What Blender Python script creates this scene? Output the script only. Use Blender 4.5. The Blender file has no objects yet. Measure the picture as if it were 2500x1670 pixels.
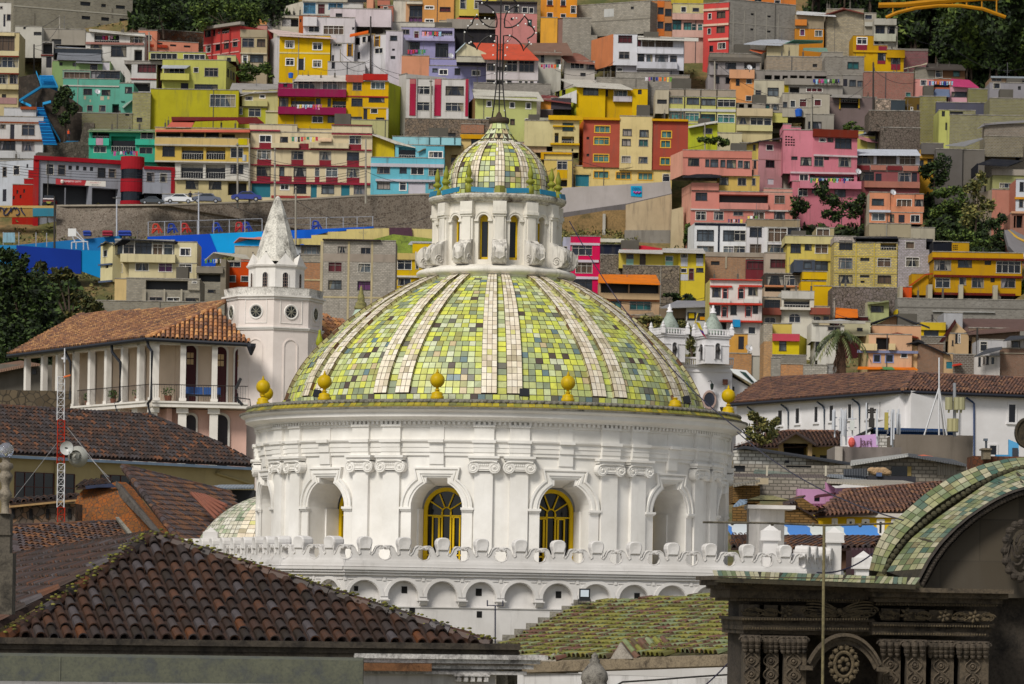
import bpy,math,random
from math import sin,cos,pi,radians,sqrt,atan2
from mathutils import Vector,Matrix
random.seed(7)
SC=bpy.context.scene
COL=SC.collection
FP=9000.0;HX,HY=1250.0,1453.0;TH=radians(1.0);CTH,STH=cos(TH),sin(TH)
cam=bpy.data.cameras.new('camera');cam.sensor_width=36.0;cam.lens=36.0*FP/2500
cam.shift_y=(HY-835.0)/2500;cam.clip_start=1.0;cam.clip_end=4000
cam.dof.use_dof=True;cam.dof.focus_distance=98.0;cam.dof.aperture_fstop=7.0
camo=bpy.data.objects.new('camera',cam);COL.objects.link(camo)
camo.matrix_world=Matrix.Rotation(radians(90),4,'X')@Matrix.Rotation(TH,4,'Z')
SC.camera=camo
SUN_EL,SUN_AZ=radians(42),radians(-150)
world=bpy.data.worlds.new('World');SC.world=world;world.use_nodes=True
wn=world.node_tree;wn.nodes.clear()
wo=wn.nodes.new('ShaderNodeOutputWorld');wb=wn.nodes.new('ShaderNodeBackground');sk=wn.nodes.new('ShaderNodeTexSky')
sk.sky_type='NISHITA';sk.sun_disc=False;sk.sun_elevation=SUN_EL;sk.sun_rotation=SUN_AZ
sk.altitude=2800;sk.air_density=1.0;sk.dust_density=3.5;sk.ozone_density=1.0
wb.inputs['Strength'].default_value=0.095
hs=wn.nodes.new('ShaderNodeHueSaturation');hs.inputs['Saturation'].default_value=0.3
wn.links.new(sk.outputs[0],hs.inputs['Color']);wn.links.new(hs.outputs[0],wb.inputs['Color']);wn.links.new(wb.outputs[0],wo.inputs['Surface'])
sl=bpy.data.lights.new('sun','SUN');sl.energy=2.6;sl.angle=radians(16);sl.color=(1.0,0.95,0.87)
slo=bpy.data.objects.new('sun',sl);COL.objects.link(slo)
sd=Vector((sin(SUN_AZ)*cos(SUN_EL),cos(SUN_AZ)*cos(SUN_EL),sin(SUN_EL)))
slo.rotation_euler=sd.to_track_quat('Z','Y').to_euler()
SC.view_settings.view_transform='Standard';SC.view_settings.look='None'
SC.view_settings.exposure=0.12;SC.view_settings.gamma=1.0
SC.render.engine='CYCLES';SC.cycles.max_bounces=5;SC.cycles.diffuse_bounces=3;SC.cycles.glossy_bounces=2
SC.cycles.use_denoising=True
def P(px,py,D):
 dx,dy=px-HX,HY-py
 return Vector(((dx*CTH-dy*STH)*D/FP,D,(dx*STH+dy*CTH)*D/FP))
def ray(px,py):
 dx,dy=px-HX,HY-py
 return Vector(((dx*CTH-dy*STH)/FP,1.0,(dx*STH+dy*CTH)/FP))
def interp(tab,x):
 if x<=tab[0][0]:a,b=tab[0],tab[1]
 elif x>=tab[-1][0]:a,b=tab[-2],tab[-1]
 else:
  for a,b in zip(tab,tab[1:]):
   if a[0]<=x<=b[0]:break
 return a[1]+(b[1]-a[1])*(x-a[0])/(b[0]-a[0])
DG=[(0,600),(520,535),(700,505),(930,440),(1000,350),(1200,260),(1330,190)]
def Dg(y):return interp(DG,y)
def lin(c):return c/12.92 if c<=0.04045 else((c+0.055)/1.055)**2.4
def hexc(h,k=1.0):
 return tuple(min(0.9,lin(int(h[i:i+2],16)/255.0)*k)for i in(0,2,4))+(1.0,)
def satur(c,k,g=1.0):
 l=.3*c[0]+.59*c[1]+.11*c[2]
 return tuple(min(.86,max(.003,(l+(v-l)*k)*g))for v in c[:3])+(1.0,)
MATS={}
def base(name):
 m=bpy.data.materials.new(name);m.use_nodes=True
 nt=m.node_tree;b=nt.nodes['Principled BSDF']
 return m,nt,b
def N(nt,t,**kw):
 n=nt.nodes.new(t)
 for k,v in kw.items():
  if k in n.inputs:n.inputs[k].default_value=v
  else:setattr(n,k,v)
 return n
def mixc(nt,fac,a,b,mode='MIX'):
 m=nt.nodes.new('ShaderNodeMix');m.data_type='RGBA';m.blend_type=mode
 for sock,v in((m.inputs[0],fac),(m.inputs[6],a),(m.inputs[7],b)):
  if isinstance(v,bpy.types.NodeSocket):nt.links.new(v,sock)
  else:sock.default_value=v
 return m.outputs[2]
def ramp(nt,src,stops,interpn='LINEAR'):
 r=nt.nodes.new('ShaderNodeValToRGB');r.color_ramp.interpolation=interpn
 e=r.color_ramp.elements
 while len(e)<len(stops):e.new(0.5)
 for el,(p,c)in zip(e,stops):el.position=p;el.color=c if len(c)==4 else tuple(c)+(1,)
 nt.links.new(src,r.inputs[0]);return r.outputs[0]
def noise(nt,sc,vec=None,det=4,rough=0.6,dist=0.0):
 n=N(nt,'ShaderNodeTexNoise');n.inputs['Scale'].default_value=sc;n.inputs['Detail'].default_value=det
 n.inputs['Roughness'].default_value=rough;n.inputs['Distortion'].default_value=dist
 if vec is not None:nt.links.new(vec,n.inputs['Vector'])
 return n.outputs['Fac']
def posvec(nt,s=(1,1,1)):
 g=nt.nodes.new('ShaderNodeNewGeometry');mp=nt.nodes.new('ShaderNodeMapping')
 mp.inputs['Scale'].default_value=s;nt.links.new(g.outputs['Position'],mp.inputs['Vector']);return mp.outputs[0]
def dirt_col(nt,colin,dirt,s=1.0,dark=(0.09,0.08,0.065,1)):
 """weather stains with shapes of their own: blotches and drip streaks"""
 n1=noise(nt,0.45*s,posvec(nt),5,0.65)
 c=mixc(nt,ramp(nt,n1,[(0.3,(0.0,)*3),(0.72,(1.0,)*3)]),colin,mixc(nt,1.0,colin,(0.8,0.79,0.77,1),'MULTIPLY'))
 n2=noise(nt,1.6*s,posvec(nt,(1,1,0.12)),5,0.7)
 f=ramp(nt,n2,[(0.60-0.12*dirt,(0,)*3),(0.86-0.1*dirt,(min(1,0.75*dirt+0.1),)*3)])
 return mixc(nt,f,c,dark)
def paint(h,dirt=0.35,rough=0.85,s=1.0,k=1.0):
 key=('p',h,dirt,rough,s,k)
 if key in MATS:return MATS[key]
 m,nt,b=base('paint_'+h)
 nt.links.new(dirt_col(nt,satur(hexc(h,k),1.03,.96),dirt,s),b.inputs['Base Color'])
 b.inputs['Roughness'].default_value=rough;b.inputs['Specular IOR Level'].default_value=.2
 MATS[key]=m;return m
def plain(h,rough=0.6,metal=0.0,k=1.0,var=0.0):
 key=('s',h,rough,metal,k,var)
 if key in MATS:return MATS[key]
 m,nt,b=base('plain_'+h);b.inputs['Base Color'].default_value=hexc(h,k)
 if var:
  n=noise(nt,3.0*var,posvec(nt),4)
  nt.links.new(mixc(nt,ramp(nt,n,[(0.35,(0,)*3),(0.7,(1,)*3)]),hexc(h,k),hexc(h,k*0.6)),b.inputs['Base Color'])
 b.inputs['Roughness'].default_value=rough;b.inputs['Metallic'].default_value=metal
 MATS[key]=m;return m
def block(h,mortar='8a8680',w=0.42,hh=0.21,dirt=0.5,ms=0.03,k=1.0):
 key=('b',h,mortar,w,hh,dirt,k)
 if key in MATS:return MATS[key]
 m,nt,b=base('masonry_'+h)
 uv=N(nt,'ShaderNodeUVMap');br=N(nt,'ShaderNodeTexBrick')
 nt.links.new(uv.outputs[0],br.inputs['Vector'])
 br.inputs['Color1'].default_value=hexc(h,k);br.inputs['Color2'].default_value=hexc(h,0.68*k)
 br.inputs['Mortar'].default_value=hexc(mortar,0.55);br.inputs['Scale'].default_value=1.0
 br.inputs['Mortar Size'].default_value=ms;br.inputs['Brick Width'].default_value=w;br.inputs['Row Height'].default_value=hh
 nt.links.new(dirt_col(nt,br.outputs['Color'],dirt),b.inputs['Base Color'])
 b.inputs['Roughness'].default_value=0.95;b.inputs['Specular IOR Level'].default_value=.15
 MATS[key]=m;return m
def rubble(h1,h2,scale=1.6,gr='3a352e'):
 key=('r',h1,h2,scale)
 if key in MATS:return MATS[key]
 m,nt,b=base('rubble_'+h1)
 v=N(nt,'ShaderNodeTexVoronoi');v.inputs['Scale'].default_value=scale;nt.links.new(posvec(nt),v.inputs['Vector'])
 v2=N(nt,'ShaderNodeTexVoronoi',feature='DISTANCE_TO_EDGE');v2.inputs['Scale'].default_value=scale;nt.links.new(posvec(nt),v2.inputs['Vector'])
 sep=N(nt,'ShaderNodeSeparateColor');nt.links.new(v.outputs['Color'],sep.inputs[0])
 c=mixc(nt,sep.outputs[0],hexc(h1),hexc(h2))
 c=mixc(nt,ramp(nt,v2.outputs['Distance'],[(0.02,(1,)*3),(0.08,(0,)*3)]),c,hexc(gr))
 nt.links.new(dirt_col(nt,c,0.6,0.6),b.inputs['Base Color'])
 b.inputs['Roughness'].default_value=0.95;b.inputs['Specular IOR Level'].default_value=.15
 MATS[key]=m;return m
def stone(h,h2,s=1.0,rough=0.9,bump=0.5):
 key=('st',h,h2,s)
 if key in MATS:return MATS[key]
 m,nt,b=base('stone_'+h)
 n=noise(nt,1.3*s,posvec(nt),8,0.7,0.3)
 c=ramp(nt,n,[(0.32,hexc(h2)),(0.5,hexc(h)),(0.72,hexc(h,1.25))])
 n2=noise(nt,9*s,posvec(nt),6,0.7)
 c=mixc(nt,ramp(nt,n2,[(0.45,(0,)*3),(0.75,(0.75,)*3)]),c,hexc(h2,0.6))
 nt.links.new(c,b.inputs['Base Color']);b.inputs['Roughness'].default_value=rough
 bp=N(nt,'ShaderNodeBump');bp.inputs['Strength'].default_value=bump;bp.inputs['Distance'].default_value=0.03/s
 nt.links.new(n2,bp.inputs['Height']);nt.links.new(bp.outputs[0],b.inputs['Normal'])
 MATS[key]=m;return m
def rndmat(name,stops,rough=0.85,nz=6.0,nzamt=0.35,spec=0.5,bump=0.0,const=True,dark=(0.03,0.025,0.02,1)):
 """colour picked per tile or leaf from the face attribute 'rnd', plus fine wear"""
 if name in MATS:return MATS[name]
 m,nt,b=base(name)
 a=N(nt,'ShaderNodeAttribute',attribute_name='rnd')
 c=ramp(nt,a.outputs['Fac'],stops,'CONSTANT' if const else 'LINEAR')
 n=noise(nt,nz,posvec(nt),6,0.7)
 c=mixc(nt,ramp(nt,n,[(0.42,(0,)*3),(0.8,(nzamt,)*3)]),c,dark)
 nt.links.new(c,b.inputs['Base Color']);b.inputs['Roughness'].default_value=rough
 b.inputs['Specular IOR Level'].default_value=spec
 if bump:
  bp=N(nt,'ShaderNodeBump');bp.inputs['Strength'].default_value=bump;bp.inputs['Distance'].default_value=0.01
  nt.links.new(n,bp.inputs['Height']);nt.links.new(bp.outputs[0],b.inputs['Normal'])
 MATS[name]=m;return m
def H(h,k=1.0):return hexc(h,k)
def HS(t,k=1.0):
 q=t.split();return[(float(q[i]),H(q[i+1],k))for i in range(0,len(q),2)]
def corr(h,dirt=0.5,k=1.0):
 """corrugated sheet"""
 key=('c',h,dirt,k)
 if key in MATS:return MATS[key]
 m,nt,b=base('sheet_'+h)
 uv=N(nt,'ShaderNodeUVMap');w=N(nt,'ShaderNodeTexWave',wave_type='BANDS',bands_direction='X')
 nt.links.new(uv.outputs[0],w.inputs['Vector']);w.inputs['Scale'].default_value=2.2
 c=mixc(nt,w.outputs['Fac'],hexc(h,0.72*k),hexc(h,k))
 nt.links.new(dirt_col(nt,c,dirt,1.5),b.inputs['Base Color']);b.inputs['Roughness'].default_value=0.6
 bp=N(nt,'ShaderNodeBump');bp.inputs['Strength'].default_value=0.6;bp.inputs['Distance'].default_value=0.05
 nt.links.new(w.outputs['Fac'],bp.inputs['Height']);nt.links.new(bp.outputs[0],b.inputs['Normal'])
 MATS[key]=m;return m
def glass(h,rough=0.12):
 key=('g',h)
 if key in MATS:return MATS[key]
 m,nt,b=base('glass_'+h)
 n=noise(nt,0.9,posvec(nt,(1,1,0.5)),3)
 nt.links.new(mixc(nt,ramp(nt,n,[(0.42,(0,)*3),(0.6,(1,)*3)]),hexc(h,.45),hexc(h,0.18)),b.inputs['Base Color']);b.inputs['Specular IOR Level'].default_value=.3
 b.inputs['Roughness'].default_value=rough
 MATS[key]=m;return m
def curtain(h):
 key=('cu',h)
 if key in MATS:return MATS[key]
 m,nt,b=base('curtain_'+h)
 n=noise(nt,4.0,posvec(nt,(1,1,0.05)),3)
 nt.links.new(mixc(nt,ramp(nt,n,[(0.35,(0,)*3),(0.65,(1,)*3)]),hexc(h,.6),hexc(h,0.28)),b.inputs['Base Color'])
 b.inputs['Roughness'].default_value=0.4;b.inputs['Specular IOR Level'].default_value=.25
 MATS[key]=m;return m
ORG={}
def V3(*a):return Vector(a)
class MB:
 def __init__(s):s.v=[];s.f=[];s.r=[];s.m=[]
 def poly(s,pts,r=0.0,m=0):
  i=len(s.v);s.v.extend(pts);s.f.append(tuple(range(i,i+len(pts))));s.r.append(r);s.m.append(m)
 def box(s,o,a,b,c,r=0.0,m=0):
  o,a,b,c=Vector(o),Vector(a),Vector(b),Vector(c)
  i=len(s.v)
  s.v.extend([o,o+a,o+a+b,o+b,o+c,o+a+c,o+a+b+c,o+b+c])
  for q in((0,3,2,1),(4,5,6,7),(0,1,5,4),(1,2,6,5),(2,3,7,6),(3,0,4,7)):
   s.f.append(tuple(i+k for k in q));s.r.append(r);s.m.append(m)
 def abox(s,x0,x1,y0,y1,z0,z1,r=0.0,m=0):
  s.box((x0,y0,z0),(x1-x0,0,0),(0,y1-y0,0),(0,0,z1-z0),r,m)
 def prism(s,pts,vec,r=0.0,m=0):
  n=len(pts);i=len(s.v);vec=Vector(vec)
  s.v.extend([Vector(p)for p in pts]);s.v.extend([Vector(p)+vec for p in pts])
  s.f.append(tuple(range(i+n-1,i-1,-1)));s.f.append(tuple(range(i+n,i+2*n)));s.r+=[r,r];s.m+=[m,m]
  for k in range(n):
   l=(k+1)%n
   s.f.append((i+k,i+l,i+n+l,i+n+k));s.r.append(r);s.m.append(m)
 def loft(s,rings,closed=True,r=0.0,m=0,caps=False):
  n=len(rings[0]);i=len(s.v)
  for g in rings:s.v.extend([Vector(p)for p in g])
  for k in range(len(rings)-1):
   for j in range(n if closed else n-1):
    l=(j+1)%n
    s.f.append((i+k*n+j,i+k*n+l,i+(k+1)*n+l,i+(k+1)*n+j));s.r.append(r);s.m.append(m)
  if caps:
   s.f.append(tuple(i+j for j in range(n-1,-1,-1)));s.f.append(tuple(i+(len(rings)-1)*n+j for j in range(n)));s.r+=[r,r];s.m+=[m,m]
 def tube(s,path,rad,n=6,r=0.0,m=0,caps=True):
  path=[Vector(p)for p in path];rings=[]
  rads=rad if isinstance(rad,(list,tuple))else[rad]*len(path)
  up=Vector((0,0,1))
  for k,p in enumerate(path):
   t=(path[min(k+1,len(path)-1)]-path[max(k-1,0)])
   if t.length<1e-9:t=Vector((0,0,1))
   t.normalize()
   a=t.cross(up)
   if a.length<0.05:a=t.cross(Vector((0,1,0)))
   a.normalize();b=t.cross(a).normalized()
   rings.append([p+(a*cos(2*pi*j/n)+b*sin(2*pi*j/n))*rads[k]for j in range(n)])
  s.loft(rings,True,r,m,caps)
 def lathe(s,prof,c,n=32,a0=0.0,a1=2*pi,r=0.0,m=0,ax=None):
  """profile (radius, height) turned about a vertical axis through c; angle 0 faces the viewer (-Y)"""
  full=abs(a1-a0-2*pi)<1e-6
  k=n if full else n+1
  rings=[[Vector((c[0]+rr*sin(a0+(a1-a0)*j/n),c[1]-rr*cos(a0+(a1-a0)*j/n),c[2]+zz))for j in range(k)]for rr,zz in prof]
  s.loft(rings,full,r,m)
 def ball(s,c,rad,n=12,sz=1.0,r=0.0,m=0):
  pr=[(max(1e-4,rad*sin(pi*k/n)),-rad*sz*cos(pi*k/n))for k in range(n+1)]
  s.lathe(pr,c,n*2 if n>6 else 10,r=r,m=m)
 def build(s,name,mats,parent=None,uv=False,smooth=False,label=None,cat=None,group=None,kind=None,origin=None,jitter=0):
  if not isinstance(mats,(list,tuple)):mats=[mats]
  if parent is not None:org=ORG.get(parent.name,Vector((0,0,0)))
  elif origin is not None:org=Vector(origin)
  elif kind:org=Vector((0,0,0))
  elif s.v:
   xs=[p[0]for p in s.v];ys=[p[1]for p in s.v];zs=[p[2]for p in s.v]
   org=Vector(((min(xs)+max(xs))/2,(min(ys)+max(ys))/2,min(zs)))
  else:org=Vector((0,0,0))
  me=bpy.data.meshes.new(name)
  me.from_pydata([(p[0]-org[0],p[1]-org[1],p[2]-org[2])for p in s.v],[],s.f)
  for mt in mats:me.materials.append(mt)
  if len(mats)>1:me.polygons.foreach_set('material_index',s.m)
  if any(s.r):
   at=me.attributes.new('rnd','FLOAT','FACE');at.data.foreach_set('value',s.r)
  if smooth:me.polygons.foreach_set('use_smooth',[True]*len(s.f))
  if uv:
   ul=me.uv_layers.new(name='UVMap');buf=[0.0]*(2*len(me.loops))
   li=0
   for f in s.f:
    p=[Vector(s.v[k])for k in f]
    nn=(p[1]-p[0]).cross(p[2]-p[0])
    if nn.length>1e-12:nn.normalize()
    if abs(nn.z)>0.92:t=Vector((1,0,0));w=Vector((0,1,0))
    else:
     t=Vector((0,0,1)).cross(nn).normalized();w=nn.cross(t).normalized()
     if t.x<0:t=-t
    for q in p:buf[li]=q.dot(t);buf[li+1]=q.dot(w);li+=2
   ul.data.foreach_set('uv',buf)
  me.update()
  o=bpy.data.objects.new(name,me);COL.objects.link(o)
  if parent is not None:o.parent=parent;ORG[o.name]=org
  else:o.location=org;ORG[o.name]=org
  tag(o,label,cat,group,kind)
  return o
def tag(o,label=None,cat=None,group=None,kind=None):
 if label:o['label']=label
 if cat:o['category']=cat
 if group:o['group']=group
 if kind:o['kind']=kind
def thing(name,label,cat,loc,group=None):
 o=bpy.data.objects.new(name,None);COL.objects.link(o);o.location=loc;o.empty_display_size=0.5
 ORG[o.name]=Vector(loc);tag(o,label,cat,group);return o
def copy_tree(o,loc,label=None,parent=None):
 c=o.copy();COL.objects.link(c)
 if parent is None:c.location=loc
 else:c.parent=parent
 if label:c['label']=label
 for ch in list(o.children):copy_tree(ch,None,None,c)
 return c
def tiles(mb,O,U,Vv,nu,nv,pitch,expo,inside=None,seg=5,rk=0.40,lift=0.35,jit=0.06,m=0,rfn=None,hang=0):
 O,U,Vv=Vector(O),Vector(U).normalized(),Vector(Vv).normalized();Nn=U.cross(Vv).normalized()
 if Nn.z<0:Nn=-Nn
 for i in range(nu):
  jc=random.uniform(-jit,jit)*pitch
  for j in range(-hang,nv):
   uu=(i+0.5)*pitch+jc+random.uniform(-jit,jit)*pitch*0.5;vv=j*expo
   if inside and not inside(uu,vv+expo*0.5):continue
   r0=pitch*rk*random.uniform(0.95,1.05);r1=r0*0.86
   h0=pitch*lift*random.uniform(0.85,1.15);h1=h0*0.25
   rv=rfn(uu,vv)if rfn else random.random()
   a=O+U*uu+Vv*(vv+random.uniform(-.04,.04)*expo);b=O+U*uu+Vv*(vv+expo*1.12)
   g0=[a+U*(-cos(pi*k/seg)*r0)+Nn*(sin(pi*k/seg)*r0+h0*(0.35 if k in(0,seg)else 1)*0.6)for k in range(seg+1)]
   g1=[b+U*(-cos(pi*k/seg)*r1)+Nn*(sin(pi*k/seg)*r1+h1*0.5)for k in range(seg+1)]
   q=max(0.001,rv)
   mb.loft([g0,g1],False,q,m)
   if seg>=4:
    g2=[p+(O+U*uu+Vv*vv+Nn*h0*0.4-p)*0.22 for p in g0]
    mb.loft([g2,g0],False,q*0.9+0.001,m)
TERRA=rndmat('clay_tiles_old',HS('0 3a2d2a .16 4f3a32 .3 453d3e .45 604234 .56 524a4c .68 6c4a38 .8 4a3e3b .93 8a583a',.72),0.8,8,0.6)
TERRA2=rndmat('clay_tiles_brown',[(0,H('7a4f3a')),(.2,H('96614a')),(.4,H('6b4a3c')),(.55,H('a8694a')),(.7,H('855a48')),(.85,H('b67a50'))],0.85,5,0.5)
TERRA3=rndmat('clay_tiles_orange',[(0,H('9a6a48')),(.25,H('b98055')),(.4,H('7a5a4a')),(.55,H('c98a55')),(.7,H('a87858')),(.85,H('d39a62'))],0.85,5,0.45)
UNDER=stone('3c2a22','1d1512',2)
WHITE=paint('f2efe8',0.12,0.8,1.6)
WHITE2=paint('e9e6e2',0.2,0.8,1.2)

DC=(-0.578,100.0,0.0)
def cy(phi,r,z,c=DC):return Vector((c[0]+r*sin(phi),c[1]-r*cos(phi),z))
def D2(a):return radians(a)
GLAZE=[(0,H('d2db62')),(.12,H('c4c75c')),(.24,H('b9c47c')),(.36,H('d3dca6')),(.46,H('dfe15c')),(.55,H('c3c985')),(.64,H('a6b184')),(.71,H('a5a35f')),(.78,H('8b9678')),(.84,H('d6dab8')),(.90,H('6e6c60')),(.925,H('54443f')),(.95,H('6c8488')),(.975,H('cbb78e'))]
CREAM=[(0,H('efe3cb')),(.2,H('e2d3b9')),(.4,H('f3ead6')),(.6,H('d8cdb0')),(.74,H('ece2c8')),(.86,H('c8bc9e')),(.93,H('dcd78c')),(.97,H('b4a88a'))]
SIDET=[(0,H('b9b27c')),(.3,H('9c9668')),(.5,H('c8bf92')),(.7,H('857a52')),(.88,H('6e4a30'))]
MGL=rndmat('glazed_green_tiles',GLAZE,0.46,7,0.4,0.5,0.25,True,(0.12,0.13,0.07,1))
MCR=rndmat('glazed_cream_tiles',CREAM,0.46,6,0.35,0.5,0.2,True,(0.16,0.1,0.07,1))
MSD=rndmat('rib_side_tiles',SIDET,0.4,6,0.5,0.5,0.2)
GROUT=stone('4a4030','1e1a14',3)
CHW=paint('f1eee8',0.10,0.75,2.2)
CHD=paint('f0ebe0',.62,0.85,2.2)
MOLD=stone('807c70','2c2a26',3.0)
YEL=paint('d9b411',0.25,0.5,5)
church=thing('domed_church','white domed church with lime green and cream tiled dome, lantern and arched drum windows','church',(DC[0],DC[1],-3))
def tiled_shell(prof,c,step,pairs,hp,hc,rib_h,name,parent,tile=0.185,a_lim=None,top_band=True,ribcols=3):
 L=[0]
 for a,b in zip(prof,prof[1:]):L.append(L[-1]+sqrt((a[0]-b[0])**2+(a[1]-b[1])**2))
 n=int(round(L[-1]/step));pts=[]
 for k in range(n+1):
  s=L[-1]*k/n;i=0
  while i<len(L)-2 and L[i+1]<s:i+=1
  t=(s-L[i])/(L[i+1]-L[i]);pts.append((prof[i][0]*(1-t)+prof[i+1][0]*t,prof[i][1]*(1-t)+prof[i+1][1]*t))
 for _ in range(3):
  pts=[pts[0]]+[((pts[i-1][0]+2*pts[i][0]+pts[i+1][0])/4,(pts[i-1][1]+2*pts[i][1]+pts[i+1][1])/4)for i in range(1,len(pts)-1)]+[pts[-1]]
 nor=[]
 for i in range(len(pts)):
  a,b=pts[max(0,i-1)],pts[min(len(pts)-1,i+1)]
  tx,tz=b[0]-a[0],b[1]-a[1];l=sqrt(tx*tx+tz*tz);nor.append((tz/l,-tx/l))
 def pt(ph,i,off):
  fi=min(len(pts)-1.001,max(0,i));k=int(fi);t=fi-k
  r=pts[k][0]*(1-t)+pts[k+1][0]*t;z=pts[k][1]*(1-t)+pts[k+1][1]*t
  nr=nor[k][0]*(1-t)+nor[k+1][0]*t;nz=nor[k][1]*(1-t)+nor[k+1][1]*t
  return cy(ph,r+nr*off,z+nz*off,c)
 sh=MB();sh.lathe([(p[0],p[1])for p in pts],c,96)
 sh.build(name,GROUT,parent,smooth=True)
 npair=len(pairs);gap=2*pi/npair
 def row(mb,pa,pb,k,off,cols,g=0.008):
  pa0,pb0=pa(k),pb(k);pa1,pb1=pa(k+1),pb(k+1)
  r=pts[k][0]
  for j in range(cols):
   f0,f1=j/cols,(j+1)/cols
   dg=g/max(.3,r);dk=g/step
   jt=[random.uniform(-.005,.005)for _ in range(4)]
   a=pt(pa0+(pb0-pa0)*f0+dg,k+dk,off+jt[0]);b=pt(pa0+(pb0-pa0)*f1-dg,k+dk,off+jt[1])
   cc=pt(pa1+(pb1-pa1)*f1-dg,k+1-dk,off+jt[2]);d=pt(pa1+(pb1-pa1)*f0+dg,k+1-dk,off+jt[3])
   mb.poly([a,b,cc,d],random.random()*.999+.001)
 for q,p0 in enumerate(pairs):
  pan=MB();chn=MB()
  HPf=lambda k:hp[0]+(hp[1]-hp[0])*(k/n)**1.4
  HCf=lambda k:hc[0]+(hc[1]-hc[0])*k/n
  for k in range(n):
   w=(gap-2*HPf(k))*pts[k][0]
   row(pan,lambda i:p0+HPf(i),lambda i:p0+gap-HPf(i),k,0.012,max(1,round(w/tile)))
   if hc[0]>0:row(chn,lambda i:p0-HCf(i),lambda i:p0+HCf(i),k,0.012,1)
  pan.build('tile_panel',MGL,parent)
  if chn.v:chn.build('tile_channel',MGL,parent)
  rsides=(-1,1)if hc[0]>0 else(0,)
  for sg in rsides:
   rb=MB();body=MB();sd=MB()
   if sg:ia=(lambda i:p0+sg*HCf(i));ib=(lambda i:p0+sg*HPf(i))
   else:ia=(lambda i:p0-HPf(i));ib=(lambda i:p0+HPf(i))
   lo,hi=(ia,ib)if sg>=0 else(ib,ia)
   for k in range(n):
    row(rb,lo,hi,k,rib_h,ribcols,0.006)
    body.poly([pt(lo(k),k,rib_h-.01),pt(hi(k),k,rib_h-.01),pt(hi(k+1),k+1,rib_h-.01),pt(lo(k+1),k+1,rib_h-.01)])
    for e in(lo,hi):
     out=0.004*(1 if e is hi else-1)/max(.3,pts[k][0])
     sd.poly([pt(e(k)+out,k+.06,0),pt(e(k+1)+out,k+.94,0),pt(e(k+1)+out,k+.94,rib_h-.012),pt(e(k)+out,k+.06,rib_h-.012)],random.random()*.99+.001)
     body.poly([pt(e(k),k,0),pt(e(k+1),k+1,0),pt(e(k+1),k+1,rib_h),pt(e(k),k,rib_h)])
   for kk in(0,n):
    body.poly([pt(lo(kk),kk,0),pt(hi(kk),kk,0),pt(hi(kk),kk,rib_h),pt(lo(kk),kk,rib_h)])
   o=rb.build('rib',MCR,parent)
   body.build('rib_core',stone('5a3a2a','2c1a14',4),o);sd.build('rib_side',MSD,o)
 return pts
PH0=D2(2.3);PAIRS=[PH0+k*pi/6 for k in range(12)]
PROF=[(5.66,5.13),(5.60,5.35),(5.50,5.60),(5.30,5.95),(4.97,6.41),(4.66,6.72),(4.38,6.97),(4.08,7.24),(3.76,7.49),(3.44,7.71),(3.10,7.91),(2.80,8.09),(2.50,8.26),(2.2,8.39),(1.96,8.47)]
PROF=[(r-.06,z)for r,z in PROF]
tiled_shell(PROF,DC,0.185,PAIRS,(D2(5.35),D2(7.9)),(D2(1.3),D2(1.5)),0.10,'dome_shell',church)
mb=MB()
for(r,z0,z1)in((5.74,4.95,5.12),):
 nn=190
 for k in range(nn):
  a,b=2*pi*k/nn,2*pi*(k+.93)/nn
  mb.poly([cy(a,r,z0),cy(b,r,z0),cy(b,r,z1),cy(a,r,z1)],random.random()*.99+.001)
for k in range(60):
 a,b=2*pi*k/60,2*pi*(k+.93)/60
 mb.poly([cy(a,2.07,8.36),cy(b,2.07,8.36),cy(b,1.98,8.50),cy(a,1.98,8.50)],.4)
mb.build('foot_course',MGL,church)
mb=MB();mb.lathe([(5.73,4.90),(5.73,5.12),(5.6,5.15)],DC,96);mb.lathe([(2.05,8.36),(1.96,8.50)],DC,64)
mb.build('foot_ring',GROUT,church)
RW=6.30;BAYS=[D2(-12.7+30*k)for k in range(12)]
ZS=2.205
ZSILL=-0.2;ZTOP=4.1
AR=0.68
def wallpt(ph0,x,z,off=0.0):return cy(ph0+x/RW,RW+off,z)
HOOD=[(0.30,0.775)]
def topf(x):
 ax=abs(x);z=sqrt(max(0,AR*AR-ax*ax))
 if ax<=0.275:z=max(z,0.755)
 return ZS+z
dm=MB()
for ph in BAYS:
 xs=[-AR,-.64,-.6,-.54,-.46,-.38,-.32,-.276,-.274,0,.274,.276,.32,.38,.46,.54,.6,.64,AR]
 half=RW*pi/12
 for(a,b)in((-half,-half*.75),(-half*.75,-half*.55),(-half*.55,-AR),(AR,half*.55),(half*.55,half*.75),(half*.75,half)):
  dm.poly([wallpt(ph,a,ZSILL-.6),wallpt(ph,b,ZSILL-.6),wallpt(ph,b,ZTOP),wallpt(ph,a,ZTOP)])
 for a,b in zip(xs,xs[1:]):
  e=1e-4
  za,zb_=topf(a+e),topf(b-e)
  dm.poly([wallpt(ph,a,za),wallpt(ph,b,zb_),wallpt(ph,b,ZTOP),wallpt(ph,a,ZTOP)])
  dm.poly([wallpt(ph,a,ZSILL-.6),wallpt(ph,b,ZSILL-.6),wallpt(ph,b,ZSILL),wallpt(ph,a,ZSILL)])
dm.build('drum_wall',CHW,church)
rec=MB()
DEP=1.05
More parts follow.
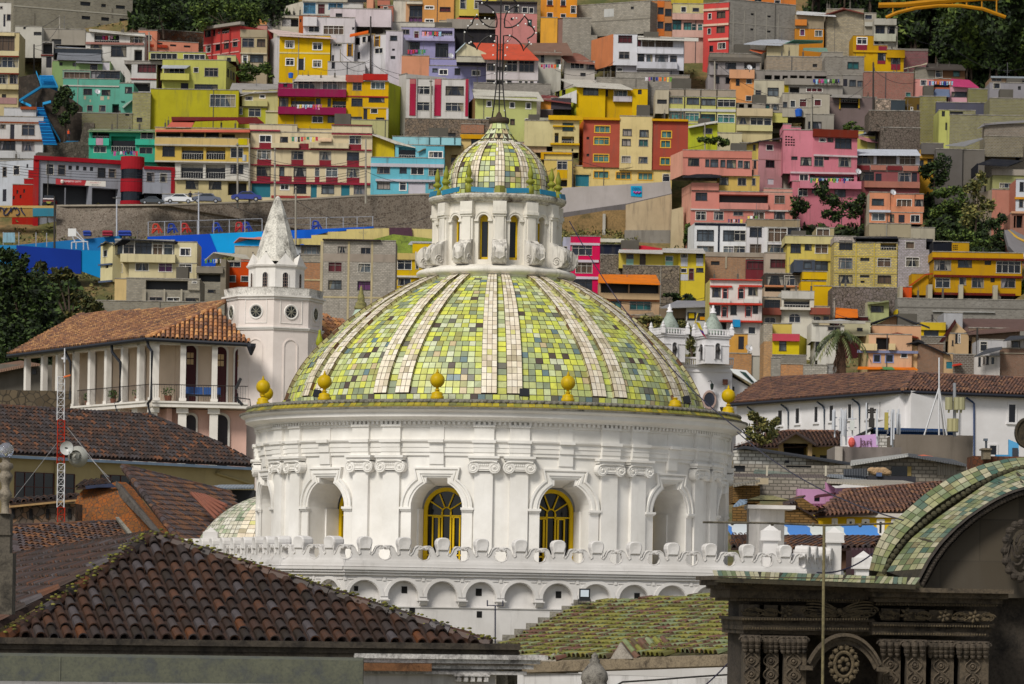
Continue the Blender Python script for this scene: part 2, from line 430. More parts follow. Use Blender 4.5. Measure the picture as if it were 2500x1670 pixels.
for ph in BAYS:
 ex=Vector((cos(ph),sin(ph),0));en=Vector((-sin(ph),cos(ph),0))
 def lp(x,z,d):
  p=wallpt(ph,x,z)
  return p+en*d if d==0 else Vector((DC[0],DC[1],0))+ex*x-en*(RW-d)+Vector((0,0,z))
 path=[(-AR,ZSILL),(-AR,ZS)]+[(-AR*cos(pi*k/16),ZS+AR*sin(pi*k/16))for k in range(1,6)]
 path=[p for p in path if p[0]<-.276]+[(-.275,ZS+.6),(-.275,ZS+.755)]
 full=path+[(-x,z)for x,z in reversed(path)]
 k=.93
 back=[(x*k,min(z,ZS+sqrt(max(0,AR*AR-x*x))*k)if abs(x)<.28 else(ZS+(z-ZS)*k if z>ZS else z))for x,z in full]
 for i in range(len(full)-1):
  (xa,za),(xb,zb_)=full[i],full[i+1];(xc,zc),(xd,zd)=back[i+1],back[i]
  rec.poly([lp(xa,za,0),lp(xb,zb_,0),lp(xc,zc,DEP),lp(xd,zd,DEP)])
 rec.poly([lp(-AR,ZSILL,0),lp(AR,ZSILL,0),lp(AR*k,ZSILL,DEP),lp(-AR*k,ZSILL,DEP)])
 rec.poly([lp(-.9,-.5,DEP+.14),lp(.9,-.5,DEP+.14),lp(.9,3.4,DEP+.14),lp(-.9,3.4,DEP+.14)])
 for sg in(-1,1):
  a=lp(sg*AR,ZSILL,.0);
  rec.box(lp(sg*(AR+.0)-(0.0 if sg>0 else 0),ZSILL,.62),ex*(-sg*.07),en*.5,V3(0,0,ZS-ZSILL-.03))
rec.build('window_recess',CHW,church)
arc=[(cos(a),sin(a))for a in[pi*k/18 for k in range(0,19)]]
outer=[(-.93,-.0)]+[(-.93*cos(a),.93*sin(a)*.96)for a in[D2(d)for d in(8,16,24,32,40,47,54)]]+[(-.60,1.02)]
inner=[(-.66,-.0)]+[(-.66*cos(a),.66*sin(a))for a in[D2(d)for d in(8,17,26,35,44,54,63)]]+[(-.36,.80)]
outer[0]=(-.93,0);inner=inner[:len(outer)]
inner=[(-.672,0)]+[(-.672*cos(D2(d)),.672*sin(D2(d)))for d in(9,19,29,39,49,59,65)]+[(-.38,.80)]
op=outer+[(-x,z)for x,z in reversed(outer)];ip=inner+[(-x,z)for x,z in reversed(inner)]
TT=[(0,0),(0,.05),(.22,.05),(.25,.085),(.55,.085),(.58,.06),(.75,.06),(.8,.11),(1,.11),(1,0)]
moulds=[]
for ph in BAYS:
 mb=MB()
 rings=[]
 for(ix,iz),(ox,oz)in zip(ip,op):
  rings.append([wallpt(ph,ix+(ox-ix)*t,ZS+iz+(oz-iz)*t,pr)for t,pr in TT])
 mb.loft(rings,False)
 for sg in(-1,1):
  for(xa,xb,za,zb_,pr)in((.64,.97,-.06,.0,.13),(.65,.95,-.1,-.06,.09),(.66,.93,-2.2,-.1,.045)):
   q=[wallpt(ph,sg*x,ZS+z,p_)for z in(za,zb_)for(x,p_)in((xa,0),(xa,pr),(xb,pr),(xb,0))]
   mb.loft([q[:4],q[4:]],False,caps=True)
 q=[wallpt(ph,x,z,p_)for z in(ZS+1.02,3.35)for(x,p_)in((-.16,0),(-.19,.06),(.19,.06),(.16,0))]
 mb.loft([q[:4],q[4:]],False,caps=True)
 moulds.append(mb.build('arch_moulding',CHW,church))
DG1=glass('15181c',0.08)
for ph in BAYS:
 ex=Vector((cos(ph),sin(ph),0));en=Vector((-sin(ph),cos(ph),0));O=Vector((DC[0],DC[1],0))-en*(RW-DEP-.04)
 R=.60
 def q(x,z,d=0.0):return O+ex*x+en*d+Vector((0,0,z))
 fr=MB()
 pa=[(-R,-.2)]+[(-R*cos(pi*k/20),ZS-.06+R*sin(pi*k/20))for k in range(21)]+[(R,-.2)]
 pb=[(x*.83,z if z<ZS-.05 else ZS-.06+(z-ZS+.06)*.83)for x,z in pa]
 fr.loft([[q(x,z,.08),q(x,z,-.03),q(x2,z2,-.03),q(x2,z2,.05)]for(x,z),(x2,z2)in zip(pa,pb)],False)
 def bar(x0,z0,x1,z1,w):
  d=Vector((x1-x0,z1-z0));l=d.length;d/=l;n_=Vector((-d.y,d.x))*w/2
  fr.box(q(x0-n_.x,z0-n_.y,-.015),ex*(x1-x0)+V3(0,0,z1-z0),ex*2*n_.x+V3(0,0,2*n_.y),en*.05)
 zt=ZS-.19
 bar(-.5,zt,.5,zt,.035)
 for sx in(-1,1):
  bar(sx*.115,-.2,sx*.115,zt+.1,.04)
  bar(sx*.36,-.2,sx*.36,zt,.035);bar(sx*.19,.2,sx*.19,zt-.04,.05);bar(sx*.14,zt-.03,sx*.36,zt-.03,.05)
  for a in(28,58,76):pass
  for a in(32,68):
   bar(sx*.11*cos(D2(a)),zt+.1+.11*sin(D2(a)),sx*.5*cos(D2(a)),zt+.1+.5*sin(D2(a)),.03)
 bar(-.5,1.0,.5,1.0,.04)
 fr.tube([q(.115*cos(pi*k/8),zt+.1+.115*sin(pi*k/8),.01)for k in range(9)],.02,4)
 f=fr.build('window',YEL,church)
 g=MB();g.prism([q(x*.9,z if z<ZS else ZS+(z-ZS)*.9,.06)for x,z in pa],en*.02)
 g.build('pane',DG1,f)
def cylbox(mb,ph,hw,z0,z1,r0,r1,seg=3,m=0):
 rings=[]
 for z in(z0,z1):
  ring=[cy(ph+(-hw+2*hw*k/seg)/r1,r1,z)for k in range(seg+1)]+[cy(ph+(hw-2*hw*k/seg)/r0,r0,z)for k in range(seg+1)]
  rings.append(ring)
 mb.loft(rings,True,m=m,caps=True)
def lb(ph,r,x,z,out=0.0):
 ex=Vector((cos(ph),sin(ph),0));en=Vector((sin(ph),-cos(ph),0))
 return Vector((DC[0],DC[1],0))+en*(r+out)+ex*x+Vector((0,0,z))
PIL=[]
for p0 in PAIRS:
 for sg in(-1,1):PIL.append(p0+sg*D2(4.05))
for ph in PIL:
 mb=MB();cylbox(mb,ph,.235,-.8,3.12,RW-.05,RW+.10)
 pil=mb.build('pilaster',CHW,church)
 cp=MB()
 cylbox(cp,ph,.40,3.46,3.52,RW-.02,RW+.27);cylbox(cp,ph,.37,3.40,3.46,RW-.02,RW+.22)
 cylbox(cp,ph,.26,3.14,3.36,RW,RW+.17)
 pth=[lb(ph,RW+.2,x,z)for x,z in((-.34,3.36),(-.2,3.385),(0,3.38),(.2,3.385),(.34,3.36))]
 cp.tube(pth,.03,5)
 for k in range(7):
  cp.ball(lb(ph,RW+.17,-.15+.05*k,3.29),.024,4,1.6)
 cp.tube([lb(ph,RW+.17,-.2,3.19),lb(ph,RW+.17,.2,3.19)],.018,5)
 for sx in(-1,1):
  c0=(sx*.272,3.235)
  cp.loft([[lb(ph,RW,c0[0]+.155*cos(2*pi*k/16),c0[1]+.155*sin(2*pi*k/16),d)for k in range(16)]for d in(0,.19)],True,caps=True)
  sp=[]
  for k in range(28):
   a=D2(90)+sx*k*D2(28)*-1;rr=.14*(1-k/30)
   sp.append(lb(ph,RW+.19,c0[0]-rr*cos(a)*-1,c0[1]+rr*sin(a)))
  cp.tube(sp,.016,4)
  cp.ball(lb(ph,RW+.2,c0[0],c0[1]),.03,5)
 cp.build('capital',CHW,pil)
en=MB()
ZF=lambda y,r:(HY-y)*(100-r)/FP
prof=[(RW,3.52),(RW+.05,3.52),(RW+.05,3.60),(RW+.08,3.61),(RW+.08,3.72),(RW+.10,3.73),(RW+.10,3.83),(RW+.16,3.88),(RW+.17,3.92),(RW+.05,3.93),(RW+.05,4.24),(RW+.09,4.25),(RW+.09,4.30),(RW+.09,4.385),(RW+.20,4.39),(RW+.20,4.42),(RW+.36,4.47),(RW+.42,4.50),(RW+.42,4.60),(RW+.50,4.63),(RW+.55,4.66),(RW+.55,4.69)]
en.lathe(prof,DC,144)
for ph in PIL:
 for hw,z0,z1,o in((.27,3.52,3.61,.17),(.27,3.61,3.73,.20),(.27,3.73,3.85,.22),(.30,3.85,3.93,.29),(.255,3.93,4.25,.13),(.28,4.25,4.31,.19)):
  cylbox(en,ph,hw,z0,z1,RW,RW+.05+o*.62)
for ph in BAYS:
 for hw,z0,z1,o in((.185,3.3,3.61,.09),(.185,3.61,3.85,.13),(.2,3.85,3.93,.22),(.185,3.93,4.25,.08)):
  cylbox(en,ph,hw,z0,z1,RW,RW+o)
en.build('entablature',CHW,church)
dn=MB()
nd=12*26
for k in range(nd):
 a=2*pi*(k+.5)/nd
 dn.box(cy(a-.0052,RW+.05,4.31),cy(a+.0052,RW+.05,4.31)-cy(a-.0052,RW+.05,4.31),cy(a,RW+.17,0)-cy(a,RW+.05,0),(0,0,.075))
dn.build('dentils',CHW,church)
mb=MB()
mb.lathe([(RW+.5,4.69),(RW+.585,4.69),(RW+.59,4.735),(RW+.50,4.745)],DC,144);mb.build('coping',MOLD,church)
mb=MB();mb.lathe([(RW+.47,4.74),(RW+.465,4.765),(RW+.44,4.77)],DC,144);mb.build('yellow_band',paint('a08a2c',1,.7,8),church)
mb=MB()
nn=230
for k in range(nn):
 a,b=2*pi*k/nn,2*pi*(k+.93)/nn
 mb.poly([cy(a,RW+.47,4.765),cy(b,RW+.47,4.765),cy(b,RW+.36,4.86),cy(a,RW+.36,4.86)],random.choice((.05,.15,.4,.5,.72,.72,.78)))
mb.build('sloped_tile_course',rndmat('mossy_rim_tiles',[(0,H('8f8f3c')),(.3,H('a8a04a')),(.5,H('77774a')),(.7,H('b0a030')),(.85,H('5c6050'))],.5,5,.8),church)
mb=MB();mb.lathe([(RW+.455,4.755),(RW+.35,4.855)],DC,96)
for k in range(nn):
 a=2*pi*k/nn
 j=random.uniform(-.008,.008)
 mb.ball(cy(a,RW+.33+j,4.895+j),.083,6,.62)
mb.lathe([(RW+.38,4.86),(RW+.39,4.9),(RW+.3,4.95),(RW+.1,4.93),(5.7,4.93)],DC,96)
mb.build('roll_moulding',MOLD,church,smooth=True)
FIN=paint('cfae1a',.75,.45,5)
for k,a in enumerate([-12.7+30*i for i in range(12)]):
 ph=D2(a);c=cy(ph,RW+.13,4.93)
 mb=MB()
 mb.lathe([(.0,0),(.17,0),(.17,.1),(.14,.11),(.15,.15),(.13,.19),(.06,.215),(.05,.24),(.09,.25),(.05,.27),(.0,.27)],c,12)
 ball=a not in(47.3,)and a!=107.3
 if ball:
  mb.lathe([(.045,.26),(.04,.31),(.06,.33)],c,10)
  mb.ball((c[0],c[1],c[2]+.50),.188,12)
  mb.lathe([(.03,.68),(.05,.70),(.02,.73),(.03,.75),(.001,.80)],c,8)
 mb.build('finial',FIN,church,smooth=True,label=None if ball else 'finial foot whose ball is missing')
lz=8.5
mb=MB()
mb.lathe([(1.95,lz-.1),(2.0,lz+.0),(2.02,lz+.04),(2.10,lz+.06),(2.16,lz+.11),(2.17,lz+.17),(2.12,lz+.22),(2.02,lz+.25),(1.98,lz+.27),(1.9,lz+.30),(1.5,lz+.31)],DC,96)
mb.build('lantern_base',CHD,church,smooth=True)
RL=1.62;LB=[D2(-12.7+30*k)for k in range(12)];z0,z1=8.75,10.50
lw=MB();aw=.135;zsp=10.02;zsl=8.95
for ph in LB:
 half=RL*pi/12
 def wp(x,z,o=0.0):return cy(ph+x/RL,RL+o,z)
 xs=[-aw*cos(pi*k/10)for k in range(11)]
 lw.poly([wp(-half,z0),wp(-aw,z0),wp(-aw,z1),wp(-half,z1)]);lw.poly([wp(aw,z0),wp(half,z0),wp(half,z1),wp(aw,z1)])
 for a,b in zip(xs,xs[1:]):
  fa,fb=zsp+sqrt(max(0,aw*aw-a*a)),zsp+sqrt(max(0,aw*aw-b*b))
  lw.poly([wp(a,fa),wp(b,fb),wp(b,z1),wp(a,z1)]);lw.poly([wp(a,z0),wp(b,z0),wp(b,zsl),wp(a,zsl)])
  e=cy(ph,1,0)-cy(ph,1.3,0)
  lw.poly([wp(a,fa),wp(b,fb),wp(b,fb)+e,wp(a,fa)+e])
 e=cy(ph,1,0)-cy(ph,1.3,0)
 for sx in(-1,1):lw.poly([wp(sx*aw,zsl),wp(sx*aw,zsp),wp(sx*aw,zsp)+e,wp(sx*aw,zsl)+e])
 lw.poly([wp(-aw,zsl),wp(aw,zsl),wp(aw,zsl)+e,wp(-aw,zsl)+e])
 rr=[[wp(-q*cos(t),zsp+q*sin(t),o)for q,o in((aw,0),(aw,.03),(aw+.05,.03),(aw+.055,.05),(aw+.09,.05),(aw+.09,0))]for t in[pi*k/12 for k in range(13)]]
 lw.loft(rr,False)
 for sx in(-1,1):
  q=[wp(sx*x,z,o)for z in(zsp-.05,zsp)for x,o in((aw-.01,0),(aw-.01,.06),(aw+.11,.06),(aw+.11,0))]
  lw.loft([q[:4],q[4:]],False,caps=True)
lw.build('lantern_wall',CHD,church)
for ph in LB:
 exx=Vector((cos(ph),sin(ph),0));enn=Vector((-sin(ph),cos(ph),0));O=Vector((DC[0],DC[1],0))-enn*(RL-.2)
 fr=MB();pa=[(-.13,8.95)]+[(-.13*cos(pi*k/10),zsp+.13*sin(pi*k/10))for k in range(11)]+[(.13,8.95)]
 pb=[(-.085,9.02),(-.085,9.98)]+[(-.085+.17*k/8,9.98)for k in range(1,9)]+[(.085,9.98),(.085,9.02)]
 pb=[(-.085,9.02)]+[(-.085+.17*k/10,9.98)for k in range(11)]+[(.085,9.02)]
 fr.loft([[O+exx*x+V3(0,0,z)+enn*.03,O+exx*x+V3(0,0,z)-enn*.02,O+exx*x2+V3(0,0,z2)-enn*.02,O+exx*x2+V3(0,0,z2)+enn*.03]for(x,z),(x2,z2)in zip(pa,pb)],False)
 fr.box(O+exx*-.13+V3(0,0,8.95)-enn*.02,exx*.26,enn*.05,V3(0,0,.08))
 f=fr.build('lantern_window',paint('d8b52c',.2,.5,6),church)
 g=MB();g.box(O+exx*-.1+V3(0,0,9.0)+enn*.01,exx*.2,enn*.03,V3(0,0,1.0));g.build('pane',glass('2a3038'),f)
for k in range(12):
 ph=PH0+k*pi/6;mb=MB()
 def c2(mb,hw,za,zb_,ro,ri=RL-.02,seg=2):
  rings=[[cy(ph+(-hw+2*hw*j/seg)/ro,ro,z)for j in range(seg+1)]+[cy(ph+(hw-2*hw*j/seg)/ri,ri,z)for j in range(seg+1)]for z in(za,zb_)]
  mb.loft(rings,True,caps=True)
 c2(mb,.17,8.75,10.1,RL+.10);c2(mb,.12,8.75,10.1,RL+.14)
 for za,zb_,o,hw in((10.1,10.16,.16,.18),(10.16,10.24,.2,.19),(10.24,10.5,.17,.18)):c2(mb,hw,za,zb_,RL+o)
 mb.build('lantern_pilaster',CHD,church)
 vb=MB();O=Vector((DC[0],DC[1],0));en_=Vector((sin(ph),-cos(ph),0));ex_=Vector((cos(ph),sin(ph),0))
 def vp(r,x,z):return O+en_*r+ex_*x+V3(0,0,z)
 out=[(1.70,8.80),(1.95,8.80),(2.08,8.84),(2.15,8.95),(2.17,9.1),(2.13,9.22),(2.05,9.33),(1.95,9.39),(1.86,9.37),(1.80,9.45),(1.7,9.5)]
 n_=len(out)
 for(xa,xb,sc)in((-.19,.19,1.0),(-.155,.155,1.04),(-.07,.07,1.07)):
  vb.prism([vp(1.7+(r-1.7)*sc,xa,z)for r,z in out],ex_*(xb-xa))
 for sx in(-1,1):
  sp=[vp(1.93+.13*(1-t/26)*cos(t*.5),sx*.2,8.97+.13*(1-t/26)*sin(t*.5))for t in range(24)]
  vb.tube(sp,.018,4);
 vb.tube([vp(2.19,x,z)for x,z in((-.14,9.25),(-.13,9.0),(0,8.92),(.13,9.0),(.14,9.25))],.02,5)
 vb.build('scroll',paint('e6e1d8',1.25,.85,4),church)
mb=MB()
mb.lathe([(RL,10.48),(RL+.08,10.5),(RL+.1,10.54),(RL+.16,10.56),(RL+.22,10.6),(RL+.25,10.66),(RL+.25,10.7),(RL+.1,10.73),(1.3,10.75)],DC,72)
mb.build('lantern_cornice',stone('d9d4c8','4a3a34',2.0,0.85,.3),church)
LP=[(1.40,10.74),(1.405,10.95),(1.40,11.12),(1.37,11.36),(1.28,11.62),(1.14,11.84),(.96,12.02),(.78,12.15),(.60,12.24)]
tiled_shell([(r-.04,z)for r,z in LP],DC,0.15,[D2(2.3+30*k)for k in range(12)],(D2(5.3),D2(6.5)),(0,0),0.05,'lantern_dome_shell',church,0.15,ribcols=3)
cap=MB();cp2=MB()
CP=[(.70,12.20),(.62,12.25),(.50,12.34),(.38,12.48),(.29,12.62),(.23,12.80)]
cap.lathe([(r-.012,z)for r,z in CP],DC,32)
cap.build('cap_core',GROUT,church)
for k in range(12):
 for j in range(len(CP)-1):
  a,b=D2(2.3+15)+2*pi*k/12,D2(2.3+15)+2*pi*(k+.92)/12
  cp2.poly([cy(a,CP[j][0],CP[j][1]),cy(b,CP[j][0],CP[j][1]),cy(b,CP[j+1][0],CP[j+1][1]-.01),cy(a,CP[j+1][0],CP[j+1][1]-.01)],random.choice((.4,.38,.5,.85,.3,.99,.56)))
cp2.build('cap_tiles',MGL,church)
mb=MB();mb.lathe([(.5,12.17),(.72,12.16),(.73,12.19),(.68,12.23)],DC,32);mb.build('cap_rim',CHD,church)
IRON=plain('120c0a',.6)
mb=MB();mb.lathe([(.2,12.76),(.27,12.79),(.285,12.84),(.28,12.92),(.24,12.94),(.1,12.95),(.06,13.05),(.01,13.12)],DC,24);mb.build('collar',stone('4a3c2c','1a1410',6),church,smooth=True)
for k,a in enumerate([2.3+30*i for i in range(12)]):
 if k==0:
  mb=MB();c=cy(D2(a),1.62,10.72);mb.lathe([(.001,0),(.13,0),(.13,.2),(.001,.2)],c,4);mb.build('pinnacle',paint('9a9a50',.8,.7,6),church,label='bare pinnacle foot without its spire');continue
 mb=MB();c=cy(D2(a),1.64,10.70)
 mb.lathe([(.001,0),(.10,0),(.10,.24),(.045,.26),(.06,.30),(.115,.34),(.12,.38),(.07,.42),(.045,.45),(.06,.47),(.075,.53),(.078,.58),(.05,.68),(.028,.76),(.032,.78),(.012,.8),(.001,.82)],c,12)
 mb.build('pinnacle',paint('8e9238',.7,.5,6),church,smooth=True)
for k in range(12):
 ph=D2(-12.7+30*k);ex_=Vector((cos(ph),sin(ph),0));en_=Vector((sin(ph),-cos(ph),0));O=Vector((DC[0],DC[1],0))+en_*(1.80+.02*(k%3))+V3(0,0,10.72)
 tl=(.02,-.015,.01,-.03)[k%4]
 mb=MB();mb.box(O-ex_*.31+V3(0,0,tl),ex_*.62+V3(0,0,-2*tl),en_*.03,V3(0,0,.135)-en_*.03);mb.build('blue_board',paint('2f7fa0',.5,.55,6),church)
cr=MB()
SX=100.0/FP
def cp_(x,y,d=0.0):
 v=P(x,y,100.0);return Vector((v[0]-P(1223.5,y,100.0)[0]+DC[0]+0,100.0+d,v[2]))
def ofs(x,y,d=0.0):
 return Vector((DC[0]+x*SX,100.0+d,(HY-y)*SX))
half=[(7,208),(7,165),(7,118),(7.5,88),(18,87),(28,89),(38,95),(47,103),(54,114),(57,124),(60,117),(68,108),(69,100),(66,94),(76,88),(82,81),(83,75),(78,66),(70,61),(68,54),(66,48),(58,39),(53,46),(46,55),(37,62),(27,67),(16,68),(10,67),(9,56),(10,45),(13,35),(19,25),(28,18),(38,13),(41,9),(36,4),(30,-1),(22,-4),(14,-6),(10,-10),(4,-18),(0,-24)]
for sx in(-1,1):
 cr.tube([ofs(sx*x,y)for x,y in half],.022,6)
 for d in(-1,1):
  cr.tube([ofs(sx*7,130,0),ofs(sx*7,165,d*.06),ofs(sx*8,210,d*.1),ofs(sx*12,250,d*.14),ofs(sx*17,291,d*.18)],.017,5)
cr.tube([ofs(0,-24),ofs(0,275)],.018,6)
for y,w in((123,7),(150,7),(176,7),(202,7),(227,9),(255,12)):cr.tube([ofs(-w,y),ofs(w,y)],.009,5)
for y in(165,198):cr.box(ofs(-7,y+8),(14*SX,0,0),(0,.03,0),(0,0,16*SX*.6))
cr.tube([ofs(30*cos(2*pi*k/20),78+32*sin(2*pi*k/20),.02)for k in range(21)],.005,4)
for s1 in(-1,1):cr.tube([ofs(s1*28,84,.02),ofs(-s1*10,130,.02)],.005,4)
cross=cr.build('iron_cross',IRON,church)
for sx in(-1,1):
 for x,y in((16,272),(14,205),(14,182),(14,160),(14,137),(15,115),(16,104),(85,82),(72,52),(70,104),(60,36),(44,12),(40,64),(36,46),(24,88),(20,30),(60,60),(74,108),(80,66),(30,48)):
  bulb=MB();bulb.ball(ofs(sx*x+random.uniform(-3,3),y+random.uniform(-3,3),-.03),.026,5);bulb.build('light_bulb',plain('e6e4e0',.2),cross)
fls=[]
for k,(a,tilt,lab)in enumerate(((-45.5,.5,'small black floodlight on the dome rim beside the second yellow ball from the left'),(7.2,0.1,'black floodlight seen from behind at the middle of the dome rim'),(52,-.5,'black floodlight on the dome rim beside the broken yellow finial'),(101,-.3,'black floodlight half hidden behind the rim at the right end'))):
 ph=D2(a);c=cy(ph,RW+.1,4.95);t=thing('floodlight',lab,'floodlight',c,'floodlights along the dome rim')
 ex_=Vector((cos(ph),sin(ph),0));en_=Vector((-sin(ph),cos(ph),0));mb=MB()
 up=(V3(0,0,1)+en_*.35).normalized();nn=ex_.cross(up)
 mb.box(c+V3(0,0,.1)-ex_*.12,ex_*.24+V3(0,0,-.24*tilt*.3),up*.2,nn*.06);mb.build('lamp_housing',plain('14161c',.4),t)
 mb=MB();mb.tube([c-ex_*.1,c-ex_*.13+V3(0,0,.15)],.012,5);mb.tube([c+ex_*.1,c+ex_*.13+V3(0,0,.15)],.012,5);mb.tube([c-ex_*.1,c+ex_*.1],.012,5);mb.build('bracket',plain('1c2030',.5),t)
WA,WB=P(843,1378,90.0),P(1962,1378,92.6)
WL,WLL=P(693,1378,91.6),P(432,1378,101.0)
WR=P(2052,1378,97.0)
BASEP=[Vector((p.x,p.y,0))for p in(WLL,WL,WA,WB,WR)]
ZB=.76
CHL=paint('e4e1de',.3,.8,2.0)
def seg_frame(a,b):
 d=(b-a);L=d.length;d.normalize();n=Vector((d.y,-d.x,0));return L,d,n
wall=MB();crestm=[]
for si in range(4):
 a,b=BASEP[si],BASEP[si+1];L,d,n=seg_frame(a,b)
 def wq(s,z,o=0.0):return a+d*s+n*o+V3(0,0,z)
 npit=max(1,round(L/.985));pit=L/npit
 for z0_,z1_,o in((ZB-.02,ZB+.03,.07),(ZB-.12,ZB-.02,.10),(ZB-.20,ZB-.13,.16),(ZB-.26,ZB-.21,.12),(ZB-.33,ZB-.27,.07)):
  wall.box(wq(-.06,z0_,-.3),d*(L+.12),n*(o+.3),V3(0,0,z1_-z0_))
 rr=.375;zs=-.08;zt=ZB-.33
 for k in range(npit):
  s0=k*pit;sc=s0+pit/2;xs=[-rr*cos(pi*j/14)for j in range(15)]
  for u0,u1 in((s0,sc-rr),(sc+rr,s0+pit)):
   wall.poly([wq(u0,-.18),wq(u1,-.18),wq(u1,zt),wq(u0,zt)])
  for x0_,x1_ in zip(xs,xs[1:]):
   f0,f1=zs+sqrt(max(0,rr*rr-x0_*x0_)),zs+sqrt(max(0,rr*rr-x1_*x1_))
   wall.poly([wq(sc+x0_,f0),wq(sc+x1_,f1),wq(sc+x1_,zt),wq(sc+x0_,zt)])
   wall.poly([wq(sc+x0_,f0),wq(sc+x1_,f1),wq(sc+x1_,f1,-.2),wq(sc+x0_,f0,-.2)])
  for sx in(-1,1):wall.poly([wq(sc+sx*rr,-.18),wq(sc+sx*rr,zs),wq(sc+sx*rr,zs,-.2),wq(sc+sx*rr,-.18,-.2)])
  wall.loft([[wq(sc-q_*cos(t),zs+q_*sin(t),o)for q_,o in((rr+.02,0),(rr+.02,.025),(rr+.11,.025),(rr+.11,0))]for t in[pi*j/14 for j in range(15)]],False)
  wall.box(wq(s0+.07,zt-.11,0),d*(pit-.14),n*.02,V3(0,0,.03))
  wall.box(wq(s0-.035,zt-.13,0),d*.07,n*.022,V3(0,0,.12))
  pr_=[(0,-.16),(.13,-.16),(.12,-.22),(.07,-.29),(0,-.30)]
  wall.prism([wq(s0-.1,z,o)for o,z in pr_],d*.2)
  wall.box(wq(s0-.12,-.18,0),d*.24,n*.16,V3(0,0,.03))
 wall.poly([wq(0,-6,-.2),wq(L,-6,-.2),wq(L,zt,-.2),wq(0,zt,-.2)])
 wall.poly([wq(0,-6,0.0),wq(L,-6,0.0),wq(L,-.33,0.0),wq(0,-.33,0.0)])
 wall.box(wq(0,-.345,0),d*L,n*.03,V3(0,0,.025))
 wall.poly([wq(0,-.33,-.2),wq(L,-.33,-.2),wq(L,-.33,.0),wq(0,-.33,.0)])
 out=[(-.5,.0),(-.5,.035),(-.43,.05),(-.37,.10),(-.335,.18),(-.335,.26),(-.36,.31),(-.41,.33),(-.43,.37),(-.40,.41),(-.34,.415),(-.28,.38),(-.24,.30),(-.21,.23),(-.18,.215),(-.15,.26),(-.155,.36),(-.18,.45),(-.175,.53),(-.13,.595),(-.05,.62)]
 outl=out+[(-x,z)for x,z in reversed(out)]
 for k in range(npit):
  c=MB();sc=k*pit+pit/2;f=pit
  c.prism([wq(sc+x*f,ZB+z,-.16)for x,z in outl],n*.17)
  bp_=[(-.13,.3),(-.155,.38),(-.178,.46),(-.17,.54),(-.125,.595),(-.05,.62),(.05,.62),(.125,.595),(.17,.54),(.178,.46),(.155,.38),(.13,.3)]
  c.loft([[wq(sc+(x*q_)*f,ZB+.48+(z-.48)*q_,o_)for x,z in bp_]for q_,o_ in((.9,-.3),(1,-.25),(1,.03),(.86,.055),(.3,.04))],True,caps=True)
  for sx in(-1,1):
   c.tube([wq(sc+sx*x*f,ZB+z,.02)for x,z in((.45,.345),(.41,.325),(.385,.35),(.41,.385),(.44,.37),(.42,.40),(.34,.40),(.27,.35),(.22,.24),(.16,.17),(.12,.2))],.013,5)
   c.tube([wq(sc+sx*x*f,ZB+z,.025)for x,z in((.12,.2),(.15,.34),(.16,.46),(.13,.54),(.06,.565),(0,.54))],.014,5)
   c.tube([wq(sc+sx*x*f,ZB+z,.01)for x,z in((.36,.28),(.325,.2),(.36,.11),(.43,.065),(.5,.05))],.012,5)
   c.tube([wq(sc+sx*x*f,ZB+.37,-.30)if 0 else wq(sc+sx*.42*f,ZB+.36,t)for x,t in((0,.02),(0,-.32))],0.055,8)
  c.build('parapet_crest',CHL,church)
wall.build('base_wall',CHL,church)
mb=MB()
pts=[p+V3(0,0,ZB+.04)for p in BASEP];pts=pts+[V3(pts[-1].x,108,ZB+.04),V3(pts[0].x,108,ZB+.04)]
mb.prism(pts,(0,0,-.12));mb.build('terrace',CHL,church)
a,b=BASEP[2],BASEP[3];L,d,n=seg_frame(a,b)
mb=MB()
for x,y,w in((873,1437,10),(991,1440,14),(1173,1446,15),(1368,1452,14),(1560,1456,14),(1006,1491,14),(1170,1500,13)):
 rr_=ray(x,y);t=(a.x*n.x+a.y*n.y)/(rr_.x*n.x+rr_.y*n.y);p=rr_*t
 mb.box(p-d*w*.005-V3(0,0,w*.006)-n*(.21 if y<1470 else .01),d*w*.01,n*.02,V3(0,0,w*.012))
mb.build('vent_hole',plain('0a0a0a',.9),church)
mb=MB();
for x0_,x1_,yt,DD,nm in((1829,1916,1222,99,'big'),):
 A,B=P(x0_,yt+20,DD),P(x1_,yt+20,DD+.6);w=(B-A).length
 mb.box((A.x,A.y,-2),(B-A)*.28+V3(0,-.25,0),(0,.0001+.9,0),(0,0,A.z+2));mb.box(A+(B-A)*.28+V3(0,-.25,-A.z-2),(B-A)*.72+V3(0,.3,0),(0,.8,0),(0,0,A.z+2))
 mb.box((A.x-.06,A.y-.35,A.z),(w+.12,.1,0),(0,1.5,0),(0,0,.1))
mb.build('stair_turret',paint('e3ded8',.55,.85,3),church)
mb=MB();A=P(1826,1222,99);B=P(1919,1222,99.4);cx_=(A.x+B.x)/2
mb.loft([[V3(A.x-.03,A.y-.4,A.z+.02),V3(B.x+.03,A.y-.4,A.z+.02),V3(B.x+.03,A.y+1.1,A.z+.02),V3(A.x-.03,A.y+1.1,A.z+.02)],[V3(cx_-.15,A.y+.3,A.z+.16),V3(cx_+.15,A.y+.3,A.z+.16),V3(cx_+.15,A.y+.5,A.z+.16),V3(cx_-.15,A.y+.5,A.z+.16)]],True,caps=True)
mb.build('turret_cap',stone('9a9468','3a3826',3),church)
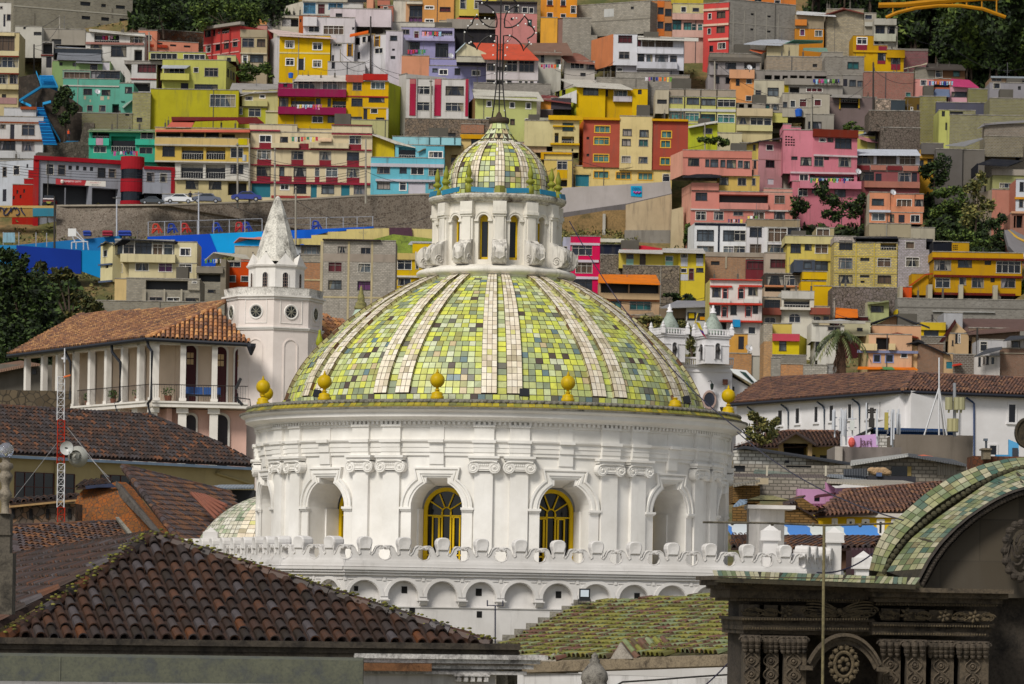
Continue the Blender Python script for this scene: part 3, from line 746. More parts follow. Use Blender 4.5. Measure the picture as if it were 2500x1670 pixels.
for x,y,D_,s_ in((1881,1280,94,1),(2036,1286,96,1),(1957,1330,95,.8),(2108,1345,90,1.05),(515,1287,99,.8)):
 p=P(x,y,D_);mb=MB();q=.26*s_
 for z0_,z1_,w0,w1 in((-1.4,-.42,.72,.72),(-.42,-.36,1,1),(-.36,-.16,.95,.95),(-.16,0,.8,.02)):
  mb.loft([[V3(p.x+sx*q*w,p.y+sy*q*w,p.z+z*s_)for sx,sy in((-1,-1),(1,-1),(1,1),(-1,1))]for z,w in((z0_,w0),(z1_,w1))],True,caps=True)
 mb.build('capped_post',CHL,church)
side_c=P(690,1345,112.0);sdome=thing('side_dome','low dome of pale worn tiles behind the white parapet, left of the great drum','dome',(side_c.x,side_c.y,-2))
sp=[(2.95*cos(t),side_c.z-1.2+2.95*sin(t))for t in[D2(x)for x in range(0,90,4)]]
tiled_shell(sp,(side_c.x,side_c.y,0),.16,[D2(-20+90*k)for k in range(4)],(D2(8),D2(14)),(0,0),.03,'dome_shell',sdome,.17)
for o in sdome.children:
 if o.name.startswith('tile_panel'):o.data.materials[0]=rndmat('worn_pale_tiles',[(0,H('cfcab4')),(.25,H('e0dccb')),(.5,H('b9bba0')),(.65,H('d3cdb8')),(.8,H('a9b593')),(.92,H('8f9c80'))],.5,8,.5)

def inpoly(p,poly):
 x,y=p;c=False;n=len(poly)
 for i in range(n):
  (x0,y0),(x1,y1)=poly[i],poly[(i+1)%n]
  if(y0>y)!=(y1>y)and x<(x1-x0)*(y-y0)/(y1-y0)+x0:c=not c
 return c
def tile_plane(name,pts,parent,mat,pitch=.23,expo=.34,U=None,under=None,ridges=(),seg=5,jit=.05,rfn=None,th=.12,**kw):
 """a tiled slope through world points; the first two are the eave unless U is given"""
 W=[p if isinstance(p,Vector)else P(*p)for p in pts]
 Nn=(W[1]-W[0]).cross(W[2]-W[0]).normalized()
 if Nn.z<0:Nn=-Nn
 if U is None:U=(W[1]-W[0])
 else:U=Vector(U)
 U=(U-Nn*U.dot(Nn)).normalized();Vv=Nn.cross(U).normalized()
 if Vv.z<0:Vv=-Vv
 uv=[((w-W[0]).dot(U),(w-W[0]).dot(Vv))for w in W]
 u0,v0=min(u for u,v in uv),min(v for u,v in uv);u1,v1=max(u for u,v in uv),max(v for u,v in uv)
 O=W[0]+U*u0+Vv*v0;pl=[(u-u0,v-v0)for u,v in uv]
 W2=[O+U*u+Vv*v for u,v in pl]
 sl_=MB();sl_.prism([w-Nn*(th+.0)for w in W2],Nn*th)
 o=sl_.build(name,under or UNDER,parent)
 mb=MB();tiles(mb,O,U,Vv,int((u1-u0)/pitch)+1,int((v1-v0)/expo)+2,pitch,expo,lambda u,v:inpoly((u,v),pl),seg=seg,jit=jit,rfn=rfn,**kw)
 mb.build('clay_tiles',mat,o)
 if ridges:
  rb=MB()
  for i,j in ridges:
   a,b=W2[i],W2[j];L=(b-a).length;n=max(1,int(L/.36));d=(b-a)/n
   for k in range(n):
    p=a+d*k+Nn*.02
    rb.tube([p,p+d*1.12],[pitch*.52,pitch*.42],8,random.random()*.99+.01)
  rb.build('ridge_tiles',mat,o)
 return o,O,U,Vv,Nn
def lookbox(mb,x0,y0,x1,y1,D,dep,m=0,r=0.0,D2_=None):
 """upright block whose front shows between the two sight lines at distance D (right end at D2_)"""
 A,B=P(x0,(y0+y1)/2,D),P(x1,(y0+y1)/2,D2_ or D)
 xm=(x0+x1)/2;zt=P(xm,y0,(D+(D2_ or D))/2).z;zb_=P(xm,y1,(D+(D2_ or D))/2).z
 d=Vector((B.x-A.x,B.y-A.y,0));n=Vector((-d.y,d.x,0)).normalized()
 mb.box((A.x,A.y,zb_),d,n*dep,(0,0,zt-zb_),r,m)
def slab(mb,pts,vec,m=0,r=0.0):
 mb.prism([P(*p)for p in pts],vec,r,m)
def sheet_roof(name,pts,mat,parent,th=.1):
 mb=MB();slab(mb,pts,(0,0,-th));return mb.build(name,mat,parent,uv=True)
A,B,C_=P(12,1560,60.0),P(1197,1578,62.6),P(372,1312,64.2)
froof=thing('tiled_roof_building','foreground building under a mossy brown clay tile hip roof with a grey green gutter','building',(A.x+4,A.y,-6))
FM=rndmat('mossy_old_tiles',HS('0 3c2a20 .18 50362a .36 463a36 .5 5c3c2a .64 564c4a .72 6a4530 .82 60585a .9 7a4826 .94 35291f',.66),.6,7,.75,bump=.5)
R1=P(-10,1366,107.0)
tile_plane('front_slope',[A,B,C_],froof,FM,.232,.34,ridges=((0,2),(1,2)),seg=7,hang=0,th=.15,rk=.36,lift=.42)
WLc=A+V3(-3.2,6.0,-0.35)
side=[P(-60,1600,59.0),C_,R1,P(-160,1400,100.0)]
a_=C_;b_=R1;dn_=Vector((-(b_-a_).y,(b_-a_).x,0)).normalized();
if dn_.x>0:dn_=-dn_
hipd=(A-C_)
tile_plane('left_slope',[C_,R1,R1+dn_*4.5+V3(0,0,-4.5*.52),A+V3(-2.0,.6,-.45),A],froof,FM,.232,.34,U=(b_-a_),ridges=((0,1),),seg=6,th=.1)
mb=MB()
moss=rndmat('moss',[(0,H('5b5a24')),(.4,H('7d7a30')),(.7,H('4a4a20')),(.9,H('96904a'))],.95,20,.4)
for e0,e1,n in((A,C_,260),(B,C_,300)):
 for k in range(n):
  t=random.random()**1.0;p=e0.lerp(e1,t)+V3(random.gauss(0,.09),random.gauss(0,.1),.10+random.random()*.04)
  s_=random.uniform(.012,.045)
  mb.ball(p,s_,3,.5,random.random()*.99+.01)
mb.build('moss',moss,froof,kind='stuff')
mb=MB()
ed=(B-A);ed.z=0;L=ed.length;ed.normalize();en2=Vector((ed.y,-ed.x,0))
def fq(s,z,o=0.0):return Vector((A.x,A.y,0))+ed*s+en2*o+V3(0,0,z)
for z0_,z1_,o0,m_ in((-.93,-.83,.12,0),(-1.02,-.93,.04,0)):
 mb.box(fq(-1.5,z0_,-.4),ed*(L+2.0),en2*(.4+o0),V3(0,0,z1_-z0_))
mb.box(fq(-1.5,-1.2,-3),ed*(L+2.1),en2*3,V3(0,0,.18))
mb.build('stone_cornice',stone('4a4238','191512',2),froof)
mb=MB();mb.box(fq(-1.5,-6,-.6),ed*(L+1.7),en2*.3,V3(0,0,4.9));mb.box(fq(-1.5,-6,-6),ed*(L+1.7),en2*.3,V3(0,0,4.9));mb.build('wall',paint('d6d3d0',.7,.9,2),froof)
mb=MB()
for z0_,z1_,o0 in((-1.10,-1.02,.06),(-1.17,-1.10,.0),(-1.26,-1.19,-.05),(-1.36,-1.30,-.1)):
 mb.box(fq(5.9,z0_,-.5),ed*(L-5.0+(o0*2)),en2*(.5+o0),V3(0,0,z1_-z0_))
for k in range(5):mb.box(fq(7.75+.12*k,-1.48,-.4),ed*.07,en2*.34,V3(0,0,.09))
mb.box(fq(7.7,-1.39,-.4),ed*.62,en2*.36,V3(0,0,.03))
mb.build('plaster_cornice',stone('cfcbc6','3a3433',2.2,.9,.6),froof)
mb=MB();mb.box(fq(5.9,-1.31,-.02),ed*1.35,en2*.09,V3(0,0,.13));mb.build('exposed_brick',stone('7a5334','3f2616',4),froof)
gut=MB()
g0,g1=P(-60,1610,56),P(886,1622,57.2);gd=g1-g0
gut.prism([g0+V3(0,0,.06),g0+V3(0,.35,.10),g0+V3(0,.35,-.33),g0+V3(0,0,-.32)],gd)
gut.box(g0+gd*.213+V3(0,-.01,-.32),(.02,0,0),(0,.02,0),(0,0,.38))
gut.build('box_gutter',stone('5f604f','4a4d4c',2.2,.6,.1),froof)
mb=MB();mb.box((g0.x,g0.y+.1,-6),(gd.x,gd.y,0),(0,.1,0),(0,0,g0.z+5.62));mb.build('painted_eave_shade',plain('0e0d0d',.9),froof)  # near-black panel painted as the shade below the gutter
t=thing('aerial','slim blue black aerial with a short crossbar on the roof end','aerial',P(1209,1578,64))
mb=MB();mb.tube([P(1209,1580,64),P(1209,1478,64)],.012,6);mb.build('pole',plain('1d1f3a',.5),t)
mb=MB();mb.tube([P(1189,1478,64),P(1229,1479,64)],.008,5);mb.tube([P(1190,1480,64),P(1190,1465,64)],.012,5);mb.tube([P(1228,1480,64),P(1228,1466,64)],.012,5);mb.build('crossbar',plain('1d1f3a',.5),t)
GM=rndmat('green_glazed_pantiles',[(0,H('85833c')),(.18,H('6f6c38')),(.32,H('938f48')),(.46,H('725544')),(.58,H('7f8a60')),(.68,H('7c5648')),(.76,H('8c9670')),(.85,H('5f503a')),(.93,H('989046'))],.5,6,.5)
A,B,C_=P(1205,1588,84),P(1437,1474,88),P(1815,1592,78)
nn_=(B-A).cross(C_-A).normalized();nn_=nn_ if nn_.z>0 else-nn_
def onpl(x,y):
 r_=ray(x,y);return r_*(A.dot(nn_)/r_.dot(nn_))
green=thing('green_roof_building','white walled church wing under an uneven olive green glazed tile roof','building',(A.x+3,82,-6))
Ug=Vector((nn_.x,nn_.y,0)).normalized();Ug=Vector((-Ug.y,Ug.x,0))
tile_plane('green_slope',[A,onpl(1305,1612),C_,onpl(1830,1452),onpl(1600,1463),B],green,GM,.155,.33,U=Ug,seg=4,under=stone('4d4a2a','2a2418',3),rk=.46,lift=.5)
mb=MB()
for k in range(9):
 x=1205+k*29;y=1590-k*14.3
 a=onpl(x,y)+V3(-.10,.15,0);mb.box((a.x-.25,a.y+.15,a.z-1.5),(.42,0,0),(0,.5,0),(0,0,1.5+.10))
mb.build('stepped_wall',stone('8f8a7e','3f3a32',2.5),green)
mb=MB();w0,w1=onpl(1275,1613),onpl(1830,1592);d=w1-w0
mb.prism([w0+V3(0,-.02,-.02),w0+V3(0,-.22,-.04),w0+V3(0,-.22,-.26),w0+V3(0,0,-.3)],d);mb.build('gutter_ledge',stone('8a7c66','3c332a',3),green)
mb=MB();mb.box((w0.x-.1,w0.y+.0,-6),(d.x+.1,d.y,0),(0,.3,0),(0,0,w0.z+5.75));mb.build('wall',paint('dbd9d8',.75,.9,2.2),green)
for(gx,gy,gx2,gy2,gx3,gy3,xr,yr,lb_)in((1515,1568,1490,1606,1545,1606,1672,1578,'a'),(1352,1594,1318,1612,1358,1612,1392,1592,'b')):
 f0,f1,f2=onpl(gx2,gy2)+V3(0,-.1,-.02),onpl(gx3,gy3)+V3(0,-.1,-.02),P(gx,gy,onpl(gx2,gy2).y-.1)
 mb=MB();mb.prism([f0,f1,f2],(.06,.25,0));dm_=mb.build('dormer',stone('9a9286','6a6258',3),green)
 e0=f1+V3(.05,.05,0);e1=P(xr-10,1600 if lb_=='a' else 1608,e0.y+.3);r0=f2+V3(.02,.1,.02);r1=P(xr,yr,e1.y+.5)
 mb=MB();U_=(e1-e0).normalized();Vd=(r0-e0);nu=max(2,int((e1-e0).length/.155))
 for i in range(nu):
  for j in range(3):
   a=e0+(e1-e0)*((i+.5)/nu)+Vd*(j/3);b=a+Vd*.37;q=random.random()*.99+.01
   sd_=U_*.06;up=V3(0,-.02,.055)
   mb.loft([[a-sd_,a-sd_*.7+up*.7,a+up,a+sd_*.7+up*.7,a+sd_],[b-sd_,b-sd_*.7+up*.5,b+up*.8,b+sd_*.7+up*.5,b+sd_]],False,q)
 mb.poly([e0,e1,r1,r0],.5);mb.build('dormer_tiles',GM,dm_)
t=thing('floodlight','square floodlight with a pale lens standing on the green tiled roof ridge','floodlight',P(1427,1474,86.5))
mb=MB();lookbox(mb,1414,1437,1441,1467,86.5,.12);mb.build('lamp_housing',plain('15171d',.4),t)
mb=MB();lookbox(mb,1417.5,1440.5,1437.5,1457,86.47,.02);mb.build('lens',plain('c9d4e0',.15),t)
mb=MB();mb.tube([P(1412,1462,86.6),P(1412,1474,86.6),P(1441,1474,86.6),P(1441,1462,86.6)],.012,5);mb.build('bracket',plain('15171d',.5),t)
mb=MB();c=P(1451,1672,76);mb.lathe([(.28,-.4),(.28,.0),(.26,.06),(.29,.12),(.27,.25),(.17,.38),(.1,.46),(.12,.5),(.06,.56),(.075,.6),(.02,.66),(.001,.67)],(c.x,c.y,c.z+.0),14)
mb.build('stone_urn',stone('8a857c','2e2a28',5),smooth=True,label='black mottled stone urn finial in front of the white wall at the bottom',cat='urn')
mb=MB();mb.tube([P(1500,1676,74),P(1520,1665,74.2),P(1600,1660,74.6),P(1700,1652,75),P(1830,1644,76)],.02,6);mb.build('cable',plain('33302c',.6),label='dark sagging cable along the white wall below the green roof',cat='cable')
ST=stone('564b3c','1e1914',2.6,.9,1);ST2=stone('463e35','171310',2.2,.9,1)
fac=thing('stone_facade','dark carved stone church facade with green tiled cornice and curved pediment','church',P(2120,1670,61)+V3(0,0,-3))
def fz(y,D):return P(2100,y,D).z
mb=MB()
def band(mb,x0,x1,y0,y1,D,Dr=None,dep=1.0,m=0):lookbox(mb,x0,y0,x1,y1,D,dep,m,0.0,Dr or D)
band(mb,1825,2700,1440,2100,61.0,62.5,1.2)
mb.build('wall',ST2,fac)
mb=MB()
XS=[(1748,59.6),(1790,59.5),(1812,59.35),(2190,59.8),(2430,60.4)]
for(xa,xb,y0,y1,D)in((1742,2140,1409,1419,59.3),(1752,2135,1418,1432,59.55),(1770,2128,1432,1440,59.75),(1782,2120,1440,1462,59.95),(1797,2110,1462,1470,60.1),(2125,2475,1436,1447,59.5),(2130,2462,1447,1460,59.7),(2135,2448,1460,1472,59.9),(2140,2432,1472,1480,60.1),(1805,2135,1508,1516,59.9),(2130,2428,1521,1530,60.0),(1812,2128,1516,1528,60.05),(2130,2420,1530,1542,60.1),(1815,2128,1528,1540,60.0),(2130,2415,1542,1552,60.0),(1815,2125,1540,1550,60.15)):
 sl_=.018*(xb-xa)*.3
 band(mb,xa,xb,y0,y1,D,D+.25,2)
mb.build('cornice',ST,fac)
CAPS=[(1812,1857),(1862,1902),(1905,1970),(2148,2200),(2205,2262),(2265,2330),(2335,2415)]
for i,(xa,xb)in enumerate(CAPS):
 mb=MB();D=60.0+.15*(i%2);y=1554+(xa-1812)*.03
 band(mb,xa+5,xb-5,y,2100,D,None,1.2);band(mb,xa+3,xb-3,1476+(xa-1812)*.03,1508+(xa-1812)*.02,D+.05,None,1.2)
 pl_=mb.build('pilaster',ST,fac)
 cb=MB();w=(xb-xa);cxp=(xa+xb)/2
 for r_ in range(3):
  nb=3+(w>60)*2
  for k in range(nb):
   x=xa+w*(k+.5)/nb;p=P(x,y+8+r_*12,D-.05-.03*(2-r_))
   cb.ball(p,.045+.012*(2-r_),5,1.2);cb.tube([p+V3(-.05,-.02,.03),p+V3(0,-.07,.06),p+V3(.05,-.02,.02)],.012,4)
 for sx in(-1,1):
  p=P(cxp+sx*w*.46,y+8,D-.12);cb.tube([p+V3(sx*.06*cos(t_*.6)*(1-t_/16),0,.06*sin(t_*.6)*(1-t_/16))for t_ in range(14)],.016,4)
 band(cb,xa-1,xb+1,y-4,y+3,D-.14,None,.5)
 cb.build('capital',stone('544a3e','17130f',5,.9,.9),pl_)
 rb=MB()
 for k in range(4):
  yy=y+58+k*34;
  for sx in(-1,1):
   p=P(cxp,yy,D-.02);rb.tube([p+V3(sx*(.03+.09*sin(u*pi)),0,-.11+.22*u)for u in[j/8 for j in range(9)]],.013,4)
   rb.tube([p+V3(sx*.05*cos(u),0,.05*sin(u))for u in[j*.7 for j in range(8)]],.011,4)
  rb.ball(P(cxp,yy,D-.02),.03,5)
 rb.build('relief_carving',stone('5f5344','241d17',5,.9,.9),pl_)
fr=stone('5f523c','241e17',5,.9,1)
for x,y in((1920,1492),(2213,1500),(2305,1504),(2378,1506)):
 mb=MB();c=P(x,y,59.95)
 for k in range(6):
  a=2*pi*k/6+.3;mb.tube([c+V3(cos(a)*.03,0,sin(a)*.03),c+V3(cos(a)*.075,-.02,sin(a)*.075),c+V3(cos(a)*.115,0,sin(a)*.115)],[.015,.03,.008],6)
 mb.ball(c,.035,6);mb.build('rosette',fr,fac,smooth=True)
mb=MB()
for sx in(-1,1):
 for k in range(6):
  c=P(2050,1490,60.05);mb.tube([c+V3(sx*(.05+u*.5),-.02,.02+(.10-.03*k)*sin(u*2.4)-.02*k+u*.04)for u in[j/8 for j in range(9)]],[.016]*8+[.006],5)
 c=P(2050+sx*84,1492,60.05);mb.tube([c+V3(sx*.07*cos(t_*.55)*(1-t_/18),0,.07*sin(t_*.55)*(1-t_/18))for t_ in range(16)],.016,5)
mb.ball(P(2050,1492,60.0),.05,6);mb.build('winged_ornament',fr,fac,smooth=True)
for xa,xb,ya,yb,D_ in((1815,2125,1512,1512,59.83),(2135,2420,1526,1530,59.93),(1818,2125,1534,1536,59.94),(2135,2412,1547,1550,59.94),(1800,2110,1464,1466,60.0),(2140,2440,1475,1478,60.02),(1762,2130,1425,1428,59.5)):
 mb=MB();n=int((xb-xa)/6.5)
 for k in range(n):mb.ball(P(xa+(xb-xa)*k/n,ya+(yb-ya)*k/n,D_),.016,4,1.3)
 mb.build('bead_moulding',fr,fac)
for x,w in((1838,36),(1880,26),(2010,60),(2090,50),(2170,30),(2255,28),(2345,30),(2410,24)):
 mb=MB()
 for k in range(5):
  a=2*pi*k/5;c=P(x,1494+(x-1838)*.022,60.0);mb.tube([c+V3(.012*w*.5*cos(a+j*.5)*(1-j/9),-.01,.07*sin(a+j*.5)*(1-j/9))for j in range(7)],.012,4)
 mb.build('frieze_scroll',fr,fac)
mb=MB();c=P(2058,1700,59.9);
def seg_arc(rr,a0,a1,n,sy=.78):return[(rr*cos(a0+(a1-a0)*k/n),rr*sin(a0+(a1-a0)*k/n)*sy)for k in range(n+1)]
o_=seg_arc(.98,D2(32),D2(148),20);
for(ra,rb_,pr)in((.98,.93,.28),(.93,.88,.2),(.88,.80,.12)):
 A_=seg_arc(ra,D2(32),D2(148),20,1.05);B_=seg_arc(rb_,D2(32),D2(148),20,1.05)
 for k in range(20):
  q=[c+V3(A_[k][0]*.72,0,A_[k][1]-.0),c+V3(A_[k+1][0]*.72,0,A_[k+1][1]),c+V3(B_[k+1][0]*.72,0,B_[k+1][1]),c+V3(B_[k][0]*.72,0,B_[k][1])]
  mb.prism(q,(0,-pr,0))
for sx in(-1,1):mb.box(c+V3(sx*.62-.1,-.28,.42),(.2,0,0),(0,.4,0),(0,0,.07))
mb.build('pediment',ST,fac)
mb=MB();c=P(2060,1622,59.75)
mb.tube([c+V3(.15*cos(t_),0,.20*sin(t_))for t_ in[2*pi*k/20 for k in range(21)]],.03,6)
for k in range(14):
 a=2*pi*k/14;mb.ball(c+V3(.21*cos(a),0,.27*sin(a)),.045,5);
 mb.tube([c+V3(.2*cos(a),0,.26*sin(a)),c+V3(.25*cos(a+.15),-.03,.32*sin(a+.15)),c+V3(.22*cos(a+.3),0,.28*sin(a+.3))],.012,4)
for k in range(7):
 a=2*pi*k/7;mb.ball(c+V3(.07*cos(a),0,.09*sin(a)),.04,5)
mb.build('cartouche',fr,fac)
for x in(2440,2520):
 pass
mb=MB();c=P(2492,1345,61.2)
mb.tube([c+V3(.24*cos(t_),0,.42*sin(t_))for t_ in[2*pi*k/20 for k in range(21)]],.07,6)
for k in range(16):
 a=2*pi*k/16;mb.ball(c+V3(.27*cos(a),-.02,.46*sin(a)),.07,5)
for k in range(5):mb.tube([c+V3(.18*cos(a0:=2*pi*k/5+j*.35)*(1-j/8),0,.32*sin(a0)*(1-j/8))for j in range(7)],.03,5)
mb.build('round_wreath',stone('3f372e','14110e',4,.9,.9),fac)
UP1=[(2122,1392),(2132,1350),(2150,1310),(2170,1282),(2198,1259),(2256,1207),(2325,1162),(2394,1135),(2463,1119),(2530,1114),(2640,1122)]
LO1=[(2155,1396),(2168,1362),(2188,1331),(2215,1298),(2256,1259),(2290,1233),(2325,1210),(2385,1178),(2440,1153),(2500,1136),(2640,1145)]
UP2=[(2165,1396),(2185,1365),(2222,1317),(2255,1290),(2291,1262),(2330,1235),(2394,1190),(2430,1168),(2480,1148),(2540,1140),(2640,1150)]
LO2=[(2236,1420),(2262,1370),(2291,1328),(2325,1292),(2360,1262),(2395,1238),(2429,1217),(2465,1200),(2500,1189),(2550,1182),(2640,1195)]
LO3=[(2262,1428),(2290,1375),(2318,1336),(2352,1300),(2388,1270),(2424,1246),(2458,1228),(2492,1213),(2530,1205),(2570,1200),(2640,1215)]
def res(pl,n):
 L_=[0]
 for a,b in zip(pl,pl[1:]):L_.append(L_[-1]+math.hypot(b[0]-a[0],b[1]-a[1]))
 o=[]
 for k in range(n+1):
  s_=L_[-1]*k/n;i=0
  while i<len(L_)-2 and L_[i+1]<s_:i+=1
  t_=(s_-L_[i])/(L_[i+1]-L_[i]);o.append((pl[i][0]+(pl[i+1][0]-pl[i][0])*t_,pl[i][1]+(pl[i+1][1]-pl[i][1])*t_))
 return o
PALEG=[(0,H('8b9058')),(.14,H('a9a878')),(.28,H('6f7c4c')),(.42,H('b8b28c')),(.55,H('5d7560')),(.66,H('98a07a')),(.78,H('c4bd9c')),(.88,H('3f6450')),(.94,H('8a7f55'))]
MPG=rndmat('worn_green_tiles',PALEG,.4,9,.6,bump=.3)
def tband(name,up,lo,Du,Dl,n,m,slant=0.0):
 u,l=res(up,n),res(lo,n);mb=MB();un=MB()
 for k in range(n):
  for j in range(m):
   f0,f1=j/m,(j+.9)/m
   def pp(i,f):
    i=min(n,max(0,i));k0=int(min(n-1,i));t_=i-k0
    a=(u[k0][0]+(u[k0+1][0]-u[k0][0])*t_,u[k0][1]+(u[k0+1][1]-u[k0][1])*t_);b=(l[k0][0]+(l[k0+1][0]-l[k0][0])*t_,l[k0][1]+(l[k0+1][1]-l[k0][1])*t_)
    return P(a[0]+(b[0]-a[0])*f,a[1]+(b[1]-a[1])*f,Du+(Dl-Du)*f-.035)
   sh_=slant*j
   mb.poly([pp(k+sh_,f0),pp(k+.93+sh_,f0),pp(k+.93+sh_+slant*.9,f1),pp(k+sh_+slant*.9,f1)],random.random()*.99+.01)
 ur=[P(a[0],a[1],Du)for a in u];lr=[P(b[0],b[1],Dl)for b in l]
 un.loft([ur,lr],False);un.loft([ur,[p+V3(0,.3,-.6)for p in ur]],False)
 o=un.build(name,stone('3a3424','17130e',3),fac);mb.build('glazed_tiles',MPG,o)
tband('outer_tiled_arch',UP1,LO1,64.3,63.4,32,3)
tband('inner_tiled_arch',UP2,LO2,63.2,61.3,32,5,.45)
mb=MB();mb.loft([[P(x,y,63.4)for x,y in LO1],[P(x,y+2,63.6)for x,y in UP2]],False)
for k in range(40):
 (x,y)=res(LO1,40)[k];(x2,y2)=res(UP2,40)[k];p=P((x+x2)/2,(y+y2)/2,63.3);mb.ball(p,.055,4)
mb.build('dark_joint',stone('4a4630','14120c',5),fac)  # dark mottled stone strip between the two tiled arches
mb=MB()
for t0,t1,d0,d1 in((0,.25,61.3,61.15),(.25,.3,61.15,61.4),(.3,.75,61.4,61.25),(.75,.8,61.25,61.55),(.8,1,61.55,61.5)):
 l2,l3=res(LO2,30),res(LO3,30)
 mb.loft([[P(a[0]+(b[0]-a[0])*t0,a[1]+(b[1]-a[1])*t0,d0)for a,b in zip(l2,l3)],[P(a[0]+(b[0]-a[0])*t1,a[1]+(b[1]-a[1])*t1,d1)for a,b in zip(l2,l3)]],False)
for k in range(60):
 a,b=res(LO2,60)[k],res(LO3,60)[k];mb.ball(P(a[0]+(b[0]-a[0])*.62,a[1]+(b[1]-a[1])*.62,61.25),.05,4)
mb.build('arch_moulding',ST2,fac)
mb=MB();slab(mb,[(x,y,61.6)for x,y in LO3]+[(2640,1460,61.6),(2240,1460,61.6)],(0,.3,0));
mb.build('tympanum',block('5f574b','6a6256',1.3,.7,.9,.012),fac,uv=True)
mb=MB();un=MB()
for(x0_,x1_,y0_,y1_,D_)in((1745,2235,1392,1409,59.3),):
 n=44
 for k in range(n):
  a,b=x0_+(x1_-x0_)*k/n,x0_+(x1_-x0_)*(k+.93)/n;sh_=(-9 if k<10 else(9 if k%7<3 else 0));dy=k*.42
  mb.poly([P(a,y1_+dy,D_),P(b,y1_+dy,D_),P(b+sh_+3,y0_+dy,D_+.5),P(a+sh_+3,y0_+dy,D_+.5)],random.random()*.99+.01)
 un.prism([P(x0_,y1_,D_+.01),P(x1_,y1_+18,D_+.01),P(x1_-5,y0_+18,D_+.52),P(x0_+12,y0_,D_+.52)],(0,0,-.08))
o=un.build('cornice_top',stone('3a3424','17130e',3),fac);mb.build('glazed_tiles',MPG,o)
mb=MB();mb.tube([P(2012,1284,55),P(2008,1700,55)],.022,8);mb.build('slim_pole',stone('7a704e','4a4430',3),label='thin weathered vertical pole standing before the stone facade',cat='pole')
mb=MB();mb.tube([P(1716,1275,55),P(1880,1277,55.2),P(2015,1283,55.5),P(2180,1278,56)],.018,6)
for x in(1788,1885,1985,2100):mb.ball(P(x,1278+(x-1788)*.015,55.3),.03,5)
mb.build('horizontal_wire',stone('6b6454','2c2822',3),label='knotted horizontal wire crossing in front of the white turret',cat='wire')
for(p0,p1,sg_,lb_)in((P(1390,540,98),P(1830,1068,80),.6,'taut dark lightning wire from the lantern down past the dome edge'),(P(1800,1055,84),P(2205,1270,62),.25,'dark blue cable sloping from the dome rim to the tiled arch'),(P(1995,1398,60),P(2130,1352,62),.1,'short dark blue cable over the facade cornice'),(P(1700,1690,62),P(1812,1578,62.5),.05,'dark blue cable rising to the facade corner at the bottom')):
 mb=MB();mb.tube([p0.lerp(p1,k/12)+V3(0,0,-sg_*4*(k/12)*(1-k/12))for k in range(13)],.013,5);mb.build('cable',plain('1c1838',.5),label=lb_,cat='cable')
t=thing('globe_lamp','glass globe lamp on an ornate stone baluster at the left edge','lamp',P(14,1345,57))
c=P(15,1099,57);k_=57/FP
mb=MB();mb.ball(c,18.5*k_,14);gm,nt,bb=base('globe_glass');bb.inputs['Base Color'].default_value=(.55,.58,.66,1);bb.inputs['Roughness'].default_value=.05;bb.inputs['Transmission Weight'].default_value=.75;bb.inputs['IOR'].default_value=1.2
mb.build('globe',gm,t,smooth=True)
mb=MB();mb.ball(c+V3(0,0,-.06),.022,8);mb.build('bulb',plain('e6d9a0',.3),t)
mb=MB();px=lambda y:(HY-y)*k_-15*0
prof=[(15,1117),(10,1122),(9,1128),(17,1132),(19,1142),(12,1148),(11,1152),(18,1160),(16,1170),(10,1182),(9,1192),(14,1200),(17,1210),(11,1222),(9,1228),(9,1252),(14,1254)]
mb.lathe([(r*k_,P(15,y,57).z)for r,y in reversed(prof)],(c.x,c.y,0),18)
mb.build('baluster',stone('8a8070','3a332a',5,.9,.8),t,smooth=True)
mb=MB();lookbox(mb,-18,1254,25,1300,57,.3);lookbox(mb,-18,1300,26,1306,56.97,.34);lookbox(mb,-18,1306,24,1350,57,.3);lookbox(mb,-24,1350,30,1500,56.9,.4);mb.build('plinth',stone('5a5348','2c2822',3),t)
mast=thing('lattice_mast','red and white lattice radio mast with two round dish antennas','mast',P(152,1330,120))
RED=paint('b03018',.4,.5,6);WHT=paint('d9d9dc',.3,.5,6)
def lattice(y0,y1,mt,nm):
 mb=MB();Cx=P(152.5,y0,120);Cz=P(152.5,y1,120);r_=.15
 def leg(k,z):return V3(Cx.x+(Cz.x-Cx.x)*0+r_*sin(2*pi*k/3+.4),120+r_*cos(2*pi*k/3+.4),z)
 for k in range(3):mb.tube([leg(k,Cx.z),leg(k,Cz.z)],.020,5)
 n=max(1,int(abs(Cx.z-Cz.z)/.22));dz=(Cz.z-Cx.z)/n
 for j in range(n):
  for k in range(3):
   mb.tube([leg(k,Cx.z+dz*j),leg((k+1)%3,Cx.z+dz*(j+1))],.010,4);mb.tube([leg(k,Cx.z+dz*j),leg((k+1)%3,Cx.z+dz*j)],.010,4)
 mb.build(nm,mt,mast)
for y0,y1,mt in((920,1026,WHT),(1026,1132,RED),(1132,1239,WHT),(1239,1330,RED)):lattice(y0,y1,mt,'lattice_section')
mb=MB();mb.tube([P(158,925,120),P(158,850,120)],.02,6);lookbox(mb,150,873,163,877,120,.15);lookbox(mb,155,868,159,885,119.9,.15);mb.build('top_rod',WHT,mast)
mb=MB();mb.box(P(155,922,119.8),(.22,0,.06),(0,.1,0),(0,0,.05));mb.build('orange_clip',plain('d86a2a',.5),mast)
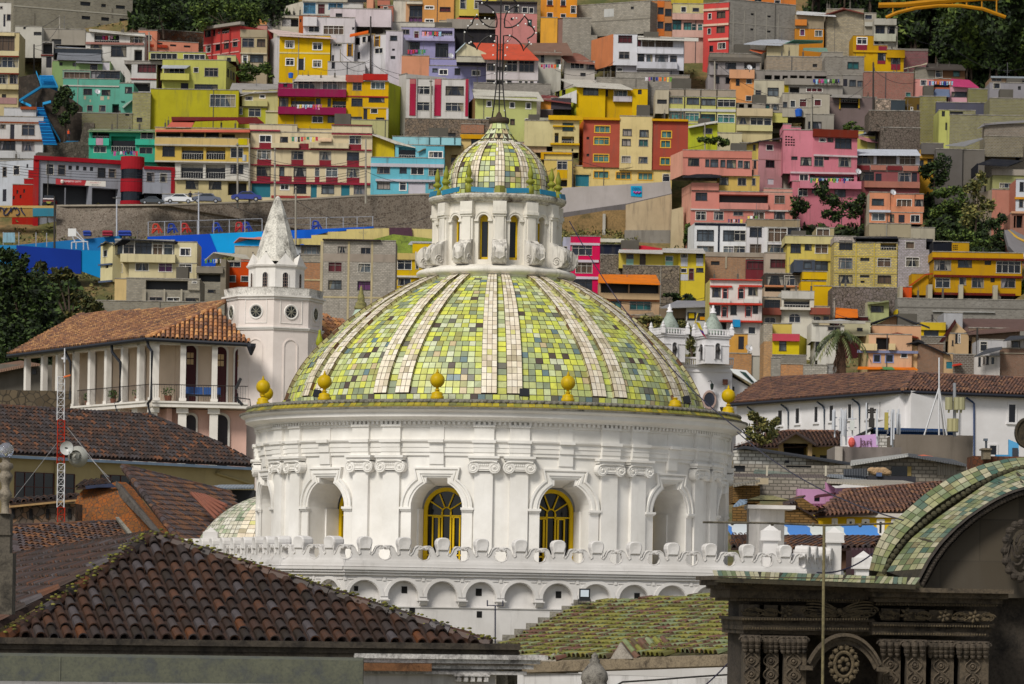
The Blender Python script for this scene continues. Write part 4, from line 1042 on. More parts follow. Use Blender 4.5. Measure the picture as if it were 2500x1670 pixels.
def dish(c,r,ax,name,mt,parent,deep=.35):
 ax=Vector(ax).normalized();u=ax.cross(V3(0,0,1)).normalized();w=u.cross(ax);rings=[]
 for k in range(9):
  f=k/8;rings.append([c+(u*cos(2*pi*j/24)+w*sin(2*pi*j/24))*r*max(.01,f)+ax*(deep*r*(f*f-1))for j in range(24)])
 mb=MB();mb.loft(rings,True)
 mb.loft([rings[-1],[p-ax*.04 for p in rings[-1]],[p-ax*(.06+deep*r*.4)*1 for p in rings[5]]],True)
 return mb.build(name,mt,parent,smooth=True)
d1=dish(P(162.5,1094,119.5),17*120/FP,(-.25,-1,.1),'drum_dish',plain('b8b9b6',.35),mast,.6)
mb=MB();c=P(162.5,1094,119.3);mb.tube([c+V3(0,.15,0),c+V3(-.02,-.1,.0)],.03,8);mb.build('feed',plain('2a2a2a',.5),d1)
c=P(191,1115,120.2);d2=dish(c,26.5*120/FP,(.35,1,.1),'back_dish',plain('a8a8a0',.4),mast,.35)
mb=MB();mb.tube([c+V3(.08*cos(a),-.18,.08*sin(a))for a in[2*pi*k/10 for k in range(11)]],.015,5);mb.tube([c+V3(-.3,-.2,.1),c+V3(.1,-.2,.1),c+V3(.1,-.2,-.12),c+V3(-.3,-.2,-.12)],.018,5);mb.box(c+V3(-.04,-.24,-.08),(.1,0,0),(0,.1,0),(0,0,.16));mb.build('mounting',plain('8c8c84',.4),d2)
mb=MB()
for a,b in((P(165,1045,120),P(270,1178,118)),(P(140,1080,120),P(35,1215,118)),(P(216,1115,119),P(265,1165,118))):mb.tube([a,b],.007,4)
mb.build('guy_wire',plain('9a9a9a',.5),mast)
h=thing('cream_tiled_building','long cream building under a dark clay tile roof, left of the drum','building',P(300,1230,170)+V3(0,0,-4))
E0,E1=P(-60,1102,164.0),P(640,1138,177.0)
def up_(p,run,rise):
 d=Vector((E1.x-E0.x,E1.y-E0.y,0)).normalized();n=Vector((-d.y,d.x,0));return p+n*run+V3(0,0,rise)
Eh=E0.lerp(E1,.78)
tile_plane('main_slope',[E0,E1,up_(E0.lerp(E1,.93),1.6,1.0),up_(Eh,3.6,2.32),up_(E0,3.6,2.32)],h,TERRA,.235,.34,seg=4,ridges=((3,4),(3,2)),th=.08)
ed=(E1-E0).normalized();en2=Vector((ed.y,-ed.x,0)).normalized()
mb=MB();mb.box(E0+V3(0,0,-.22)+en2*.02,(E1-E0)*.985,en2*.16,(0,0,.13));mb.build('gutter',paint('8296ac',.5,.5,3),h)
mb=MB();z0_=E0.z-7
Wv=V3(0,0,-.1)-en2*.5
s0=E0+Wv;d=E1-E0
def onw(x,y,D0=None):
 r_=ray(x,y);t_=s0.dot(en2)/r_.dot(en2);return r_*t_
wins=[(35,1154,129,1224),(135,1157,180,1226),(245,1162,387,1215)]
mb.box((s0.x,s0.y,z0_),(d.x,d.y,0),-en2*5,(0,0,s0.z-z0_-.05));mb.build('wall',paint('b8a87e',.25,.9,1),h)
for k,(x0_,y0_,x1_,y1_)in enumerate(wins):
 a,b=onw(x0_,y1_),onw(x1_,y1_);zt_=onw((x0_+x1_)/2,y0_).z;zb_=onw((x0_+x1_)/2,y1_).z
 mb=MB();dd=Vector((b.x-a.x,b.y-a.y,0));
 mb.box((a.x,a.y,zb_),dd,en2*.02,(0,0,zt_-zb_));o=mb.build('window',plain('0b0d14',.2),h)
 mb=MB();L_=dd.length;n=max(2,int(L_/.55));dd.normalize()
 for j in range(n+1):mb.box(Vector((a.x,a.y,zb_))+dd*(L_*j/n-.02),dd*.035,en2*.05,(0,0,zt_-zb_))
 m_=max(1,int((zt_-zb_)/.45))
 for j in range(m_+1):mb.box(Vector((a.x,a.y,zb_+(zt_-zb_)*j/m_-.015)),dd*L_,en2*.045,(0,0,.03))
 mb.build('window_bars',plain('4a1d14',.6),o)
mb=MB();mb.tube([onw(134,1128)+en2*.1,onw(134,1230)+en2*.1],.06,6);mb.tube([onw(538,1130)+en2*.1,onw(538,1145)+en2*.1,onw(524,1155)+en2*.1,onw(612,1182)+en2*.1],.055,6);mb.build('downpipe',paint('b5a67c',.4,.7,3),h)
mb=MB();slab(mb,[(475,1192,150),(620,1190,152),(620,1183,154),(540,1183,153)],(0,0,-.06));ln=thing('tin_lean_to','small dark lean-to with a corrugated tin roof beside the white drum','shed',P(560,1250,151));mb.build('roof',corr('9aa4ae'),ln,uv=True)
mb=MB();lookbox(mb,478,1191,552,1199,150,.3);mb.build('fascia',paint('5d7488',.6,.6,3),ln)
mb=MB();lookbox(mb,550,1196,620,1300,152,1);mb.build('wall',plain('15171c',.7,var=1),ln)
mb=MB();lookbox(mb,536,1196,547,1260,151.5,.2);mb.build('post',paint('b9a985',.6,.8,3),ln)
mb=MB();slab(mb,[(480,1196,151),(535,1200,151),(543,1260,148),(500,1230,148)],(0,.1,0));mb.build('glazed_slope',plain('20242a',.3),ln)
h=thing('brick_gable_house','small house with an orange brick gable wall and patched brown tile roof','house',P(330,1330,124))
G0,G1,Q1,Q0=P(283,1170,130),P(436,1322,123),P(640,1330,131),P(560,1205,137)
BM=rndmat('brown_barrel_tiles',HS('0 574038 .15 6c4c3c .3 504646 .45 845a3c .6 605456 .74 96623a .84 66483e .93 463a38',.7),.7,8,.5)
tile_plane('roof_slope',[G1,Q1,Q0,G0],h,BM,.225,.34,seg=5,ridges=((0,3),(2,3)),th=.12)
mb=MB();slab(mb,[(183,1216,126.5),(208,1190,126.5),(262,1184,126.5),(283,1176,126.5),(300,1190,126),(398,1312,123.2),(398,1400,123.2),(183,1400,126)],(.3,.4,0));mb.build('gable_wall',rubble('9a5a2c','7a5230',7,'4a4038'),h)
mb=MB();slab(mb,[(283,1174,126.2),(298,1184,126.2),(402,1310,123.0),(398,1330,123.0),(385,1310,123.0),(280,1200,126.2)],(0,.1,0));mb.build('coping',stone('5a544e','2e2a26',4),h)
tile_plane('back_verge',[P(186,1192,126),P(262,1186,126),P(275,1170,129),P(205,1178,129)],h,TERRA,.2,.3,seg=4,th=.06)
mb=MB();slab(mb,[(208,1186,125.9),(272,1180,125.9),(285,1190,125.9),(240,1190,125.9),(210,1194,125.9)],(0,.1,0));mb.build('tarpaulin',plain('1e2a4a',.5,var=2),h)
mb=MB()
for k in range(5):mb.tube([P(468+k*7,1204+k*1,129),P(528+k*6,1262-k*8+4,125)],.06,6)
mb.build('pink_patch_tiles',paint('96604f',.7,.8,4),h)
h=thing('brick_shed','low brick shed with three dark openings and a rusty eave','shed',P(100,1270,122))
mb=MB();lookbox(mb,20,1228,184,1285,122,2);mb.build('wall',rubble('8a6a50','5e5650',5),h)
for x in(32,75,116,170):
 mb=MB();lookbox(mb,x-4,1242,x+4,1266,121.95,.1);mb.build('opening',plain('100e10',.9),h)
mb=MB();slab(mb,[(22,1236,121.6),(186,1220,121.6),(186,1215,123),(22,1228,123)],(0,0,-.05));mb.build('eave',paint('a8895f',.8,.8,4),h)
tile_plane('roof_slope',[P(24,1230,121.8),P(188,1216,121.8),P(188,1210,124),P(24,1223,124)],h,TERRA,.22,.33,seg=4,th=.04)
h=thing('low_tiled_house','low roof of orange brown barrel tiles behind the lamp plinth','house',P(150,1340,107))
tile_plane('roof_slope',[P(36,1368,105),P(420,1392,109),P(280,1278,115),P(25,1272,110)],h,BM,.21,.33,seg=5,ridges=((2,3),),th=.1)
mb=MB();slab(mb,[(282,1262,114.8),(290,1262,114.8),(332,1312,110),(325,1318,110)],(0,.2,-.1));mb.build('verge_board',stone('8a8578','4a463c',4),h)
mb=MB();lookbox(mb,28,1366,330,1600,106.5,3);mb.build('wall',paint('c8b48a',.5,.9,2),h)

TD=200.0;TK=TD/FP
tw=thing('octagonal_tower','pale pink octagonal tower with round windows and a mottled white spire','tower',P(667,1300,TD)+V3(0,0,-2))
TW=paint('f2e7e0',.25,.85,1.2);TWW=paint('eeeae4',.35,.85,1.5);TWD=stone('dcd8d0','7d7a74',1.6,.9,.3)
tc=P(667,800,TD);tc2=P(675.5,650,TD)
def oct_ring(c,R,z,ph):return[V3(c.x+R*sin(ph+D2(45*k)),c.y-R*cos(ph+D2(45*k)),z)for k in range(8)]
def zt_(y):return(HY-y)*TK-10*TK
OP=D2(4)
mb=MB();R=119*TK
for ya,yb,rr_ in((1500,842,1.0),(842,818,1.0),(818,746,1.0)):mb.loft([oct_ring(tc,R*rr_,zt_(ya)+.2,OP),oct_ring(tc,R*rr_,zt_(yb)+.2,OP)],True)
mb.build('shaft',TW,tw)
mb=MB()
for ya,yb,rr_ in((822,818,1.03),(818,815,1.05),(748,742,1.03),(742,738,1.07)):mb.loft([oct_ring(tc,R*.98,zt_(ya)+.2,OP),oct_ring(tc,R*rr_,zt_(ya)+.2,OP),oct_ring(tc,R*rr_,zt_(yb)+.2,OP),oct_ring(tc,R*.98,zt_(yb)+.2,OP)],True)
mb.build('string_course',TWW,tw)
mb=MB();mb.loft([oct_ring(tc,R*1.0,zt_(739)+.2,OP),oct_ring(tc,R*1.02,zt_(721)+.2,OP),oct_ring(tc,R*1.03,zt_(719)+.2,OP),oct_ring(tc,R*.9,zt_(719)+.2,OP),oct_ring(tc,R*.9,zt_(732)+.2,OP),oct_ring(tc,.1,zt_(732)+.2,OP)],True);mb.build('parapet',TWD,tw)
ap=R*cos(D2(22.5))
for k in range(-3,4):
 ph=OP+D2(22.5+45*k);n=V3(sin(ph),-cos(ph),0);u=V3(cos(ph),sin(ph),0);zc=zt_(779)+.22
 c=V3(tc.x,tc.y,zc)+n*ap
 mb=MB();mb.loft([[c+u*(q*cos(2*pi*j/24))+V3(0,0,q*sin(2*pi*j/24))+n*o for j in range(24)]for q,o in((.30,.0),(.36,.05),(.40,.05),(.42,.0))],True)
 mb.loft([[c+u*(q*cos(2*pi*j/24))+V3(0,0,q*sin(2*pi*j/24))+n*o for j in range(24)]for q,o in((.30,.04),(.30,.01))],True)
 for s_ in(-1,1):mb.box(c+u*(s_*.62-.015)+V3(0,0,-.62),u*.03,n*.03,V3(0,0,1.24));mb.box(c-u*.62+V3(0,0,s_*.62),u*1.24,n*.03,V3(0,0,.03))
 o=mb.build('round_window',TWW,tw)
 mb=MB();mb.poly([c+u*(.31*cos(2*pi*j/20))+V3(0,0,.31*sin(2*pi*j/20))+n*.02 for j in range(20)]);g=mb.build('pane',glass('252a26'),o)
 mb=MB()
 for j in range(8):
  a=2*pi*j/8;mb.tube([c+n*.03,c+n*.03+u*.29*cos(a)+V3(0,0,.29*sin(a))],.018,4)
 mb.build('tracery',plain('8f8c7c',.7),o)
 w=.36;zt2,zb2=zt_(846)+.2,zt_(1010);mb=MB()
 for(a0,a1,o0)in((w,w+.05,.04),(w+.05,w+.09,.02)):
  path=[(-1,zb2)]+[(-cos(pi*j/14),None)for j in range(15)]+[(1,zb2)]
  A_=[];B_=[]
  for j in range(17):
   if j in(0,16):sx=-1 if j==0 else 1;A_.append(V3(tc.x,tc.y,zb2)+n*ap+u*sx*a0);B_.append(V3(tc.x,tc.y,zb2)+n*ap+u*sx*a1)
   else:
    t_=pi*(j-1)/14;A_.append(V3(tc.x,tc.y,zt2-w+a0*sin(t_))+n*ap-u*a0*cos(t_));B_.append(V3(tc.x,tc.y,zt2-w+a1*sin(t_))+n*ap-u*a1*cos(t_))
  mb.loft([A_,[p+n*o0 for p in A_],[p+n*o0 for p in B_],B_],False)
 mb.build('blind_arch',TW,tw)
R2=68*TK;OP2=D2(1)
def z2(y):return(HY-y)*TK-7*TK
mb=MB();mb.loft([oct_ring(tc2,R2,z2(735),OP2),oct_ring(tc2,R2,z2(662),OP2)],True)
mb.loft([oct_ring(tc2,R2,z2(662),OP2),oct_ring(tc2,R2*1.08,z2(658),OP2),oct_ring(tc2,R2*1.1,z2(654),OP2),oct_ring(tc2,R2*.8,z2(652),OP2)],True);mb.build('belfry',TWW,tw)
for k in range(-2,3):
 ph=OP2+D2(22.5+45*k);n=V3(sin(ph),-cos(ph),0);u=V3(cos(ph),sin(ph),0);c=V3(tc2.x,tc2.y,0)+n*(R2*cos(D2(22.5)))
 w=.155;z0_,z1_=z2(722),z2(680)
 out=[(-w,z0_)]+[(-w*cos(pi*j/10),z1_+w*sin(pi*j/10))for j in range(11)]+[(w,z0_)]
 mb=MB();A_=[c+u*x+V3(0,0,z)+n*.01 for x,z in out];B_=[c+u*x*1.3+V3(0,0,z+(.04 if z>z1_-.1 else 0))+n*.01 for x,z in out]
 mb.loft([A_,[p+n*.03 for p in A_],[p+n*.03 for p in B_],B_],False);o=mb.build('lancet_window',TWW,tw)
 mb=MB();mb.poly([p+n*.004 for p in A_]);mb.build('pane',glass('1b2028'),o)
 mb=MB()
 for j in range(6):mb.box(c+u*-w+n*.018+V3(0,0,z0_+j*.16),u*2*w,n*.01,V3(0,0,.018))
 for x in(-.07,.07):mb.box(c+u*x+n*.018+V3(0,0,z0_),u*.018,n*.01,V3(0,0,z1_-z0_+.1))
 mb.build('window_bars',plain('8a7468',.6),o)
sp_=[]
for y,r_ in((650,54),(642,52.5),(600,41.5),(560,29.5),(520,17),(497,8.5),(490,5),(487,1)):sp_.append(oct_ring(tc2,r_*TK,z2(y)+.12,OP2))
mb=MB();mb.loft(sp_,True);mb.build('spire',stone('dad6cb','6a665e',1.5,.92,.4),tw)
for k in range(8):
 ph=OP2+D2(22.5+45*k);n=V3(sin(ph),-cos(ph),0);u=V3(cos(ph),sin(ph),0);c=V3(tc2.x,tc2.y,0)+n*(R2*.99);w=R2*sin(D2(22.5))*1.02
 b=[c-u*w+V3(0,0,z2(655)),c+u*w+V3(0,0,z2(655)),c+u*w*.2-n*.75+V3(0,0,z2(648)),c-u*w*.2-n*.75+V3(0,0,z2(648))];ap_=c-n*.12+V3(0,0,z2(626))
 mb=MB();mb.poly([b[0],b[1],ap_]);mb.poly([b[1],b[2],ap_]);mb.poly([b[2],b[3],ap_]);mb.poly([b[3],b[0],ap_]);o=mb.build('gablet',TWW,tw)
 mb=MB();mb.ball(ap_+V3(0,0,.06),.04,5);mb.build('knob',plain('2a2a2a',.6),o)
ar=thing('arcaded_building','pink cream two storey building with a white columned gallery and broad brown tile roof','building',P(380,1100,196)+V3(0,0,-2))
CW=paint('e8d2ba',.2,.9,1);CP_=paint('e3bcae',.25,.9,1);CWH=paint('e9e4dc',.35,.85,1.5)
AC,AL,AR_=P(358,824,195.0),P(20,866,210.0),P(612,838,195.6)
RT0,RT1=P(548,731,199.5),P(150,822,226.0)
NM=rndmat('orange_brown_tiles',[(0,H('8f6547')),(.2,H('a87752')),(.38,H('765446')),(.55,H('b98a5c')),(.7,H('94694e')),(.85,H('c49462')),(.94,H('5f4a42'))],.85,6,.4)
tile_plane('left_slope',[AL,AC,P(526,750,198.3),RT0,P(380,752,207),P(250,786,216),P(205,803,219)],ar,NM,.25,.36,seg=4,ridges=((2,3),),th=.1)
tile_plane('right_slope',[AC,AR_,P(526,750,198.3)],ar,TERRA3,.25,.36,seg=4,ridges=((0,2),),th=.1)
mb=MB()
for a,b in((AL,AC),(AC,AR_)):mb.tube([a+V3(0,-.15,-.1),b+V3(0,-.15,-.1)],.11,6)
c_=AR_+V3(.05,-.2,-.15);mb.lathe([(.05,-.5),(.12,-.35),(.24,-.05),(.24,.12)],c_,8)
mb.build('gutter',plain('1c2029',.5),ar)
zc_=P(377,832,195).z;zf=P(377,976,195).z
def gx(seg,x):
 a,b=(AL,AC)if seg==0 else(AC,AR_)
 r_=ray(x,900);n=V3(-(b.y-a.y),b.x-a.x,0).normalized();off=.45
 t_=(a+n*off).dot(n)/r_.dot(n);p=r_*t_;return V3(p.x,p.y,0),V3(b.x-a.x,b.y-a.y,0).normalized(),n
cols=[(0,x)for x in(61,102,138,179,217,257,297,337)]+[(1,377),(1,447),(1,524)]
for s_,x in cols:
 p,d,n=gx(s_,x);w=.30 if x!=377 else .5
 mb=MB();mb.box(p-d*w/2+V3(0,0,zf-.4),d*w,n*w,V3(0,0,zc_-zf+.42));mb.box(p-d*w*.65+V3(0,0,zf-.0)-n*.03,d*w*1.3,n*(w+.06),V3(0,0,.15));mb.build('column',CWH,ar)
for s_,xa,xb in((0,45,372),(1,372,606)):
 p,d,n=gx(s_,xa);q,_,_=gx(s_,xb);L_=(q-p)
 mb=MB();mb.box(p+V3(0,0,zc_-.15),L_,n*.5,V3(0,0,.5));mb.build('lintel',CWH,ar)
 xa2=max(xa,190)if s_==0 else xa
 p2,_,_=gx(s_,xa2);L2=q-p2
 mb=MB();mb.box(p2-n*.35+V3(0,0,zf-.35),L2,n*3,V3(0,0,.25));mb.box(p2-n*.42+V3(0,0,zf-.14),L2,n*.4,V3(0,0,.1));mb.build('balcony_floor',CWH,ar)
 mb=MB();mb.box(p+n*2.1+V3(0,0,zf-6)+(d*1.2 if s_==1 else V3(0,0,0)),L_-d*1.0,n*.3,V3(0,0,zc_-zf+6.3));mb.build('upper_wall',CW,ar)
 mb=MB();mb.box(p2+n*.9+V3(0,0,zf-8),L2,n*.3,V3(0,0,7.6));mb.build('lower_wall',CP_,ar)
 rl=MB();LL=L2.length;nb=int(LL/.13)
 rl.tube([p2+V3(0,0,zf+.85),p2+L2+V3(0,0,zf+.85)],.022,4)
 for k in range(nb):rl.tube([p2+L2*(k/nb)+V3(0,0,zf),p2+L2*(k/nb)+V3(0,0,zf+.85)],.008,3,caps=False)
 rl.build('railing',plain('2a2220',.6),ar)
def arch_door(s_,x,w,y0,mt,nm='arched_door',off=2.08,hh=None,zb_=None):
 p,d,n=gx(s_,x);r_=ray(x,y0);a=AL if s_==0 else AC
 nn=n;t_=(V3(p.x,p.y,0)+nn*off).dot(nn)/V3(r_.x,r_.y,0).dot(nn);c=r_*t_;ztop=c.z;c.z=0
 zb2=zf-.05 if zb_ is None else zb_
 out=[(-w,zb2)]+[(-w*cos(pi*j/12),ztop-w+w*sin(pi*j/12))for j in range(13)]+[(w,zb2)]
 mb=MB();A_=[c+d*x_+V3(0,0,z)-nn*.02 for x_,z in out];B_=[c+d*x_*1.3+V3(0,0,z+(.12 if z>zb2+.1 else 0))-nn*.02 for x_,z in out]
 mb.loft([A_,[q-nn*.06 for q in A_],[q-nn*.06 for q in B_],B_],False);o=mb.build(nm,CWH,ar)
 mb=MB();mb.poly([q-nn*.01 for q in A_]);mb.build('door_leaf',mt,o)
 if nm=='arched_door' and s_==1:
  mb=MB()
  for sx in(-1,1):
   for k in range(2):mb.box(c+d*(sx*w*.28-.08)-nn*.06+V3(0,0,ztop-w-.35-k*.35),d*.16,nn*.02,V3(0,0,.28))
  mb.build('door_panes',plain('b99a6a',.4),o)
DR=paint('4a2024',.2,.5,2)
for x in(219,258,298,340):arch_door(0,x+9,.34,864 if x<300 else 858,DR)
arch_door(0,382,.25,846,DR);arch_door(1,465,.33,843,DR);arch_door(1,539,.33,847,DR);arch_door(1,588,.3,850,DR)
arch_door(1,465,.3,1013,plain('241c22',.6),'lower_arched_door',.85,zb_=zf-4);arch_door(1,539,.38,1013,plain('241c22',.6),'lower_arched_door',.85,zb_=zf-4)
for s_,x in((0,250),(0,292),(0,333),(1,376),(1,447),(1,524)):
 p,d,n=gx(s_,x);mb=MB();mb.box(p-d*.22+V3(0,0,zf-7),d*.44,n*.4,V3(0,0,6.4));mb.box(p-d*.32-n*.08+V3(0,0,zf-.65),d*.64,n*.6,V3(0,0,.3));mb.build('lower_pillar',CWH,ar)
for pth in([(0,272,835),(0,274,860),(0,294,885),(0,292,978),(0,282,985),(0,286,1010)],[(0,360,832),(0,362,845),(0,371,858),(0,369,975),(0,361,985),(0,366,1010)],[(0,158,848),(0,160,860),(0,172,885),(0,171,975)]):
 mb=MB();pts=[]
 for s_,x,y in pth:
  p,d,n=gx(s_,x);r_=ray(x,y);t_=(p-n*.35).dot(n)/V3(r_.x,r_.y,0).dot(n);pts.append(r_*t_)
 mb.tube(pts,.085,6);mb.build('downpipe',plain('171a22',.5),ar)
p,d,n=gx(0,245);mb=MB();mb.box(p+n*.5+V3(0,0,zf),d*.35,n*.3,V3(0,0,.8));
mb.build('wooden_stool',stone('6a3a20','3a1c10',4),label='small brown wooden stool on the gallery floor',cat='stool')
t=thing('chair_row','row of blue plastic seats on the white columned gallery','bench',gx(1,475)[0]+V3(0,0,zf))
p,d,n=gx(1,455)
for k in range(4):
 mb=MB();mb.box(p+d*(.48*k)+n*.5+V3(0,0,zf+.4),d*.42,n*.4,V3(0,0,.05));mb.box(p+d*(.48*k)+n*.88+V3(0,0,zf+.42),d*.42,n*.05,V3(0,0,.38));mb.build('seat',plain('24508c',.5),t)
mb=MB();mb.box(p+n*.6+V3(0,0,zf+.3),d*1.9,n*.06,V3(0,0,.08));mb.box(p+d*.1+n*.6+V3(0,0,zf),d*.05,n*.3,V3(0,0,.35));mb.box(p+d*1.7+n*.6+V3(0,0,zf),d*.05,n*.3,V3(0,0,.35));mb.build('seat_frame',plain('333333',.5),t)
LEAF=rndmat('green_leaves',[(0,H('3d5a26')),(.25,H('52702f')),(.5,H('2f4a22')),(.7,H('6b843a')),(.88,H('243a1c'))],.7,3,.2)
def leafy(mb,c,rad,n,size,flat=1.0):
 for k in range(n):
  while True:
   v=Vector((random.uniform(-1,1),random.uniform(-1,1),random.uniform(-1,1)))
   if v.length<1:break
  v=Vector((v.x*rad[0],v.y*rad[1],v.z*rad[2]));q=random.random()*.99+.01
  a=Vector((random.gauss(0,1),random.gauss(0,1),random.gauss(0,1))).normalized();b=a.orthogonal().normalized();s_=size*random.uniform(.6,1.4)
  p=c+v;mb.poly([p-a*s_,p+b*s_*.55,p+a*s_,p-b*s_*.55],q)
for i,(s_,x,w)in enumerate(((0,263,1),(0,322,.9),(1,412,1.3),(0,200,.7))):
 p,d,n=gx(s_,x);q=p+n*.35
 t=thing('potted_plant',('potted plant with long leaves on the gallery floor near the bent black pipe','potted plant beside the gallery corner pipe','long planter of red flowering plants behind the corner railing','small potted plant at the far end of the gallery')[i],'plant',q+V3(0,0,zf))
 mb=MB();mb.lathe([(.12*w,0),(.17*w,.28)],q+V3(0,0,zf),10);mb.lathe([(.17*w,.28),(.01,.27)],q+V3(0,0,zf),10);mb.build('pot',plain('7a4a34',.8),t)
 mb=MB();leafy(mb,q+V3(0,0,zf+.5),(.3*w,.2,.26),90,.06);mb.build('leaves',LEAF,t)
mb=MB();lookbox(mb,-40,953,178,1100,205,2);mb.build('retaining_wall',rubble('6a5e4c','544a3c',2.5),label='low mossy stone wall below the left end of the gallery',cat='wall')
t=thing('dim_hut','small hut with a tin roof in the shade of the dark tree','hut',P(60,955,222))
mb=MB();lookbox(mb,-30,890,140,960,222,4);mb.build('wall',paint('6f6a62',.6,.9),t)
mb=MB();slab(mb,[(-40,912,221),(60,892,221),(98,888,221),(50,880,226),(-40,895,226)],(0,0,-.12));mb.build('roof',corr('8a6a55'),t,uv=True)
mb=MB();lookbox(mb,78,900,88,914,221.9,.1);mb.build('window',plain('15151a',.4),t)
mb=MB();slab(mb,[(783,782,205),(875,800,209),(820,860,203),(783,850,201)],(0,0,-.2));
h=thing('tiled_wing','orange brown tiled roof wing between tower and dome','building',P(810,900,204));
tile_plane('roof_slope',[P(783,862,201),P(860,868,203),P(880,800,207),P(783,782,206)],h,TERRA3,.25,.36,seg=4)
mb=MB();lookbox(mb,783,862,850,1000,202,3);mb.build('wall',CW,h)
h=thing('church_turret','slender mossy pinnacle on a small pale green cone rising behind the dome shoulder','pinnacle',P(880,900,125));k_=125/FP;c=P(881,760,125)
def pz(y):return P(881,y,125).z
mb=MB();mb.lathe([(16*k_,pz(755)),(17*k_,pz(750)),(13*k_,pz(745)),(14*k_,pz(741)),(9*k_,pz(736)),(8*k_,pz(722)),(5*k_,pz(716)),(6*k_,pz(713)),(3*k_,pz(708)),(4*k_,pz(704)),(1.5*k_,pz(699)),(.001,pz(696))],(c.x,c.y,0),12);mb.build('pinnacle',stone('8a8450','3a3826',5),h,smooth=True)
mb=MB();mb.lathe([(48*k_,pz(840)),(30*k_,pz(790)),(14*k_,pz(756))],(c.x,c.y,0),12);mb.build('cone_roof',paint('b9cbb8',.5,.5,4),h,smooth=True)
h=MB();c=P(780,846,118);k_=118/FP;h.lathe([(5*k_,-2*k_),(9*k_,6*k_),(9*k_,14*k_),(5*k_,26*k_),(3*k_,34*k_),(4*k_,38*k_),(.001,42*k_)],c,12)
h.build('green_urn',paint('9aa030',.4,.4,4),smooth=True,label='small olive green urn finial at the left edge of the dome',cat='finial')
t=thing('black_projector','black tilted spotlight on a rail at the gallery end','floodlight',P(575,990,185))
mb=MB();a=P(572,948,185);mb.box(a,(.25,0,.55),(0,.3,0),(.12,0,-.06));mb.box(P(575,976,185),(.3,0,-.3),(0,.3,0),(.1,0,.1));mb.build('lamp_housing',plain('101115',.5),t)
mb=MB();mb.tube([P(572,970,185),P(610,975,185),P(612,998,185)],.03,5);mb.tube([P(580,960,185),P(582,985,185)],.03,5);mb.build('bracket',plain('101115',.5),t)
wh=thing('white_colonial_building','long white building with narrow black windows under a low brown tile hip roof','building',P(2200,1180,262)+V3(0,0,-3))
WC=paint('e9e7e8',.15,.9,.6)
Ew,Ec,Ee=P(1778,985,283.0),P(2203,952,260.0),P(2620,968,264.0)
Rw,Rc,Re=P(1868,936,290.0),P(2231,908,266.5),P(2620,930,270.0)
RM=rndmat('dull_red_tiles',[(0,H('6a4c40')),(.2,H('7e5a4a')),(.4,H('5a443e')),(.55,H('88604a')),(.7,H('705248')),(.85,H('946c50')),(.94,H('4c3c38'))],.9,5,.45)
tile_plane('left_slope',[Ew,Ec,Rc,Rw],wh,RM,.27,.45,seg=3,ridges=((2,3),),th=.12)
tile_plane('right_slope',[Ec,Ee,Re,Rc],wh,RM,.27,.45,seg=3,ridges=((2,3),(0,3)),th=.12)
mb=MB()
for a,b in((Ew,Ec),(Ec,Ee)):mb.tube([a+V3(0,-.1,-.15),b+V3(0,-.1,-.15)],.13,6)
mb.build('gutter',plain('1d212c',.5),wh)
def wall_pt(a,b,off,x,y):
 n=V3(-(b.y-a.y),b.x-a.x,0).normalized();r_=ray(x,y);t_=(V3(a.x,a.y,0)+n*off).dot(n)/V3(r_.x,r_.y,0).dot(n);return r_*t_
for a,b,wl,pipes in((Ew,Ec,[(1900,1002,1910,1038),(1943,997,1952,1034),(1989,993,1997,1031),(2026,990,2035,1028),(2071,987,2079,1024),(2115,984,2121,1022),(2148,981,2156,1021)],[1842,1924,2012,2098]),(Ec,Ee,[(2281,981,2297,1023),(2462,988,2478,1031),(2416,1088,2432,1110)],[2378])):
 n=V3(-(b.y-a.y),b.x-a.x,0).normalized();d=V3(b.x-a.x,b.y-a.y,0)
 mb=MB();p=V3(a.x,a.y,0)+n*.55
 if a is Ew:p=p+d.normalized()*.3
 mb.box(p+V3(0,0,a.z-12),d,n*4,V3(0,0,11.9));mb.build('wall',WC,wh)
 for x0_,y0_,x1_,y1_ in wl:
  q0,q1=wall_pt(a,b,.55,x0_,y1_),wall_pt(a,b,.55,x1_,y1_);zt2=wall_pt(a,b,.55,x1_,y0_).z;dd=V3(q1.x-q0.x,q1.y-q0.y,0);e=dd.normalized()*.12
  mb=MB();
  for(o_,v_,hgt)in((q0-e,e,zt2-q0.z),(q1,e,zt2-q0.z)):mb.box(V3(o_.x,o_.y,q0.z),v_,-n*.06,V3(0,0,hgt))
  mb.box(V3(q0.x,q0.y,zt2)-e*1.0,dd+e*2,-n*.06,V3(0,0,.12));mb.box(V3(q0.x,q0.y,q0.z-.14)-e*1.6,dd+e*3.2,-n*.12,V3(0,0,.14));o=mb.build('window',WC,wh)
  mb=MB();mb.box(V3(q0.x,q0.y,q0.z),dd,-n*.015,V3(0,0,zt2-q0.z));mb.build('pane',plain('10121c',.3),o)
 for x in pipes:
  q=[wall_pt(a,b,.1,x-18,962-(x-2203)*(.075 if x<2203 else-.03)+4),wall_pt(a,b,.45,x-4,972-(x-2203)*(.075 if x<2203 else-.03)+4),wall_pt(a,b,.45,x,985-(x-2203)*(.075 if x<2203 else 0)),wall_pt(a,b,.45,x,1120)]
  mb=MB();mb.tube(q,.07,5);mb.build('downpipe',plain('2c3a4a' if x<2203 else '1d3a66',.5),wh)
mb=MB();
